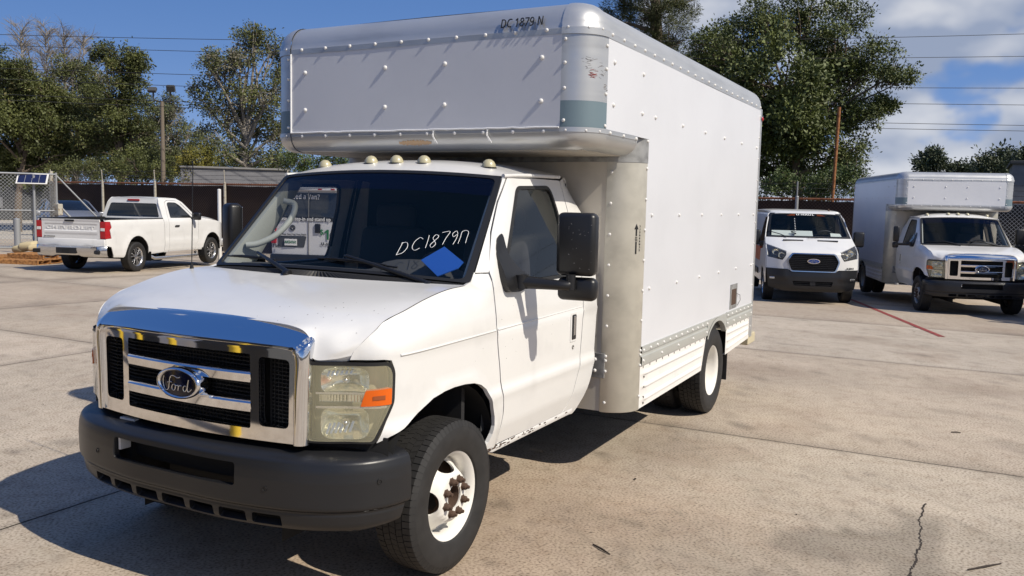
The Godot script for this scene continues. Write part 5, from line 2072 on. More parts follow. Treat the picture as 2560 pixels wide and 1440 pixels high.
	rounded_box(mb, Vector3(0, 0.56, 4.26), Vector3(1.85, 0.26, 0.22), 0.06)
	part(T, "front_bumper", mb, M.chrome_soft)
	mb = MB.new()
	mb.box(Vector3(0, 0.52, 1.6), Vector3(1.0, 0.2, 5.2))
	mb.box(Vector3(0, 0.70, 2.0), Vector3(1.6, 0.04, 1.7))
	mb.rod(Vector3(-0.7, 0.38, 0), Vector3(0.7, 0.38, 0), 0.08)
	mb.box(Vector3(0, 1.15, 2.2), Vector3(1.3, 0.3, 0.25))
	mb.box(Vector3(0.4, 1.3, 1.42), Vector3(0.5, 0.8, 0.15), 0.04)
	mb.box(Vector3(-0.4, 1.3, 1.42), Vector3(0.5, 0.8, 0.15), 0.04)
	part(T, "chassis", mb, M.interior_dark)

# ---------------------------------------------------------------- the cargo van facing us (origin: ground under the front axle)
const VZ := [[0.28, 0.90], [0.36, 0.955], [0.45, 0.975], [0.62, 0.98], [0.76, 0.965], [0.90, 0.955], [1.05, 0.945], [1.14, 0.925], [1.19, 0.89], [1.24, 0.80], [1.30, 0.65], [1.37, 0.45], [1.43, 0.28], [1.47, 0.17], [1.52, 0.08], [2.00, -0.60], [2.05, -0.69], [2.10, -0.90]]

func van_front(x: float, y: float) -> Vector3:
	var t := pv(VZ)
	var hw := van_w(y)
	var k := absf(x) / hw
	var pull := lerpf(0.30, 0.20, smoothstep(1.2, 1.5, y))
	return Vector3(x, y, curve_at(t, y) - pull * pow(k, 3.5))

func van_w(y: float) -> float:
	return curve_at(pv([[0.25, 0.90], [0.40, 0.98], [0.80, 1.01], [1.15, 1.00], [1.35, 0.985], [1.50, 0.965], [1.80, 0.90], [2.0, 0.85], [2.05, 0.80], [2.12, 0.7]]), y)

func make_van(at: Vector3, turn: float) -> void:
	var T := thing("cargo_van", "small white cargo van facing us, with black bumper and hexagonal black grille", "van", at, turn)
	T.scale = Vector3.ONE * 0.967
	var mb: MB
	var ins := Vector3(0, 1.0, -1.5)
	var st := Vector2(0.07, 0.045)
	var grille := pv([[-0.49, 0.745], [0.49, 0.745], [0.575, 0.98], [0.47, 1.16], [-0.47, 1.16], [-0.575, 0.98]])
	var hlp := pv([[0.985, 1.335], [0.58, 1.195], [0.585, 1.10], [0.66, 0.99], [0.975, 1.05]])
	var nose := pv([[-0.985, 0.80], [-0.55, 0.795], [-0.5, 0.775], [0.5, 0.775], [0.55, 0.795], [0.985, 0.80], [0.985, 1.30], [0.96, 1.475], [-0.96, 1.475], [-0.985, 1.30]])
	mb = MB.new()
	mb.panel(nose, [rounded(grille, 0.05), hlp, mirrored(hlp)], van_front, st, 0.03, ins)
	part(T, "hood", mb, M.white_paint)
	mb = MB.new()
	var bump := pv([[-0.93, 0.36], [-0.6, 0.30], [0.6, 0.30], [0.93, 0.36], [0.985, 0.795], [0.56, 0.79], [0.505, 0.770], [-0.505, 0.770], [-0.56, 0.79], [-0.985, 0.795]])
	var low := rounded(pv([[-0.40, 0.43], [0.40, 0.43], [0.435, 0.535], [-0.435, 0.535]]), 0.02)
	mb.panel(bump, [low], func(u: float, v: float) -> Vector3: return van_front(u, v) + Vector3(0, 0, 0.012 + 0.02 * smoothstep(0.5, 0.62, v) * smoothstep(0.5, 0.6, absf(u))), st, 0.03, ins)
	var b := part(T, "bumper", mb, M.bumper_grey)
	mb = MB.new()
	mb.box(Vector3(0, 0.48, 0.90), Vector3(0.9, 0.14, 0.03))
	part(b, "lower_grille", mb, M.black_matte)
	mb = MB.new()
	for k in 2:
		mb.box(Vector3(0, 0.462 + k * 0.04, 0.95), Vector3(0.82, 0.012, 0.02), 0.003)
	mb.box(Vector3(0, 0.485, 0.962), Vector3(0.12, 0.09, 0.02), 0.003)
	part(b, "lower_grille_bar", mb, M.black_plastic)
	for sg in [1.0, -1.0]:
		mb = MB.new()
		var q := van_front(0.86 * sg, 0.585)
		mb.box(q + Vector3(0, 0, 0.03), Vector3(0.13, 0.055, 0.03), 0.012, Basis(Vector3.UP, 0.55 * sg))
		part(b, "fog_lamp", mb, M.alloy)
	# grille
	var G := group_node(T, "grille")
	mb = MB.new()
	var big := rounded(grille, 0.05)
	var small := PackedVector2Array()
	for q in big:
		small.append(Vector2(q.x * 0.945, 0.955 + (q.y - 0.955) * 0.90))
	mb.panel(big, [small], func(u: float, v: float) -> Vector3: return van_front(u, v) + Vector3(0, 0, 0.02), Vector2(0.05, 0.03), 0.03, ins)
	part(G, "grille_rim", mb, M.chrome_soft)
	mb = MB.new()
	mb.panel(small, [], func(u: float, v: float) -> Vector3: return van_front(u, v) - Vector3(0, 0, 0.03), Vector2(0.1, 0.05), 0.0, ins)
	part(G, "grille_backing", mb, M.black_matte)
	mb = MB.new()
	for k in 9:
		var y := 0.79 + k * 0.041
		var hw := 0.44 + 0.09 * smoothstep(0.19, 0.0, absf(y - 0.97))
		for j in 24:
			var x := lerpf(-hw, hw, (j + 0.5) / 24.0)
			mb.box(van_front(x, y) - Vector3(0, 0, 0.018), Vector3(hw * 2.0 / 24.0 * 0.8, 0.012, 0.015), 0.0)
	part(G, "grille_mesh", mb, M.black_plastic).set_meta("kind", "stuff")
	var E := group_node(T, "emblem")
	E.position = Vector3(0, 0.985, 0.965)
	mb = MB.new()
	mb.panel(ellipse(0, 0, 0.135, 0.055), [], func(u: float, v: float) -> Vector3: return Vector3(u, v, 0.02 - 0.6 * u * u), Vector2(0.04, 0.03), 0.015, Vector3(0, 0, -1))
	part(E, "emblem_rim", mb, M.chrome)
	mb = MB.new()
	mb.panel(ellipse(0, 0, 0.122, 0.045), [], func(u: float, v: float) -> Vector3: return Vector3(u, v, 0.023 - 0.6 * u * u), Vector2(0.04, 0.03), 0.0, Vector3(0, 0, -1))
	part(E, "emblem_oval", mb, M.emblem_bright_blue)
	mb = MB.new()
	for stroke in ford_script():
		var pts := PackedVector3Array()
		for q in stroke:
			pts.append(Vector3(q.x * 0.9, q.y * 0.78, 0.026 - 0.6 * q.x * q.x))
		mb.tube(pts, 0.0035, 4)
	part(E, "emblem_script", mb, M.chrome)
	# headlights
	for sg in [1.0, -1.0]:
		var H := group_node(T, "headlight")
		var poly := hlp if sg > 0.0 else mirrored(hlp)
		mb = MB.new()
		mb.panel(poly, [], func(u: float, v: float) -> Vector3: return van_front(u, v) - Vector3(0, 0, 0.05), Vector2(0.08, 0.08), 0.0, ins)
		part(H, "housing", mb, M.black_plastic)
		mb = MB.new()
		for q in [[0.80, 1.17], [0.68, 1.10]]:
			var c := van_front(q[0] * sg, q[1]) - Vector3(0, 0, 0.035)
			mb.lathe(c, Vector3(0.35 * sg, 0.15, 0.9).normalized(), pv([[0.02, 0.075], [-0.01, 0.06], [-0.03, 0.03], [-0.02, 0.0]]), 16, 0.2)
		part(H, "reflector", mb, M.lamp_reflector)
		mb = MB.new()
		mb.panel(poly, [], van_front, Vector2(0.08, 0.06), 0.0, ins)
		part(H, "lens", mb, M.lens_new)
	# hood vents
	for sg in [1.0, -1.0]:
		mb = MB.new()
		mb.box(van_front(0.38 * sg, 1.415) + Vector3(0, 0.006, 0.004), Vector3(0.45, 0.02, 0.05), 0.006, Basis(Vector3.RIGHT, 0.35))
		part(T, "hood_vent", mb, M.black_plastic)
	# windshield with border and banner
	var ws := rounded(pv([[-0.925, 1.478], [0.925, 1.478], [0.815, 2.035], [-0.815, 2.035]]), 0.04)
	var ws_in := rounded(pv([[-0.875, 1.515], [0.875, 1.515], [0.775, 2.005], [-0.775, 2.005]]), 0.05)
	mb = MB.new()
	mb.panel(ws, [ws_in], func(u: float, v: float) -> Vector3: return van_front(u, v) + Vector3(0, 0.003, 0.003), st, 0.02, ins)
	part(T, "windshield_border", mb, M.seal_black)
	mb = MB.new()
	mb.panel(ws_in, [], van_front, st, 0.0, ins)
	part(T, "windshield", mb, M.windshield_glass)
	var tilt := Basis(Vector3.RIGHT, -0.96)
	words(T, "windshield_lettering", "U-HAUL", 0.052, van_front(-0.02, 1.995) + Vector3(0, 0.008, 0.008), tilt, M.print_white, 1.6, 0.003)
	mb = MB.new()
	for sg in [1.0, -1.0]:
		for k in 3:
			var c := van_front(0.34 * sg, 1.975 + k * 0.014) + Vector3(0, 0.008, 0.008)
			mb.box(c - Vector3(0.02 * k * sg, 0, 0), Vector3(0.18 - 0.04 * k, 0.006, 0.003), 0.0, tilt)
	part(T, "windshield_stripe", mb, M.print_orange)
	mb = MB.new()
	for k in 9:
		mb.box(van_front(-0.29 + 0.012 * k * 0.2, 1.60 + k * 0.038) + Vector3(0, 0.004, 0.004), Vector3(0.016, 0.019, 0.003), 0.0, tilt)
	part(T, "windshield_dash_strip", mb, M.print_white)
	mb = MB.new()
	mb.tube(PackedVector3Array([van_front(-0.50, 1.47) + Vector3(0, 0.02, 0.03), van_front(-0.65, 1.53) + Vector3(0, 0.02, 0.02), van_front(-0.90, 1.60) + Vector3(0, 0.015, 0.015)]), 0.010, 6)
	mb.tube(PackedVector3Array([van_front(-0.05, 1.46) + Vector3(0, 0.02, 0.03), van_front(0.30, 1.49) + Vector3(0, 0.02, 0.02)]), 0.010, 6)
	part(T, "wiper", mb, M.black_plastic)
	# sides
	for sg in [1.0, -1.0]:
		mb = MB.new()
		var edge := []
		for y in [0.80, 1.0, 1.15, 1.24, 1.30, 1.37, 1.43, 1.475, 1.60, 1.75, 1.90, 2.0, 2.06]:
			edge.append([van_front(van_w(y), y).z - 0.005, y])
		var poly := pv(edge)
		poly.append_array(pv([[-1.2, 2.08], [-4.2, 2.08], [-4.25, 0.45], [-3.75, 0.40]]))
		poly.append_array(pv([[-3.70, 0.40], [-3.68, 0.55], [-3.55, 0.72], [-3.30, 0.80], [-3.05, 0.72], [-2.92, 0.55], [-2.90, 0.40], [-0.42, 0.40], [-0.40, 0.55], [-0.26, 0.74], [0.0, 0.80], [0.26, 0.74], [0.40, 0.55], [0.43, 0.45], [0.52, 0.45]]))
		var win := rounded(pv([[-0.10, 1.40], [-0.14, 1.22], [-0.5, 1.17], [-1.25, 1.17], [-1.25, 1.92], [-0.66, 1.95], [-0.56, 1.90]]), 0.03)
		var SF := func(u: float, v: float) -> Vector3: return Vector3(van_w(v), v, u)
		mb.panel(poly, [win], SF, Vector2(0.2, 0.1), 0.02, ins, sg)
		var side := part(T, "side_panel", mb, M.white_paint)
		mb = MB.new()
		mb.panel(win, [], func(u: float, v: float) -> Vector3: return Vector3(van_w(v) - 0.012, v, u), Vector2(0.2, 0.1), 0.0, ins, sg)
		part(side, "window", mb, M.dark_glass)
		mb = MB.new()
		mb.box(Vector3(1.01 * sg, 0.62, -1.9), Vector3(0.03, 0.14, 1.9), 0.01)
		part(side, "rub_strip", mb, M.black_plastic)
		mb = MB.new()
		mb.box(Vector3(1.006 * sg, 1.05, -1.35), Vector3(0.012, 0.34, 1.4), 0.004)
		part(side, "side_graphic", mb, M.print_orange)
		for c in [0.0, -3.30]:
			mb = MB.new()
			var rows := []
			for k in 11:
				var a := PI * k / 10.0
				rows.append(PackedVector3Array([Vector3(0.98 * sg, 0.36 + 0.44 * sin(a), c + 0.41 * cos(a)), Vector3(0.5 * sg, 0.36 + 0.44 * sin(a), c + 0.41 * cos(a))]))
			mb.grid(rows)
			part(T, "wheel_well", mb, M.black_matte)
			alloy_wheel(T, Vector3(0.87 * sg, 0.35, c), sg, 0.35, 0.235, 0.21, 8)
		var R := group_node(T, "side_mirror")
		mb = MB.new()
		rounded_box(mb, Vector3(1.17 * sg, 1.455, -0.30), Vector3(0.24, 0.36, 0.14), 0.05)
		part(R, "mirror_head", mb, M.bumper_grey)
		mb = MB.new()
		mb.box(Vector3(1.02 * sg, 1.32, -0.28), Vector3(0.16, 0.08, 0.10), 0.02)
		part(R, "mirror_arm", mb, M.black_plastic)
	# roof
	mb = MB.new()
	var rows := []
	for q in [[-0.62, 2.03, 0.82], [-0.74, 2.07, 0.84], [-1.0, 2.105, 0.84], [-2.0, 2.13, 0.85], [-4.0, 2.12, 0.85], [-4.25, 2.08, 0.84]]:
		var row := PackedVector3Array()
		for a in [-1.0, -0.92, -0.6, 0.0, 0.6, 0.92, 1.0]:
			row.append(Vector3(a * q[2], q[1] + (0.0 if absf(a) < 0.9 else (-0.015 if absf(a) < 1.0 else -0.045)), q[0] + (-0.20 * pow(absf(a), 3.5) if q[0] > -0.9 else 0.0)))
		rows.append(row)
	mb.grid(loft(rows, 3, 3), false, false, 0.3)
	part(T, "roof", mb, M.white_paint)
	mb = MB.new()
	mb.lathe(Vector3(0.58, 2.09, -1.0), Vector3.UP, pv([[0.0, 0.035], [0.02, 0.025], [0.07, 0.006], [0.075, 0.0]]), 10)
	part(T, "roof_aerial", mb, M.rust)
	words(T, "fleet_number", "BE 3011 K", 0.042, van_front(0.80, 0.835) + Vector3(0, 0, 0.012), Basis(Vector3.UP, 0.62), M.print_black, 0.8, 0.004)
	# inside
	mb = MB.new()
	mb.box(Vector3(0, 1.35, -0.22), Vector3(1.75, 0.25, 0.42), 0.05)
	mb.box(Vector3(0, 0.6, -2.0), Vector3(1.8, 0.3, 4.4))
	mb.box(Vector3(0, 1.3, -1.55), Vector3(1.7, 1.4, 0.05))
	for sx in [-0.5, 0.5]:
		mb.box(Vector3(sx, 1.35, -1.25), Vector3(0.5, 0.75, 0.15), 0.05)
		mb.box(Vector3(sx, 1.80, -1.28), Vector3(0.28, 0.18, 0.10), 0.04)
	part(T, "van_interior", mb, M.interior_dark)
	mb = MB.new()
	var pts := PackedVector3Array()
	for k in 25:
		var a := TAU * k / 24.0
		pts.append(Vector3(0.42, 1.52, -0.46) + Basis(Vector3.RIGHT, 0.9) * Vector3(cos(a) * 0.19, sin(a) * 0.19, 0))
	mb.tube(pts, 0.014, 6, false)
	part(T, "steering_wheel", mb, M.interior_grey)

# ---------------------------------------------------------------- the step-in van seen from behind
func make_step_van(at: Vector3, turn: float) -> void:
	var T := thing("rental_van", "tall white rental van seen from behind through the box truck's windshield, with black rear windows", "van", at, turn)
	var mb: MB
	var dy := -0.18
	var back := rounded(pv([[-0.96, 0.55], [0.96, 0.55], [0.97, 1.4], [0.90, 2.18], [0.82, 2.25], [-0.82, 2.25], [-0.90, 2.18], [-0.97, 1.4]]), 0.05)
	var F := func(u: float, v: float) -> Vector3: return Vector3(u, v, 0.10 * smoothstep(1.4, 2.25, v) + 0.05 * pow(absf(u) / 0.97, 4.0))
	mb = MB.new()
	mb.panel(back, [], F, Vector2(0.1, 0.1), 0.05, Vector3(0, 1, 3))
	part(T, "rear_door", mb, M.panel_white)
	var rows := []
	for q in [[0.0, 0.0], [0.3, 0.0], [5.0, 0.0]]:
		var row := PackedVector3Array()
		for p in [[-0.96, 0.5], [-0.975, 1.4], [-0.90, 2.16], [-0.82, 2.24], [0.0, 2.27], [0.82, 2.24], [0.90, 2.16], [0.975, 1.4], [0.96, 0.5]]:
			row.append(Vector3(p[0] * (1.0 if q[0] > 0.1 else 0.995), p[1], q[0] + 0.06))
		rows.append(row)
	mb = MB.new()
	mb.grid(rows, false, false, 0.6)
	part(T, "van_body", mb, M.white_paint)
	mb = MB.new()
	mb.panel(rounded(pv([[-0.86, 1.42], [0.86, 1.42], [0.80, 2.10], [-0.80, 2.10]]), 0.03), [], func(u: float, v: float) -> Vector3: return F.call(u, v) - Vector3(0, 0, 0.012), Vector2(0.1, 0.1), 0.02, Vector3(0, 1, 3))
	part(T, "rear_window", mb, M.dark_glass)
	mb = MB.new()
	mb.box(Vector3(0, 1.30, -0.012), Vector3(0.012, 1.75, 0.02))
	part(T, "door_seam", mb, M.bolt_steel)
	mb = MB.new()
	rounded_box(mb, Vector3(0, 2.185, 0.02), Vector3(1.50, 0.085, 0.14), 0.03)
	part(T, "lamp_rail", mb, M.panel_white)
	for x in [-0.62, -0.30, 0.30, 0.62]:
		mb = MB.new()
		mb.box(Vector3(x, 2.185, -0.052), Vector3(0.10, 0.036, 0.02), 0.008)
		part(T, "marker_lamp", mb, M.red_lens)
	for sg in [1.0, -1.0]:
		mb = MB.new()
		mb.box(Vector3(0.90 * sg, 1.15, 0.02), Vector3(0.13, 0.58, 0.09), 0.02)
		var tl := part(T, "tail_lamp", mb, M.red_lens)
		mb = MB.new()
		mb.box(Vector3(0.90 * sg, 1.12, -0.03), Vector3(0.10, 0.12, 0.02), 0.01)
		part(tl, "reversing_lamp", mb, M.alloy)
	mb = MB.new()
	mb.panel(rounded(pv([[0.12, 0.78], [0.78, 0.78], [0.80, 1.05], [0.06, 1.05]]), 0.03), [], func(u: float, v: float) -> Vector3: return F.call(u, v) - Vector3(0, 0, 0.010), Vector2(0.1, 0.1), 0.02, Vector3(0, 1, 3))
	part(T, "plate_recess", mb, M.interior_grey)
	var P := group_node(T, "licence_plate")
	mb = MB.new()
	mb.box(Vector3(0.45, 0.90, -0.03), Vector3(0.32, 0.16, 0.012), 0.006)
	part(P, "plate", mb, M.print_white)
	words(P, "plate_lettering", "AN34161", 0.065, Vector3(0.45, 0.905, -0.04), Basis(Vector3.UP, PI), M.print_green, 0.8, 0.003)
	mb = MB.new()
	rounded_box(mb, Vector3(-0.23, 1.25, -0.02), Vector3(0.14, 0.22, 0.04), 0.018)
	part(T, "door_handle", mb, M.black_plastic)
	# round badge
	mb = MB.new()
	mb.lathe(Vector3(0.41, 1.25, -0.005), Vector3(0, 0, -1), pv([[0.0, 0.072], [0.012, 0.072], [0.016, 0.06], [0.012, 0.052], [0.012, 0.0]]), 24)
	var bd := part(T, "badge", mb, M.interior_grey)
	mb = MB.new()
	for sg in [1.0, -1.0]:
		mb.tube(p3([[0.41, 1.215, -0.02], [0.41 + 0.018 * sg, 1.25, -0.022], [0.41 + 0.045 * sg, 1.275, -0.02], [0.41 + 0.050 * sg, 1.245, -0.02]]), 0.008, 5)
	part(bd, "badge_emblem", mb, M.chrome_soft)
	var face := Basis(Vector3.UP, PI)
	words(T, "rear_lettering", "Need a Van?", 0.115, Vector3(0.14, 2.00, 0.045), face, M.print_white, 0.85, 0.004)
	words(T, "rear_lettering", "Easy to step-in and stand up", 0.082, Vector3(0.10, 1.465, -0.02), face, M.print_white, 0.85, 0.004)
	words(T, "rear_lettering", "Drive Now. Don't Text Your Phone", 0.045, Vector3(0.43, 1.09, -0.02), face, M.print_black, 0.72, 0.004)
	words(T, "price_lettering", "$", 0.13, Vector3(-0.33, 1.16, -0.02), face, M.print_green, 1.0, 0.004)
	words(T, "price_lettering", "19", 0.24, Vector3(-0.56, 1.10, -0.02), face, M.print_green, 1.0, 0.004)
	words(T, "side_lettering", "U-HAUL", 0.07, Vector3(-0.54, 0.88, -0.02), face, M.print_black, 1.3, 0.004)
	words(T, "fleet_number", "EM", 0.08, Vector3(0.84, 0.80, -0.02), face, M.print_black, 1.0, 0.004)
	mb = MB.new()
	rounded_box(mb, Vector3(0, 0.50, 0.0), Vector3(1.95, 0.22, 0.16), 0.05)
	part(T, "rear_bumper", mb, M.bumper_grey)
	for sg in [1.0, -1.0]:
		for z in [1.0, 4.2]:
			alloy_wheel(T, Vector3(0.85 * sg, 0.34, z), sg, 0.34, 0.22, 0.2)

# ---------------------------------------------------------------- the silver car behind the gate
func make_sedan(at: Vector3, turn: float) -> void:
	var T := thing("silver_car", "silver car half hidden behind the pickup's bed and the chain-link gate", "car", at, turn)
	T.scale = Vector3(1.15, 1.28, 1.15)
	var mb := MB.new()
	var rows := []
	for q in [[-2.2, 0.45, 0.80, 0.70], [-2.1, 0.40, 0.98, 0.82], [-1.4, 0.34, 1.12, 0.88], [-0.5, 0.32, 1.10, 0.90], [0.8, 0.32, 1.10, 0.90], [1.4, 0.34, 1.06, 0.88], [2.1, 0.40, 0.92, 0.80], [2.3, 0.5, 0.62, 0.62]]:
		var row := PackedVector3Array()
		for p in [[-0.9, 0.0], [-1.0, 0.35], [-0.97, 0.75], [-0.80, 1.0], [0.0, 1.04], [0.80, 1.0], [0.97, 0.75], [1.0, 0.35], [0.9, 0.0]]:
			row.append(Vector3(p[0] * q[3], lerpf(q[1], q[2], p[1]), q[0]))
		rows.append(row)
	mb.grid(loft(rows, 4, 3), false, false, 0.3)
	part(T, "car_body", mb, M.silver_paint)
	mb = MB.new()
	rows = []
	for q in [[-1.75, 1.00, 0.68], [-1.05, 1.36, 0.58], [-0.3, 1.43, 0.58], [0.4, 1.36, 0.58], [1.25, 0.96, 0.70]]:
		var row := PackedVector3Array()
		for p in [[-1.22, 0.0], [-1.0, 1.0], [0.0, 1.03], [1.0, 1.0], [1.22, 0.0]]:
			row.append(Vector3(p[0] * q[2], lerpf(0.96, q[1], p[1]), q[0]))
		rows.append(row)
	mb.grid(loft(rows, 4, 1), false, false, 0.5)
	part(T, "car_windows", mb, M.dark_glass)
	mb = MB.new()
	for sg in [1.0, -1.0]:
		mb = MB.new()
		mb.tube(p3([[0.84 * sg, 0.97, 1.25], [0.62 * sg, 1.37, 0.40], [0.60 * sg, 1.44, -0.3], [0.62 * sg, 1.38, -1.05], [0.83 * sg, 1.01, -1.75]]), 0.03, 6)
		part(T, "roof_rail", mb, M.silver_paint)
	for sg in [1.0, -1.0]:
		mb = MB.new()
		rounded_box(mb, Vector3(0.98 * sg, 1.02, 0.72), Vector3(0.18, 0.13, 0.10), 0.03)
		part(T, "side_mirror", mb, M.silver_paint)
		for z in [-1.35, 1.38]:
			alloy_wheel(T, Vector3(0.80 * sg, 0.31, z), sg, 0.31, 0.21, 0.2)
	mb = MB.new()
	mb.box(Vector3(0, 0.6, -2.2), Vector3(1.4, 0.12, 0.06), 0.02)
	part(T, "tail_lamp", mb, M.red_lens)

# ---------------------------------------------------------------- ground
func fall(z: float) -> float:      # the yard drains gently away to the back
	var q := clampf(-z - 4.0, 0.0, 22.0)
	return -0.0235 * q * q / (q + 1.5)

var n1 := FastNoiseLite.new()
var n2 := FastNoiseLite.new()
var n3 := FastNoiseLite.new()

func stain(x: float, z: float, tone: Vector3) -> Color:
	var c := Vector3(0.505, 0.435, 0.345) + tone
	var w := 0.5 + 0.5 * n1.get_noise_2d(x * 0.5, z * 0.5)
	var f := n2.get_noise_2d(x, z)
	var g := n3.get_noise_2d(x, z)
	# rust-brown soil round the front of the big truck
	var d := Vector2((x - 0.9) / 2.3, (z + 0.5) / 2.4).length()
	var brown := clampf(1.15 - d + 0.25 * f, 0.0, 1.0)
	brown = brown * brown * (3.0 - 2.0 * brown)
	c = c.lerp(Vector3(0.420, 0.318, 0.228), brown * 0.8)
	# greyer, damper concrete in the foreground
	var near := clampf((z + 3.2) / 3.0, 0.0, 1.0) * clampf((x - 1.2) / 1.6, 0.0, 1.0)
	c = c.lerp(Vector3(0.450, 0.390, 0.308), near * 0.7)
	c *= 0.90 + 0.20 * w
	c *= 1.0 + 0.10 * f + 0.05 * g
	c = c.lerp(Vector3(0.34, 0.26, 0.19), clampf(n1.get_noise_2d(x * 1.3 + 40.0, z * 1.3) * 1.5 - 0.25, 0.0, 0.45))
	# long pale and dark drifts left by water
	var drift := n1.get_noise_2d(x * 0.9 + 7.0, z * 2.3 + 3.0)
	c *= 1.0 + 0.13 * drift
	var speck := n3.get_noise_2d(x * 1.9, z * 1.9)
	c *= 1.0 - 0.22 * smoothstep(0.38, 0.62, speck)
	# dark blotches
	var b := n2.get_noise_2d(x * 1.7 + 90.0, z * 1.7)
	c *= 1.0 - 0.30 * smoothstep(0.42, 0.60, b)
	# oil-damp patch along the joint
	var p := Vector2((x - 2.62 + 0.10 * g) / 0.42, (z + 1.34 + 0.35 * (x - 2.62)) / 0.24)
	var wet := smoothstep(1.15, 0.95, p.length() + 0.25 * f)
	wet = maxf(wet, smoothstep(0.16, 0.10, absf(x - 2.95) + 0.05 * f) * smoothstep(-2.3, -1.9, z) * smoothstep(0.2, -0.8, z))
	c *= 1.0 - 0.30 * wet
	# tyre-worn lanes
	c *= 1.0 - 0.05 * smoothstep(0.3, 0.6, n1.get_noise_2d(x * 0.35 + 9.0, z * 2.0))
	return Color(c.x, c.y, c.z)

func slab(parent: Node, x0: float, x1: float, z0: float, z1: float, k: int) -> void:
	var gap := 0.006
	x0 += gap
	x1 -= gap
	z0 += gap
	z1 -= gap
	var near := Vector2(clampf(1.6, x0, x1) - 1.6, clampf(0.0, z0, z1) - 0.0).length()
	var step := 0.075 if near < 3.2 else (0.16 if near < 9.0 else 0.45)
	var nx := int(ceil((x1 - x0) / step))
	var nz := int(ceil((z1 - z0) / step))
	var rng := RandomNumberGenerator.new()
	rng.seed = 100 + k
	var tone := Vector3.ONE * rng.randf_range(-0.030, 0.022) + Vector3(rng.randf_range(0, 0.014), 0, 0)
	var v := PackedVector3Array()
	var n := PackedVector3Array()
	var c := PackedColorArray()
	var idx := PackedInt32Array()
	for j in nz + 1:
		for i in nx + 1:
			var x := lerpf(x0, x1, float(i) / nx)
			var z := lerpf(z0, z1, float(j) / nz)
			var edge := minf(minf(x - x0, x1 - x), minf(z - z0, z1 - z))
			v.append(Vector3(x, fall(z) - (0.004 if edge < 0.001 else 0.0), z))
			n.append(Vector3(0, 1, -(fall(z + 0.05) - fall(z - 0.05)) / 0.1).normalized())
			var col := stain(x, z, tone)
			if edge < 0.001:
				col = Color(col.r * 0.75, col.g * 0.75, col.b * 0.75)
			c.append(col)
	for j in nz:
		for i in nx:
			var a := j * (nx + 1) + i
			idx.append_array(PackedInt32Array([a, a + 1, a + nx + 2, a, a + nx + 2, a + nx + 1]))
	# sides of the slab, down into the joint
	var rim := []
	for i in nx + 1:
		rim.append(i)
	for j in range(1, nz + 1):
		rim.append(j * (nx + 1) + nx)
	for i in range(nx - 1, -1, -1):
		rim.append(nz * (nx + 1) + i)
	for j in range(nz - 1, 0, -1):
		rim.append(j * (nx + 1))
	var base := v.size()
	for q in rim:
		for dy in [0.0, -0.05]:
			v.append(v[q] + Vector3(0, dy, 0))
			n.append((Vector3(v[q].x - (x0 + x1) * 0.5, 0, v[q].z - (z0 + z1) * 0.5)).normalized())
			c.append(Color(0.12, 0.105, 0.085))
	for i in rim.size():
		var a := base + i * 2
		var b := base + ((i + 1) % rim.size()) * 2
		idx.append_array(PackedInt32Array([a, b, b + 1, a, b + 1, a + 1]))
	var arr := []
	arr.resize(Mesh.ARRAY_MAX)
	arr[Mesh.ARRAY_VERTEX] = v
	arr[Mesh.ARRAY_NORMAL] = n
	arr[Mesh.ARRAY_COLOR] = c
	arr[Mesh.ARRAY_INDEX] = idx
	var m := ArrayMesh.new()
	m.add_surface_from_arrays(Mesh.PRIMITIVE_TRIANGLES, arr)
	var o := MeshInstance3D.new()
	o.name = numbered(parent, "slab")
	o.mesh = m
	o.material_override = M.concrete
	parent.add_child(o)

func sheet(called: String, pts: Array, lift: float, m: Material, step := 1.0) -> MeshInstance3D:
	# a flat strip given by its four corners (x, z), laid on the falling ground
	var mb := MB.new()
	var a := Vector2(pts[0][0], pts[0][1])
	var b := Vector2(pts[1][0], pts[1][1])
	var c := Vector2(pts[2][0], pts[2][1])
	var d := Vector2(pts[3][0], pts[3][1])
	var nu := maxi(1, int(a.distance_to(b) / step))
	var nv := maxi(1, int(a.distance_to(d) / step))
	var rows := []
	for i in nv + 1:
		var row := PackedVector3Array()
		for j in nu + 1:
			var q := a.lerp(b, float(j) / nu).lerp(d.lerp(c, float(j) / nu), float(i) / nv)
			row.append(Vector3(q.x, fall(q.y) + lift, q.y))
		rows.append(row)
	mb.use_c = m.vertex_color_use_as_albedo
	mb.col = Color(0.075, 0.085, 0.035)
	mb.grid(rows)
	return struct_part(called, mb, m)

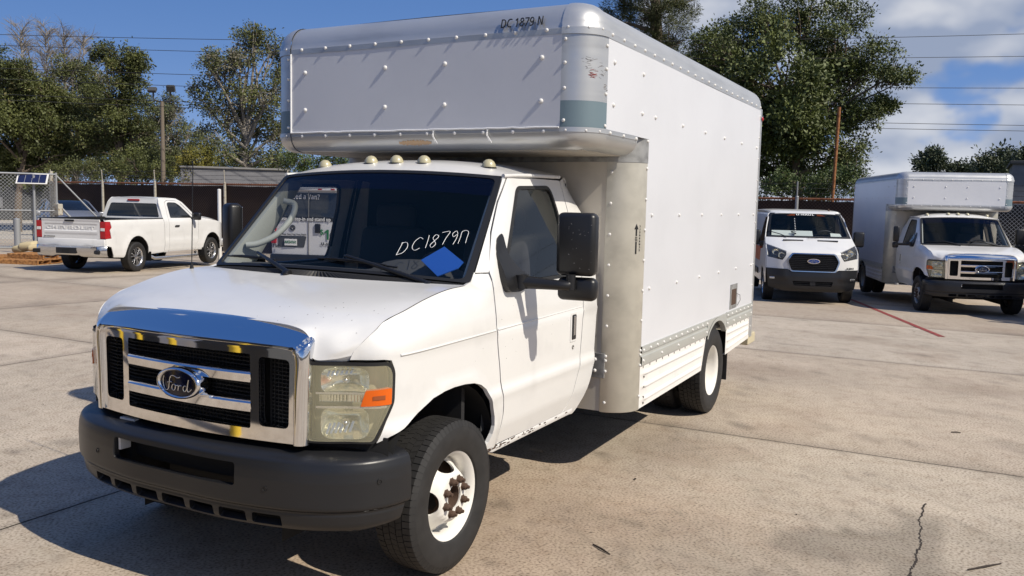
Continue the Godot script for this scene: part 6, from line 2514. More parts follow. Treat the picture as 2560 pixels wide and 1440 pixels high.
func make_ground() -> void:
	n1.frequency = 0.35
	n1.fractal_octaves = 4
	n1.seed = 1
	n2.frequency = 1.3
	n2.fractal_octaves = 4
	n2.seed = 2
	n3.frequency = 6.0
	n3.fractal_octaves = 3
	n3.seed = 3
	var mb := MB.new()
	var rows := []
	for z in [60.0, 20.0, 10.0, 4.0, 0.0, -4.0, -5.0, -6.0, -7.0, -8.0, -10.0, -12.0, -14.0, -17.0, -20.0, -23.0, -26.0, -40.0, -80.0, -200.0, -600.0, -1500.0]:
		var row := PackedVector3Array()
		for x in [-1500.0, -400.0, -150.0, -80.0, -40.0, -20.0, 0.0, 20.0, 40.0, 150.0, 400.0, 1500.0]:
			row.append(Vector3(x, fall(z) - 0.03, z))
		rows.append(row)
	mb.grid(rows)
	struct_part("ground", mb, M.dirt)
	var yard := Node3D.new()
	yard.name = "concrete_yard"
	yard.set_meta("kind", "structure")
	yard.set_meta("label", "concrete yard of large jointed slabs")
	add_child(yard)
	var xe := [-35.93, -31.61, -27.29, -22.97, -18.65, -14.33, -10.01, -5.69, -1.37, 7.27, 15.91]
	var ze := [15.5, 10.8, 6.1, 1.4, -3.3, -8.1, -12.75, -17.4, -22.0, -26.4]
	var k := 0
	for i in xe.size() - 1:
		for j in ze.size() - 1:
			k += 1
			slab(yard, xe[i], xe[i + 1], ze[j + 1], ze[j], k)
	# the ragged saw-cut crack in the nearest joint
	sheet("parking_line", [[0.60, -18.30], [0.70, -18.33], [2.83, -11.56], [2.73, -11.53]], 0.004, M.red_line, 0.4)
	sheet("parking_line", [[3.60, -22.60], [3.70, -22.63], [5.95, -15.4], [5.85, -15.37]], 0.004, M.red_line, 0.4)
	sheet("road", [[-120.0, -26.45], [-26.0, -26.45], [-26.0, -90.0], [-120.0, -90.0]], -0.02, M.road_concrete, 8.0)
	sheet("road", [[-120.0, 30.0], [-36.0, 30.0], [-36.0, -26.45], [-120.0, -26.45]], -0.02, M.road_concrete, 8.0)
	sheet("driveway", [[-61.5, -20.0], [-67.0, -24.0], [-40.0, -64.0], [-34.5, -60.0]], -0.012, M.asphalt, 6.0)
	sheet("verge", [[-76.5, -30.0], [-82.0, -34.0], [-58.0, -72.0], [-52.5, -68.0]], -0.008, M.grass, 6.0)
	sheet("grass", [[-26.0, -26.6], [20.0, -26.6], [20.0, -110.0], [-26.0, -110.0]], -0.02, M.grass, 8.0)

# ---------------------------------------------------------------- sky
func make_sky() -> PanoramaSkyMaterial:
	var w := 2560
	var hgt := 1280
	var a := FastNoiseLite.new()
	a.noise_type = FastNoiseLite.TYPE_SIMPLEX_SMOOTH
	a.frequency = 1.0
	a.fractal_octaves = 7
	a.fractal_gain = 0.50
	a.seed = 23
	var b := FastNoiseLite.new()
	b.frequency = 1.0
	b.fractal_octaves = 3
	b.seed = 8
	var data := PackedFloat32Array()
	data.resize(w * hgt * 3)
	var sun := Vector3(1.01, 1.0, 0.12).normalized()
	var i := 0
	for y in hgt / 2:
		var el := (0.5 - (y + 0.5) / hgt) * PI
		var se := sin(el)
		var ce := cos(el)
		var blue := Vector3(0.040, 0.115, 0.34).lerp(Vector3(0.142, 0.290, 0.61), pow(1.0 - se, 3.0)).lerp(Vector3(0.34, 0.47, 0.72), pow(1.0 - se, 13.0))
		var coarse := se > 0.55
		var hi := smoothstep(0.30, 0.75, se)
		for x in w:
			if coarse and (x % 2 == 1):
				data[i] = data[i - 3]
				data[i + 1] = data[i - 2]
				data[i + 2] = data[i - 1]
				i += 3
				continue
			var az := wrapf((x + 0.5) / w * TAU, -PI, PI)
			var d := Vector3(sin(az) * ce, se, -cos(az) * ce)
			# heaps of cumulus low down on one side of the sky, clear blue on the other
			var right := smoothstep(-0.58, -0.20, az) * (1.0 - smoothstep(2.2, 2.9, az)) + smoothstep(-2.4, -2.9, az)
			var bias := lerpf(-0.40, 0.40, clampf(right, 0.0, 1.0)) - 0.36 * hi + 0.12 * smoothstep(0.20, 0.02, se) * right
			var p := Vector3(d.x * 5.0, se * 10.0, d.z * 5.0)
			var body := b.get_noise_3dv(p * 0.5)
			var puff := a.get_noise_3dv(p * 1.3)
			var cover := 0.75 * puff + 0.8 * body + bias
			var k := smoothstep(-0.02, 0.20, cover)
			var c := blue
			if k > 0.0:
				# lit from the upper right: compare with the density a little way towards the sun
				var q := p + Vector3(0.10, 0.34, 0.02)
				var up := 0.75 * a.get_noise_3dv(q * 1.3) + 0.8 * b.get_noise_3dv(q * 0.5) + bias
				var shade := clampf(0.46 + 1.6 * (cover - up) - 0.30 * smoothstep(0.15, 0.6, cover), 0.0, 1.0)
				var cl := Vector3(0.31, 0.36, 0.47).lerp(Vector3(0.66, 0.67, 0.70), shade)
				c = blue.lerp(cl, k * lerpf(0.5, 0.88, clampf(right, 0.0, 1.0)))
			c *= 1.0 + 0.4 * pow(maxf(d.dot(sun), 0.0), 12.0)
			data[i] = c.x
			data[i + 1] = c.y
			data[i + 2] = c.z
			i += 3
	for y in hgt / 2:
		for x in w:
			data[i] = 0.20
			data[i + 1] = 0.18
			data[i + 2] = 0.15
			i += 3
	var img := Image.create_from_data(w, hgt, false, Image.FORMAT_RGBF, data.to_byte_array())
	var m := PanoramaSkyMaterial.new()
	m.panorama = ImageTexture.create_from_image(img)
	return m

# ---------------------------------------------------------------- plants
func clump_mesh(sd: int, leaves: int, len: float, wide: float) -> ArrayMesh:
	var rng := RandomNumberGenerator.new()
	rng.seed = sd
	var mb := MB.new()
	mb.use_c = true
	for k in leaves:
		var p := Vector3(rng.randfn(), rng.randfn() * 0.8, rng.randfn()) * 0.42
		var d := (p.normalized() + Vector3(rng.randfn(), rng.randfn(), rng.randfn()) * 0.6).normalized()
		var s := d.cross(Vector3(rng.randfn(), rng.randfn(), rng.randfn())).normalized()
		var n := d.cross(s)
		if n.y < 0.0:
			n = -n
		var l := len * rng.randf_range(0.5, 1.6)
		var w := wide * rng.randf_range(0.7, 1.3)
		var t := rng.randf_range(0.75, 1.2)
		mb.col = Color(t, t, t * rng.randf_range(0.8, 1.1))
		var mid := p + d * l * 0.5
		var e := p + d * l - n * l * 0.15
		mb.tri(p, mid + s * w - n * w * 0.3, e, n, n, n)
		mb.tri(p, mid - s * w - n * w * 0.3, e, n, n, n)
	return mb.mesh()

var clumps := []
const PAL := [
	[Vector3(0.045, 0.062, 0.016), Vector3(0.125, 0.150, 0.040)],
	[Vector3(0.038, 0.048, 0.017), Vector3(0.105, 0.118, 0.038)],
	[Vector3(0.038, 0.050, 0.014), Vector3(0.112, 0.126, 0.032)],
	[Vector3(0.055, 0.068, 0.020), Vector3(0.140, 0.150, 0.048)],
	[Vector3(0.050, 0.066, 0.024), Vector3(0.120, 0.130, 0.055)],
	[Vector3(0.110, 0.115, 0.020), Vector3(0.230, 0.200, 0.030)],
	[Vector3(0.036, 0.060, 0.016), Vector3(0.090, 0.125, 0.030)],
	[Vector3(0.050, 0.068, 0.040), Vector3(0.085, 0.105, 0.062)],
]

func branch(mb: MB, a: Vector3, b: Vector3, r0: float, r1: float, rng: RandomNumberGenerator, sides := 6) -> void:
	var pts := PackedVector3Array()
	var radii := []
	var m := 5
	var side := Vector3(rng.randfn(), rng.randfn() * 0.4, rng.randfn()) * a.distance_to(b) * 0.06
	for k in m + 1:
		var t := float(k) / m
		pts.append(a.lerp(b, t) + side * sin(t * PI) + Vector3.UP * a.distance_to(b) * 0.05 * sin(t * PI))
		radii.append(lerpf(r0, r1, t))
	mb.tube(pts, radii, sides, false)

func tree(called: String, label: String, at: Vector3, blobs: Array, pal: int, dens: float, sd: int) -> void:
	var kind := "bush" if called == "bush" else "tree"
	var T := thing(called, label, kind, at, 0.0, "trees and bushes beyond the fence")
	var rng := RandomNumberGenerator.new()
	rng.seed = sd
	var wood := MB.new()
	var top := 0.0
	var mean := Vector3.ZERO
	for q in blobs:
		top = maxf(top, q[1])
		mean += Vector3(q[0], q[1], q[2])
	mean /= blobs.size()
	var far := called == "distant_tree"
	var bush := kind == "bush"
	var r0 := clampf(top * 0.028, 0.05, 0.42)
	var crown_base := Vector3(mean.x * 0.5, mean.y * 0.45, mean.z * 0.5)
	if called == "pine_tree":
		crown_base = Vector3(mean.x, top, mean.z)
	branch(wood, Vector3(0, -0.1, 0), crown_base, r0, r0 * 0.62, rng, 10)
	if called != "pine_tree":
		branch(wood, crown_base, Vector3(mean.x, top * 0.8, mean.z), r0 * 0.62, r0 * 0.2, rng, 8)
	var xf: Array[Transform3D] = []
	var cols := PackedColorArray()
	for q in blobs:
		var c := Vector3(q[0], q[1], q[2])
		var r: float = q[3]
		var root := crown_base.lerp(Vector3(mean.x, top * 0.75, mean.z), clampf((c.y - crown_base.y) / maxf(top, 0.1) * 0.8, 0.0, 1.0))
		if called == "pine_tree":
			root = Vector3(mean.x * clampf(c.y / top, 0, 1), c.y - r * 0.7, mean.z * clampf(c.y / top, 0, 1))
		branch(wood, root, c, r0 * 0.34, r0 * 0.08, rng, 6)
		var twigs := 0 if far else int(9 * maxf(r, 0.6))
		for k in twigs:
			var d := Vector3(rng.randfn(), rng.randfn() * 0.8 + 0.2, rng.randfn()).normalized()
			branch(wood, c.lerp(root, rng.randf() * 0.4), c + d * r * rng.randf_range(0.6, 1.0), r0 * 0.10 + 0.012, 0.010, rng, 4)
		# sprays of foliage set on a few sub-lobes, so that gaps stay between them
		var lobes := maxi(3, int(8.0 + r * 6.0))
		for lb in lobes:
			var d := Vector3(rng.randfn(), rng.randfn() * 0.85 + 0.1, rng.randfn()).normalized()
			var lc := c + d * r * pow(rng.randf(), 0.45) * 0.92
			var lr := r * rng.randf_range(0.16, 0.36)
			var cnt := int(dens * (8.0 + 52.0 * lr * lr)) if not far else int(dens * (6.0 + 10.0 * lr * lr))
			var tone := rng.randf()
			var moss: bool = pal in [3, 4] and rng.randf() < 0.16
			for k in cnt:
				var e := Vector3(rng.randfn(), rng.randfn() * 0.7, rng.randfn()) * lr * 0.55
				var p := lc + e
				var s := rng.randf_range(0.20, 0.42) * (0.75 if bush else 1.0) * (1.9 if far else clampf(r / 1.6, 1.0, 1.6))
				var b := Basis(Vector3(rng.randfn(), rng.randfn(), rng.randfn()).normalized(), rng.randf() * TAU).scaled(Vector3.ONE * s)
				xf.append(Transform3D(b, p))
				var f := clampf(tone * 0.6 + rng.randf() * 0.5, 0.0, 1.0)
				var col: Vector3 = PAL[pal][0].lerp(PAL[pal][1], f)
				if rng.randf() < 0.03:
					col = col.lerp(Vector3(0.16, 0.12, 0.05), 0.5)
				if moss:
					col = Vector3(0.17, 0.155, 0.12) * rng.randf_range(0.7, 1.1)
				cols.append(Color(col.x, col.y, col.z))
	part(T, "trunk", wood, M.bark_pale if pal in [3, 4] else M.bark)
	var style := 1 if called == "pine_tree" else 0
	var mm := MultiMesh.new()
	mm.transform_format = MultiMesh.TRANSFORM_3D
	mm.use_colors = true
	mm.mesh = clumps[style]
	mm.instance_count = xf.size()
	for k in xf.size():
		mm.set_instance_transform(k, xf[k])
		mm.set_instance_color(k, cols[k])
	var o := MultiMeshInstance3D.new()
	o.name = "crown"
	o.multimesh = mm
	o.material_override = M.leaf
	o.set_meta("kind", "stuff")
	T.add_child(o)

func bare_tree(label: String, at: Vector3, hgt: float, sd: int) -> void:
	var T := thing("bare_tree", label, "tree", at, 0.0, "bare grey trees at the upper left")
	var rng := RandomNumberGenerator.new()
	rng.seed = sd
	var wood := MB.new()
	var twig := MB.new()
	var top := Vector3(rng.randf_range(-0.6, 0.6), hgt, 0)
	branch(wood, Vector3.ZERO, top, 0.22, 0.04, rng, 7)
	for k in 80:
		var t := rng.randf_range(0.40, 1.0)
		var a := top * t
		var d := Vector3(rng.randfn(), 0.0, rng.randfn()).normalized()
		var len := lerpf(3.6, 1.0, t) * rng.randf_range(0.6, 1.2)
		var e := a + d * len * 0.8 + Vector3.UP * len * 0.9
		branch(wood, a, e, 0.06, 0.014, rng, 4)
		for j in 14:
			var b := a.lerp(e, rng.randf_range(0.25, 1.0))
			var d2 := (d + Vector3(rng.randfn(), rng.randf_range(0.2, 1.4), rng.randfn())).normalized()
			branch(twig, b, b + d2 * rng.randf_range(0.5, 1.5), 0.016, 0.007, rng, 3)
	part(T, "trunk", wood, M.bark_pale)
	part(T, "twigs", twig, M.twig_grey).set_meta("kind", "stuff")

# ---------------------------------------------------------------- fences and yard things
func chain_link(mb: MB, a: Vector3, b: Vector3, y0: float, y1: float, pitch: float, r: float) -> void:
	# crossed wires between two posts, as flat-sided strands
	var len := Vector2(b.x - a.x, b.z - a.z).length()
	var dir := Vector3(b.x - a.x, 0, b.z - a.z) / len
	var hgt := y1 - y0
	var out := dir.cross(Vector3.UP)
	var k := -hgt
	while k < len:
		for s in [0, 1]:
			var u0 := k
			var u1 := k + hgt
			var v0 := 0.0
			var v1 := hgt
			if u0 < 0.0:
				v0 = -u0
				u0 = 0.0
			if u1 > len:
				v1 = hgt - (u1 - len)
				u1 = len
			if u1 > u0:
				var p := a + dir * u0
				var q := a + dir * u1
				p.y = y0 + (v0 if s == 0 else hgt - v0)
				q.y = y0 + (v1 if s == 0 else hgt - v1)
				var d := (q - p).normalized()
				var n := d.cross(out) * r
				var o: Vector3 = out * r * (0.6 if s == 0 else -0.6)
				mb.flat(p + n + o, q + n + o, q - n + o, p - n + o)
		k += pitch

func fence_run(called: String, label: String, xs: Array, z: float, rail_y: float, open_rusty: bool, black: bool, post_m: Material) -> void:
	var F := thing(called, label, "fence", Vector3.ZERO)
	var mb: MB
	var g := fall(z)
	for x in xs:
		mb = MB.new()
		mb.rod(Vector3(x, g, z + 0.06), Vector3(x, rail_y + 0.06, z + 0.06), 0.055, 10)
		mb.dome(Vector3(x, rail_y + 0.06, z + 0.06), Vector3.UP, 0.06, 0.04, 10, 3)
		mb.rod(Vector3(x, rail_y + 0.02, z + 0.06), Vector3(x, rail_y + 0.56, z + 0.10), 0.026, 6)
		part(F, "fence_post", mb, post_m)
	var x0: float = xs[0]
	var x1: float = xs[-1]
	for i in xs.size() - 1:
		mb = MB.new()
		mb.rod(Vector3(xs[i], rail_y, z), Vector3(xs[i + 1], rail_y, z), 0.035, 8)
		part(F, "top_rail", mb, M.rusty_pipe)
		# privacy screen, sagging a little between its ties
		mb = MB.new()
		var rows := []
		for k in 9:
			var x := lerpf(xs[i], xs[i + 1], k / 8.0)
			var sag := 0.03 * sin(PI * k / 8.0) + (0.015 if k % 2 else 0.0)
			rows.append(PackedVector3Array([Vector3(x, g + 0.02, z - 0.02), Vector3(x, g + 1.0, z - 0.035 - 0.02 * sin(k * 1.9)), Vector3(x, rail_y - 0.04 - sag, z - 0.02)]))
		mb.grid(rows, false, false, 0.2)
		part(F, "privacy_screen", mb, M.screen_black if black else M.screen_brown)
		mb = MB.new()
		chain_link(mb, Vector3(xs[i], 0, z), Vector3(xs[i + 1], 0, z), g + 0.05, rail_y + 0.06, 0.115, 0.0055)
		part(F, "chain_link", mb, M.galvanised if black else M.screen_wire).set_meta("kind", "stuff")
	for k in 3:
		mb = MB.new()
		var y := rail_y + 0.20 + k * 0.155
		var rng := RandomNumberGenerator.new()
		rng.seed = 70 + k
		for i in xs.size() - 1:
			var pts := PackedVector3Array()
			for j in 7:
				var t := j / 6.0
				pts.append(Vector3(lerpf(xs[i], xs[i + 1], t), y - 0.03 * sin(PI * t), z + 0.07 + 0.012 * k))
			mb.tube(pts, 0.006, 4, false)
			for j in 14:
				var p := Vector3(lerpf(xs[i], xs[i + 1], (j + 0.5) / 14.0), y - 0.03 * sin(PI * (j + 0.5) / 14.0), z + 0.07 + 0.012 * k)
				for m in 2:
					var d := Vector3(rng.randf_range(-0.4, 0.4), rng.randfn(), rng.randfn()).normalized() * 0.025
					mb.rod(p - d, p + d, 0.003, 3, false)
		part(F, "barbed_wire", mb, M.cable)

func make_gate() -> void:
	var F := thing("chain_link_gate", "galvanised chain-link sliding gate with top rail and diagonal braces at the left edge", "gate", Vector3.ZERO)
	var a := Vector3(-28.6, 0, -13.75)
	var b := Vector3(-26.58, 0, -16.88)
	var e := Vector3(-25.75, 0, -18.2)
	var mb := MB.new()
	var up := func(p: Vector3, y: float) -> Vector3: return Vector3(p.x, y, p.z)
	mb.rod(up.call(a, 2.45), up.call(b, 2.45), 0.035)
	part(F, "top_rail", mb, M.galvanised)
	mb = MB.new()
	mb.rod(up.call(a, 1.13), up.call(b, 1.13), 0.028)
	part(F, "middle_rail", mb, M.galvanised)
	mb = MB.new()
	mb.rod(up.call(a, -0.2), up.call(b, -0.2), 0.028)
	part(F, "bottom_rail", mb, M.galvanised)
	mb = MB.new()
	mb.rod(up.call(b, -0.25), up.call(b, 2.52), 0.04)
	part(F, "gate_post", mb, M.galvanised)
	mb = MB.new()
	mb.rod(up.call(a, -0.25), up.call(a, 2.52), 0.04)
	part(F, "gate_post", mb, M.galvanised)
	mb = MB.new()
	mb.rod(up.call(b, 2.43), up.call(e, 0.65), 0.028)
	part(F, "diagonal_brace", mb, M.galvanised)
	mb = MB.new()
	mb.rod(up.call(b, 1.42), up.call(b.lerp(e, 0.55), 0.4), 0.04)
	part(F, "diagonal_brace", mb, M.galvanised)
	mb = MB.new()
	chain_link(mb, a, b, -0.2, 2.45, 0.125, 0.0055)
	part(F, "chain_link", mb, M.galvanised).set_meta("kind", "stuff")
	# solar panel on its own pole
	var S := thing("solar_panel", "small solar panel on a thin grey pole beside the gate, behind the pickup's tailgate", "solar panel", Vector3(-26.85, fall(-16.2), -16.2))
	mb = MB.new()
	mb.rod(Vector3.ZERO, Vector3(0, 2.65, 0), 0.045)
	part(S, "pole", mb, M.galvanised)
	var bs := Basis(Vector3.UP, 0.75) * Basis(Vector3.RIGHT, -0.75)
	mb = MB.new()
	mb.box(Vector3(0, 2.52, 0.05), Vector3(1.02, 0.50, 0.04), 0.008, bs)
	part(S, "panel_frame", mb, M.bolt_white)
	for i in 4:
		mb = MB.new()
		mb.box(Vector3(0, 2.52, 0.05) + bs * Vector3(-0.345 + i * 0.23, 0, 0.022), Vector3(0.222, 0.42, 0.008), 0.0, bs)
		part(S, "solar_cell", mb, M.solar_blue)
	# gate motor post, tan
	var P := thing("gate_post", "weathered tan gate post with a small control box, just right of the solar panel", "post", Vector3(-26.98, fall(-16.9), -16.95))
	mb = MB.new()
	mb.box(Vector3(0, 1.40, 0), Vector3(0.11, 2.9, 0.11), 0.01)
	mb.box(Vector3(0.20, 1.35, 0), Vector3(0.05, 2.5, 0.05), 0.008)
	part(P, "post", mb, M.post_cream)
	mb = MB.new()
	mb.box(Vector3(0.42, 1.45, 0.05), Vector3(0.34, 0.42, 0.2), 0.02)
	part(P, "control_box", mb, M.post_cream)

func pallet(at: Vector3, turn: float, label: String) -> void:
	var P := thing("pallet", label, "pallet", at, turn, "pallets beside the pickup")
	var mb: MB
	for k in 3:
		mb = MB.new()
		mb.box(Vector3(0, 0.06, -0.5 + k * 0.5), Vector3(1.2, 0.09, 0.06), 0.004)
		part(P, "stringer", mb, M.pallet_wood)
	for k in 7:
		mb = MB.new()
		mb.box(Vector3(-0.54 + k * 0.18, 0.118, 0), Vector3(0.12, 0.02, 1.06), 0.003)
		part(P, "board", mb, M.pallet_wood)
	for k in 3:
		mb = MB.new()
		mb.box(Vector3(-0.5 + k * 0.5, 0.01, 0), Vector3(0.12, 0.02, 1.06), 0.003)
		part(P, "board", mb, M.pallet_wood)

func post(called: String, label: String, at: Vector3, hgt: float, r: float, m: Material) -> void:
	var mb := MB.new()
	mb.rod(Vector3.ZERO, Vector3(0, hgt, 0), r, 12)
	mb.dome(Vector3(0, hgt, 0), Vector3.UP, r, r * 0.4, 12, 3)
	var o := solo(called, mb, m, label, "post")
	o.position = at

func make_yard_things() -> void:
	fence_run("brown_fence", "long brown-screened chain-link fence with barbed wire behind the pickup", [-34.0, -30.5, -27.2, -23.2, -19.9, -16.6, -13.3, -10.0, -6.7], -21.8, 2.27, false, false, M.post_cream)
	fence_run("dark_fence", "dark-screened fence with rusty top rail and barbed wire behind the small white van", [-8.3, -5.2, -2.05, 1.1], -26.1, 2.13, true, false, M.galvanised)
	fence_run("chain_fence", "black-backed chain-link fence with bright wire behind the right-hand box truck", [1.1, 3.1, 6.1, 9.2, 12.3], -26.0, 2.13, true, true, M.galvanised)
	make_gate()
	post("bollard", "short grey steel bollard by the chain-link gate at the left edge", Vector3(-24.76, fall(-14.2) - 0.02, -14.2), 1.12, 0.10, M.galvanised)
	post("pipe_post", "tall white pipe post standing between the pickup's nose and the big truck's mirror", Vector3(-17.22, fall(-15.78) - 0.02, -15.78), 2.26, 0.055, M.bolt_white)
	var mb := MB.new()
	mb.rod(Vector3.ZERO, Vector3(0.10, 6.2, 0), 0.062, 8)
	var pole := solo("rusty_pole", mb, M.pole_orange, "tall thin rusty orange pole in front of the oak", "pole")
	pole.position = Vector3(-1.84, -0.48, -32.2)
	# twin floodlight pole
	var L := thing("floodlight_pole", "grey pole with two floodlights on a U bracket above the fence at the left", "light pole", Vector3(-33.5, -0.48, -27.5))
	mb = MB.new()
	mb.tube(p3([[0, 0, 0], [0, 4, 0], [0, 7.0, 0]]), [0.14, 0.11, 0.085], 10)
	part(L, "pole", mb, M.pole_wood)
	mb = MB.new()
	var rt := Vector3(0.82, 0, -0.57)
	mb.tube(spline(PackedVector3Array([rt * -0.42 + Vector3.UP * 7.45, rt * -0.40 + Vector3.UP * 7.10, rt * -0.2 + Vector3.UP * 6.98, rt * 0.2 + Vector3.UP * 6.98, rt * 0.40 + Vector3.UP * 7.10, rt * 0.42 + Vector3.UP * 7.55]), 4), 0.04, 8)
	part(L, "bracket", mb, M.wall_dark)
	for s in [-1.0, 1.0]:
		mb = MB.new()
		mb.box(rt * 0.45 * s + Vector3(0, 7.62 if s > 0.0 else 7.52, 0) + Vector3(0.1, 0, 0.1), Vector3(0.42, 0.34, 0.18), 0.04, Basis(Vector3.UP, 0.6) * Basis(Vector3.RIGHT, -0.9 if s < 0.0 else 0.5) )
		part(L, "floodlight", mb, M.wall_dark)
	# buildings beyond the fences
	var B := thing("grey_building", "long low grey metal building beyond the brown fence", "building", Vector3(-30.4, -0.48, -29.4), 0.795)
	mb = MB.new()
	mb.box(Vector3(0, 1.85, -2.5), Vector3(5.3, 3.7, 5.0))
	part(B, "wall", mb, M.wall_grey)
	mb = MB.new()
	mb.box(Vector3(0, 3.72, -2.5), Vector3(5.4, 0.10, 5.2), 0.02)
	part(B, "roof_edge", mb, M.bolt_steel)
	B = thing("dark_building", "dark grey shed beyond the chain-link gate at the left edge", "building", Vector3(-67.8, -0.48, -37.6), 1.02)
	mb = MB.new()
	mb.box(Vector3(0, 1.8, -3.0), Vector3(12.0, 3.6, 6.0))
	part(B, "wall", mb, M.wall_dark)
	mb = MB.new()
	mb.box(Vector3(2.0, 1.4, 0.03), Vector3(0.7, 0.9, 0.06), 0.02)
	part(B, "wall_box", mb, M.wall_grey)
	B = thing("grey_wall_building", "grey-walled building beyond the fence at the right edge", "building", Vector3(7.2, -0.48, -34.5), 0.0)
	mb = MB.new()
	mb.box(Vector3(0, 2.0, 0), Vector3(6.0, 4.1, 4.0))
	part(B, "wall", mb, M.wall_grey)
	mb = MB.new()
	mb.box(Vector3(0, 4.1, 0), Vector3(6.2, 0.12, 4.2), 0.02)
	part(B, "roof_edge", mb, M.wall_dark)
	# pallets and scrap
	pallet(Vector3(-19.5, fall(-11.2) + 0.0, -11.2), 0.35, "worn orange pallet lying lowest, nearest the pickup's rear bumper")
	pallet(Vector3(-19.75, fall(-11.6) + 0.135, -11.65), 0.22, "worn pallet on top of the orange one beside the pickup")
	pallet(Vector3(-21.3, fall(-11.4) + 0.0, -11.5), 0.55, "brown pallet at the far left edge under the old wheel")
	var W := thing("old_wheel", "old rusty wheel standing upright on the pallets at the left edge", "wheel", Vector3(-21.35, fall(-11.4) + 0.40, -11.3), 0.9)
	mb = MB.new()
	mb.lathe(Vector3.ZERO, Vector3.RIGHT, pv([[-0.08, 0.15], [-0.09, 0.24], [-0.05, 0.29], [0.05, 0.29], [0.09, 0.24], [0.08, 0.15]]), 24)
	part(W, "tyre", mb, M.rubber)
	mb = MB.new()
	mb.lathe(Vector3.ZERO, Vector3.RIGHT, pv([[0.06, 0.16], [0.02, 0.10], [0.03, 0.05], [0.03, 0.0]]), 20)
	part(W, "rim", mb, M.rust)
	mb = MB.new()
	rounded_box(mb, Vector3.ZERO, Vector3(0.50, 0.24, 0.40), 0.11)
	rounded_box(mb, Vector3(0.25, -0.05, 0.1), Vector3(0.40, 0.18, 0.36), 0.08, Basis(Vector3.UP, 0.5))
	rounded_box(mb, Vector3(-0.28, -0.06, -0.05), Vector3(0.42, 0.2, 0.4), 0.09, Basis(Vector3.UP, -0.3))
	var bag := solo("tan_sack", mb, M.bag_tan, "slumped tan sack lying on the pallets beside the old wheel", "sack")
	bag.position = Vector3(-20.6, fall(-11.6) + 0.42, -11.9)
	bag.rotation = Vector3(0.1, 0.4, 0.12)
	mb = MB.new()
	mb.rod(Vector3(-1.0, 0, 0), Vector3(1.0, 0, 0), 0.05, 8)
	var pipe := solo("scrap_pipe", mb, M.rusty_pipe, "dark pipe lying behind the pallets by the pickup", "pipe")
	pipe.position = Vector3(-20.2, fall(-12.4) + 0.36, -12.6)
	pipe.rotation.y = 0.5
	# overhead wires
	var ends := [[9.09, 10.2, 0.35, "highest power line across the sky"], [8.60, 9.17, 0.30, "second highest power line across the sky"], [7.55, 7.7, 0.22, "third power line from the top"], [7.05, 6.92, 0.20, "fourth power line, crossing the floodlights"], [6.35, 5.97, 0.18, "fifth power line, one of the lowest pair"], [6.09, 5.71, 0.18, "lowest power line across the sky"]]
	for q in ends:
		mb = MB.new()
		var pts := PackedVector3Array()
		for k in 41:
			var t := lerpf(-0.6, 1.6, k / 40.0)
			var p := Vector3(-37.7, q[0], -21.85).lerp(Vector3(4.7, q[1], -44.49), t)
			p.y -= q[2] * 4.0 * t * (1.0 - t) * (1.0 if t > 0.0 and t < 1.0 else 0.6)
			pts.append(p)
		mb.tube(pts, 0.013, 5, false)
		solo("power_line", mb, M.cable, q[3], "power line")
	# litter on the slabs
	var mm := MultiMesh.new()
	mm.transform_format = MultiMesh.TRANSFORM_3D
	mm.use_colors = true
	mb = MB.new()
	mb.use_c = true
	for s in [-1.0, 1.0]:
		mb.tri(Vector3(-0.02, 0.001, 0), Vector3(0.0, 0.005, 0.006 * s), Vector3(0.022, 0.002, 0), Vector3.UP, Vector3.UP, Vector3.UP)
	mm.mesh = mb.mesh()
	var rng := RandomNumberGenerator.new()
	rng.seed = 77
	mm.instance_count = 520
	for k in mm.instance_count:
		var x := rng.randf_range(-12.0, 6.0)
		var z := rng.randf_range(-16.0, 2.6)
		var s := rng.randf_range(0.25, 1.0) * (1.5 if rng.randf() < 0.06 else 0.8)
		mm.set_instance_transform(k, Transform3D(Basis(Vector3.UP, rng.randf() * TAU).scaled(Vector3(s, s, s * rng.randf_range(0.5, 1.2))), Vector3(x, fall(z) + 0.002, z)))
		var t := rng.randf_range(0.4, 1.3)
		mm.set_instance_color(k, Color(0.055 * t, 0.040 * t, 0.026 * t) if rng.randf() < 0.85 else Color(0.5, 0.47, 0.42))
	var o := MultiMeshInstance3D.new()
	o.name = "leaf_litter"
	o.multimesh = mm
	o.material_override = M.litter
	o.set_meta("kind", "stuff")
	tag(o, "tiny dry leaves and specks scattered over the concrete", "leaf litter")
	add_child(o)
	var sticks := [[[1.440, -0.645], [1.565, -0.570], "dark twig on the concrete to the right of the front wheel"], [[3.19, -1.32], [3.34, -1.50], "forked twig on the concrete at the bottom right"], [[3.05, -4.35], [3.12, -4.38], "short curled twig far out on the right-hand slabs"]]
	for q in sticks:
		mb = MB.new()
		mb.tube(PackedVector3Array([Vector3(q[0][0], fall(q[0][1]) + 0.006, q[0][1]), Vector3((q[0][0] + q[1][0]) * 0.5 + 0.004, fall(q[0][1]) + 0.010, (q[0][1] + q[1][1]) * 0.5 + 0.006), Vector3(q[1][0], fall(q[1][1]) + 0.005, q[1][1])]), [0.004, 0.0055, 0.003], 6)
		solo("twig", mb, M.twig, q[2], "twig")
	# grit that fills the broken joint in the foreground
	mb = MB.new()
	for k in 150:
		var z := lerpf(-2.3, 1.3, k / 149.0)
		var wob := 0.010 * sin(z * 7.0) + 0.006 * sin(z * 23.0)
		mb.box(Vector3(2.95 + wob + rng.randf_range(-0.004, 0.004), -0.003, z), Vector3(rng.randf_range(0.003, 0.010), 0.010, rng.randf_range(0.015, 0.045)), 0.0, Basis(Vector3.UP, rng.randf_range(-0.25, 0.25)))
	var grit := solo("joint_grit", mb, M.twig, "dark grit filling the broken slab joint in the right foreground", "grit")
	grit.set_meta("kind", "stuff")

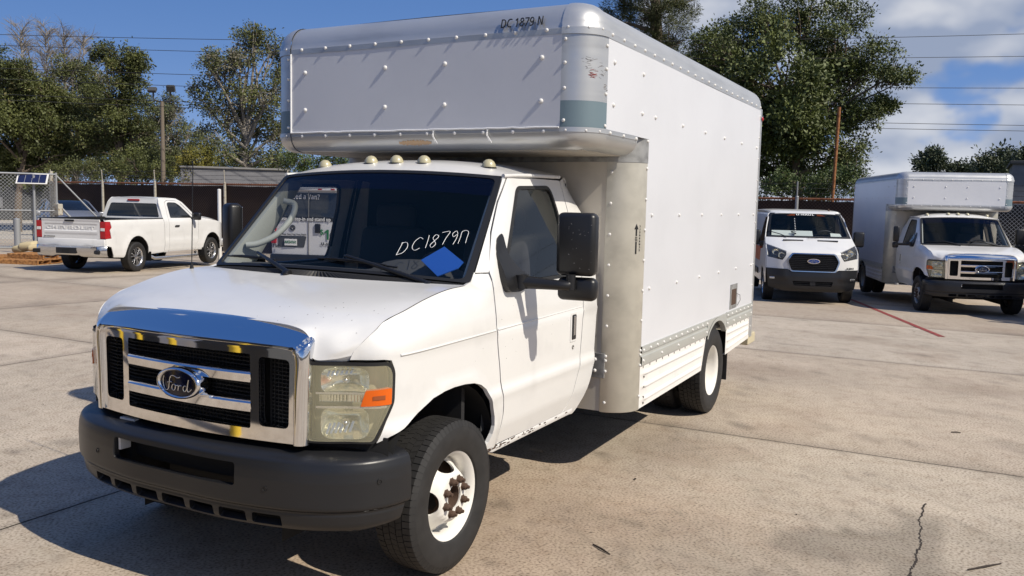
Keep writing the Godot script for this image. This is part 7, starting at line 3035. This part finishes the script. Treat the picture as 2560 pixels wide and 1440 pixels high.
# things behind the camera that show only as reflections in chrome and glass
func make_reflected() -> void:
	var B := thing("shop_building", "dark shop front behind the viewer, mirrored in the chrome grille", "building", Vector3(-7.9, 0, 3.55))
	var mb := MB.new()
	mb.box(Vector3(0, 1.8, 2.0), Vector3(14.0, 3.6, 4.0))
	part(B, "wall", mb, M.wall_dark)
	for k in 4:
		mb = MB.new()
		mb.box(Vector3(-5.4 + k * 3.3, 1.2, -0.01), Vector3(1.5, 2.4, 0.06), 0.01)
		part(B, "roller_door", mb, M.panel_white)
	var which := ["leftmost", "second", "third", "rightmost"]
	for k in 4:
		mb = MB.new()
		mb.rod(Vector3.ZERO, Vector3(0, 1.5, 0), 0.10, 10)
		var o := solo("yellow_bollard", mb, M.yellow, "%s yellow bollard before the dark shop front, seen only in the chrome" % which[k], "bollard", "yellow bollards mirrored in the chrome")
		o.position = Vector3(-6.4 + k * 1.7, 0, 3.1)

# ---------------------------------------------------------------- the place
func _ready() -> void:
	var cam := Camera3D.new()
	cam.name = "camera"
	cam.fov = 36.72
	cam.near = 0.1
	cam.far = 3000.0
	add_child(cam)
	cam.transform = Transform3D(Basis.from_euler(Vector3(-0.09773295, 0.48627552, 0.02217348)), Vector3(3.10373, 1.78882, 3.48283))
	cam.current = true
	var env := Environment.new()
	env.background_mode = Environment.BG_SKY
	env.sky = Sky.new()
	env.sky.sky_material = make_sky()
	env.tonemap_mode = Environment.TONE_MAPPER_LINEAR
	env.tonemap_exposure = 1.07
	env.sdfgi_enabled = true
	env.ssao_enabled = true
	env.ssil_enabled = true
	var we := WorldEnvironment.new()
	we.name = "sky"
	we.environment = env
	add_child(we)
	var sun := DirectionalLight3D.new()
	sun.name = "sun"
	sun.light_energy = 1.5
	sun.light_color = Color(1.0, 0.965, 0.905)
	sun.light_angular_distance = 0.5
	sun.shadow_enabled = true
	sun.directional_shadow_max_distance = 120.0
	add_child(sun)
	sun.transform.basis = Basis.looking_at(Vector3(-1.01, -1.0, -0.12).normalized(), Vector3.UP)
	materials()
	make("paper", lin(0.62, 0.70, 0.66), 0.8)
	make("yellow", lin(0.62, 0.42, 0.03), 0.5)
	make_ground()
	# vehicles
	var main := make_truck(true)
	var second := make_truck(false)
	second.position = Vector3(3.059, fall(-16.768) - 0.003, -16.768)
	second.rotation.y = deg_to_rad(18.61)
	make_pickup(Vector3(-16.355, fall(-11.111), -11.111), 3.42)
	make_van(Vector3(-0.165, fall(-16.92), -16.92), deg_to_rad(17.5))
	var extra: Node3D = get_node("cargo_van").duplicate()
	extra.name = "cargo_van_001"
	add_child(extra)
	extra.position = Vector3(6.3, fall(-14.9), -14.9)
	tag(extra, "small white van beyond the right edge, seen only reflected in the door glass", "van")
	make_step_van(Vector3(-11.03, fall(-12.72), -12.72), deg_to_rad(199.0 - 180.0) + PI)
	make_sedan(Vector3(-28.9, fall(-18.9), -18.9), 1.1)
	# papers behind the windshields
	var mb := MB.new()
	var corners := [ws_pt(0.648, 0.17), ws_pt(0.758, 0.31), ws_pt(0.905, 0.19), ws_pt(0.885, 0.13), ws_pt(0.785, 0.045)]
	for q in 5:
		corners[q] += Vector3(0, -0.015, -0.02)
	mb.fan(PackedVector3Array(corners), Vector3(0, 0.65, 0.75))
	for q in 5:
		mb.flat(corners[q], corners[(q + 1) % 5], corners[(q + 1) % 5] - Vector3(0, 0.004, 0.004), corners[q] - Vector3(0, 0.004, 0.004))
	solo("blue_folder", mb, M.blue_card, "bright blue card lying on the big truck's dashboard behind the glass", "folder")
	var van := Transform3D(Basis(Vector3.UP, deg_to_rad(17.5)) * 0.967, Vector3(-0.165, fall(-16.92), -16.92))
	mb = MB.new()
	for q in [[-0.82, 1.50, 0.0, 1.62], [0.08, 1.50, 0.0, 1.62]]:
		pass
	var pc := [van_front(-0.82, 1.53), van_front(0.10, 1.53), van_front(0.10, 1.66), van_front(-0.80, 1.66)]
	for q in 4:
		pc[q] = van * (pc[q] - Vector3(0, 0.03, 0.05))
	mb.flat(pc[0], pc[1], pc[2], pc[3])
	var sign := solo("dash_sign", mb, M.paper, "long white card with an upside-down S behind the small van's windshield", "card")
	var sb := van.basis.orthonormalized() * Basis(Vector3.RIGHT, -0.72) * Basis(Vector3.BACK, PI)
	words(sign, "sign_lettering", "S", 0.10, van * (van_front(-0.33, 1.605) + Vector3(0, -0.02, -0.035)), sb, M.print_black, 2.0, 0.003)
	mb = MB.new()
	pc = [van_front(0.50, 1.53), van_front(0.76, 1.53), van_front(0.72, 1.61), van_front(0.50, 1.62)]
	for q in 4:
		pc[q] = van * (pc[q] - Vector3(0, 0.03, 0.05))
	mb.flat(pc[0], pc[1], pc[2], pc[3])
	solo("dash_paper", mb, M.paper, "small white paper on the driver's side behind the small van's windshield", "paper")
	make_yard_things()
	var specs := [
		["oak_tree", "broad dark green oak towering behind the chain-link fence, right of the big truck", Vector3(-4.52, -0.48, -40.87), [[-3.95, 9.85, -1.26, 2.01], [-2.26, 11.07, 0.25, 1.69], [-0.78, 11.66, -1.97, 1.87], [1.47, 10.85, -1.08, 1.65], [2.82, 9.17, -1.08, 1.44], [3.92, 8.48, 0.13, 0.91], [0.87, 8.75, -2.26, 2.04], [-0.74, 7.85, 2.35, 2.48], [-2.68, 6.5, 1.67, 2.11], [-0.08, 5.8, 0.31, 2.46], [1.67, 6.67, -1.36, 1.65], [3.08, 6.95, 0.25, 0.92], [-1.65, 4.13, -1.31, 2.09], [0.56, 3.97, -2.24, 1.86], [2.1, 4.81, 0.56, 1.06], [-4.98, 8.42, 0.79, 1.52], [-3.84, 10.06, 2.32, 1.21], [3.62, 7.27, -0.32, 0.53], [-5.4, 7.62, 2.68, 1.22]], 0, 1],
		["pine_tree", "dark pine whose top leaves the frame, just above the box truck roof", Vector3(-13.85, -0.48, -45.68), [[-2.28, 14.19, -0.69, 1.31], [0.04, 13.36, 0.24, 1.54], [0.86, 14.12, -1.62, 1.18], [-1.18, 12.13, -0.61, 1.42], [0.52, 11.7, -1.48, 1.41], [2.4, 10.09, 0.2, 1.17], [0.37, 15.06, 1.41, 1.42], [-1.5, 15.74, 0.24, 1.19], [-2.17, 12.85, 1.42, 0.71]], 1, 0.8],
		["broadleaf_tree", "dark bushy tree at the far left edge above the chain-link gate", Vector3(-45.86, -0.48, -27.61), [[-0.89, 7.7, -0.5, 1.85], [-0.18, 8.96, 0.82, 1.26], [0.56, 5.99, -1.08, 1.99], [-1.82, 4.37, -0.73, 2.2], [0.91, 7.98, -1.52, 1.41], [1.15, 9.0, 0.04, 1.05], [0.33, 6.14, 2.34, 2.05], [0.11, 6.41, -0.54, 1.86], [0.95, 4.18, -1.62, 1.65], [0.29, 3.7, -1.3, 1.41]], 2, 1.25],
		["broadleaf_tree", "tall thin-topped tree left of the round-topped one, above the pickup tailgate", Vector3(-45.76, -0.48, -31.34), [[0.21, 9.66, 0.21, 1.23], [0.21, 9.25, -1.13, 1.37], [0.56, 7.06, 0.0, 1.86], [-0.83, 6.7, 0.36, 1.59], [-1.12, 4.81, -0.32, 1.72], [1.55, 5.5, -0.17, 1.49], [-0.36, 7.79, 1.16, 1.22]], 3, 1],
		["broadleaf_tree", "round-topped green tree above the pickup cab", Vector3(-40.34, -0.48, -30.25), [[0.15, 9.52, -0.2, 1.16], [-0.6, 10.06, 0.18, 0.83], [0.97, 9.6, -0.34, 0.93], [-0.36, 7.6, 0.12, 1.61], [0.22, 8.03, -0.9, 1.28], [-1.98, 5.63, -0.27, 1.83], [0.89, 5.81, -0.32, 1.51], [-0.4, 4.24, -0.35, 1.62], [1.42, 4.23, -0.26, 1.28], [0.06, 6.48, -0.06, 1.39]], 2, 1.2],
		["broadleaf_tree", "small sparse tree behind the twin floodlight pole", Vector3(-47.08, -0.48, -39.38), [[0.54, 7.8, 0.86, 1.27], [-0.5, 6.93, -1.39, 1.28], [-0.28, 5.93, 0.71, 1.55], [-0.32, 8.63, -0.74, 0.91], [-0.02, 4.7, 0.45, 1.41], [-0.2, 5.23, -1.45, 1.14], [0.43, 4.73, -0.01, 1.42], [1.24, 6.42, -0.73, 1.14], [-0.69, 7.19, 0.51, 1.12]], 4, 0.8],
		["broadleaf_tree", "tall airy light green tree beside the attic of the big truck", Vector3(-32.29, -0.48, -31.84), [[-1.4, 8.94, 0.01, 1.2], [-0.48, 10.53, -0.86, 1.1], [0.91, 10.29, -1.24, 1.11], [-0.73, 9.29, 1.76, 0.7], [-0.39, 7.85, -0.15, 1.65], [1.79, 8.03, -0.59, 1.33], [-1.27, 6.44, 0.17, 1.42], [-0.63, 6.14, -1.58, 1.66], [1.43, 5.87, -1.43, 1.34], [-1.61, 7.4, 1.39, 0.82], [-0.16, 4.7, 1.81, 1.09], [0.08, 4.5, -0.23, 1.1], [1.91, 4.51, -0.6, 1.0], [0.37, 11.22, -0.6, 0.62], [0.1, 9.36, 0.32, 0.88], [1.22, 9.44, -2.15, 1.12]], 3, 0.62],
		["bush", "yellow-green bush under the light pole", Vector3(-32.64, -0.48, -28.56), [[0.59, 4.17, 0.5, 0.71], [0.32, 3.57, 0.52, 0.62], [0.16, 3.82, -0.53, 0.54], [0.53, 4.34, -0.6, 0.46]], 5, 0.9],
		["bush", "dark bush below the attic overhang, left of the cab roof", Vector3(-24.26, -0.48, -28.38), [[-0.76, 4.04, 0.51, 0.71], [-0.4, 3.62, -0.48, 0.76], [0.72, 4.0, -0.58, 0.64], [0.87, 3.56, -1.27, 0.57], [-0.42, 3.12, 0.34, 0.66]], 6, 1],
		["bush", "low dark undergrowth at the left edge behind the gate", Vector3(-79.99, -0.48, -48.48), [[-1.68, 4.57, -0.31, 1.56], [0.1, 4.22, -1.19, 1.38], [2.31, 4.44, -1.6, 1.27], [-0.69, 4.45, 2.22, 1.73]], 2, 1],
		["bush", "dark thicket between the round-topped tree and the light pole", Vector3(-45.13, -0.48, -35.48), [[-1.53, 3.85, 0.29, 1.17], [0.65, 3.74, -0.12, 1.19], [1.86, 3.52, -0.98, 1.06], [-0.22, 4.62, 0.39, 1.05], [0.89, 4.55, -0.71, 0.9]], 2, 1],
		["bush", "dark thicket under the airy tree, left of the attic", Vector3(-37.78, -0.48, -37.66), [[-1.52, 4.17, 1.19, 0.91], [-0.24, 4.08, 0.44, 0.92], [1.07, 4.24, -0.3, 0.93], [1.84, 4.42, -1.46, 1.03], [-0.56, 4.81, 0.78, 0.76]], 2, 1],
		["bush", "dark thicket under the thin-topped tree", Vector3(-62.55, -0.48, -42.23), [[-2.61, 3.57, 1.67, 1.29], [-2.03, 3.96, -0.02, 1.46], [0.0, 4.16, -0.76, 1.48], [2.34, 4.01, -0.87, 1.39], [-0.73, 5.27, -0.23, 1.31]], 2, 1],
		["bush", "low undergrowth behind the brown fence, left of the pickup cab", Vector3(-37.72, -0.47, -25.39), [[-0.52, 3.32, 0.28, 0.61], [-0.33, 3.45, -0.48, 0.7], [0.79, 3.36, -0.7, 0.62]], 3, 1],
		["bush", "low undergrowth behind the brown fence, right of the pickup cab", Vector3(-35.91, -0.48, -27.79), [[0.02, 3.5, 1.2, 0.71], [-0.15, 3.66, -0.14, 0.76], [1.04, 3.47, -0.42, 0.6]], 2, 0.9],
		["bush", "leafy scrub behind the fence above the small white van", Vector3(-3.18, -0.48, -33.99), [[-1.41, 3.13, -0.19, 0.71], [-0.5, 3.4, -0.49, 0.8], [0.56, 3.15, 0.06, 0.69], [1.26, 3.51, -0.93, 0.69], [1.92, 3.8, 0.19, 0.59]], 6, 1],
		["distant_tree", "far tree with a ragged crown left of the right-hand truck roof", Vector3(-0.51, -0.48, -81.44), [[-0.18, 6.86, -0.82, 0.78], [-0.75, 6.4, 0.08, 0.57], [0.49, 6.42, -0.42, 0.63], [0.13, 7.25, -0.26, 0.42]], 7, 1],
		["distant_tree", "far low tree row just above the right-hand box truck", Vector3(1.84, -0.48, -81.51), [[-0.74, 5.98, -0.71, 0.63], [0.36, 5.88, -0.63, 0.56], [1.28, 5.83, 0.6, 0.55]], 7, 1],
		["distant_tree", "far bushy tree above the right-hand box truck attic", Vector3(4.48, -0.48, -76.51), [[-0.7, 6.11, 0.97, 0.84], [0.41, 6.54, -0.07, 0.83], [-0.11, 5.7, 0.94, 0.84], [1.01, 5.91, -0.24, 0.7]], 7, 1],
		["distant_tree", "far tree touching the right edge of the picture", Vector3(6.24, -0.48, -66.45), [[-0.32, 6.0, -0.07, 0.72], [0.32, 6.55, -0.31, 0.83], [-0.09, 5.31, 0.1, 0.72], [1.03, 5.69, 0.51, 0.82]], 7, 1],
	]
	clumps.append(clump_mesh(7, 20, 0.36, 0.115))
	clumps.append(clump_mesh(8, 22, 0.62, 0.045))
	var k := 0
	for s in specs:
		k += 1
		tree(s[0], s[1], s[2], s[3], s[4], s[5], 200 + k)
	bare_tree("bare grey tree standing leftmost above the dark trees", Vector3(-84.1, -0.48, -53.1), 18.8, 31)
	bare_tree("tallest bare grey tree, second from the left", Vector3(-84.8, -0.48, -55.9), 19.4, 32)
	bare_tree("bare grey tree nearest the round-topped tree", Vector3(-79.5, -0.48, -56.4), 18.0, 33)
	bare_tree("bare grey tree between the two right-hand bare ones", Vector3(-85.3, -0.48, -58.5), 19.4, 34)
	make_reflected()
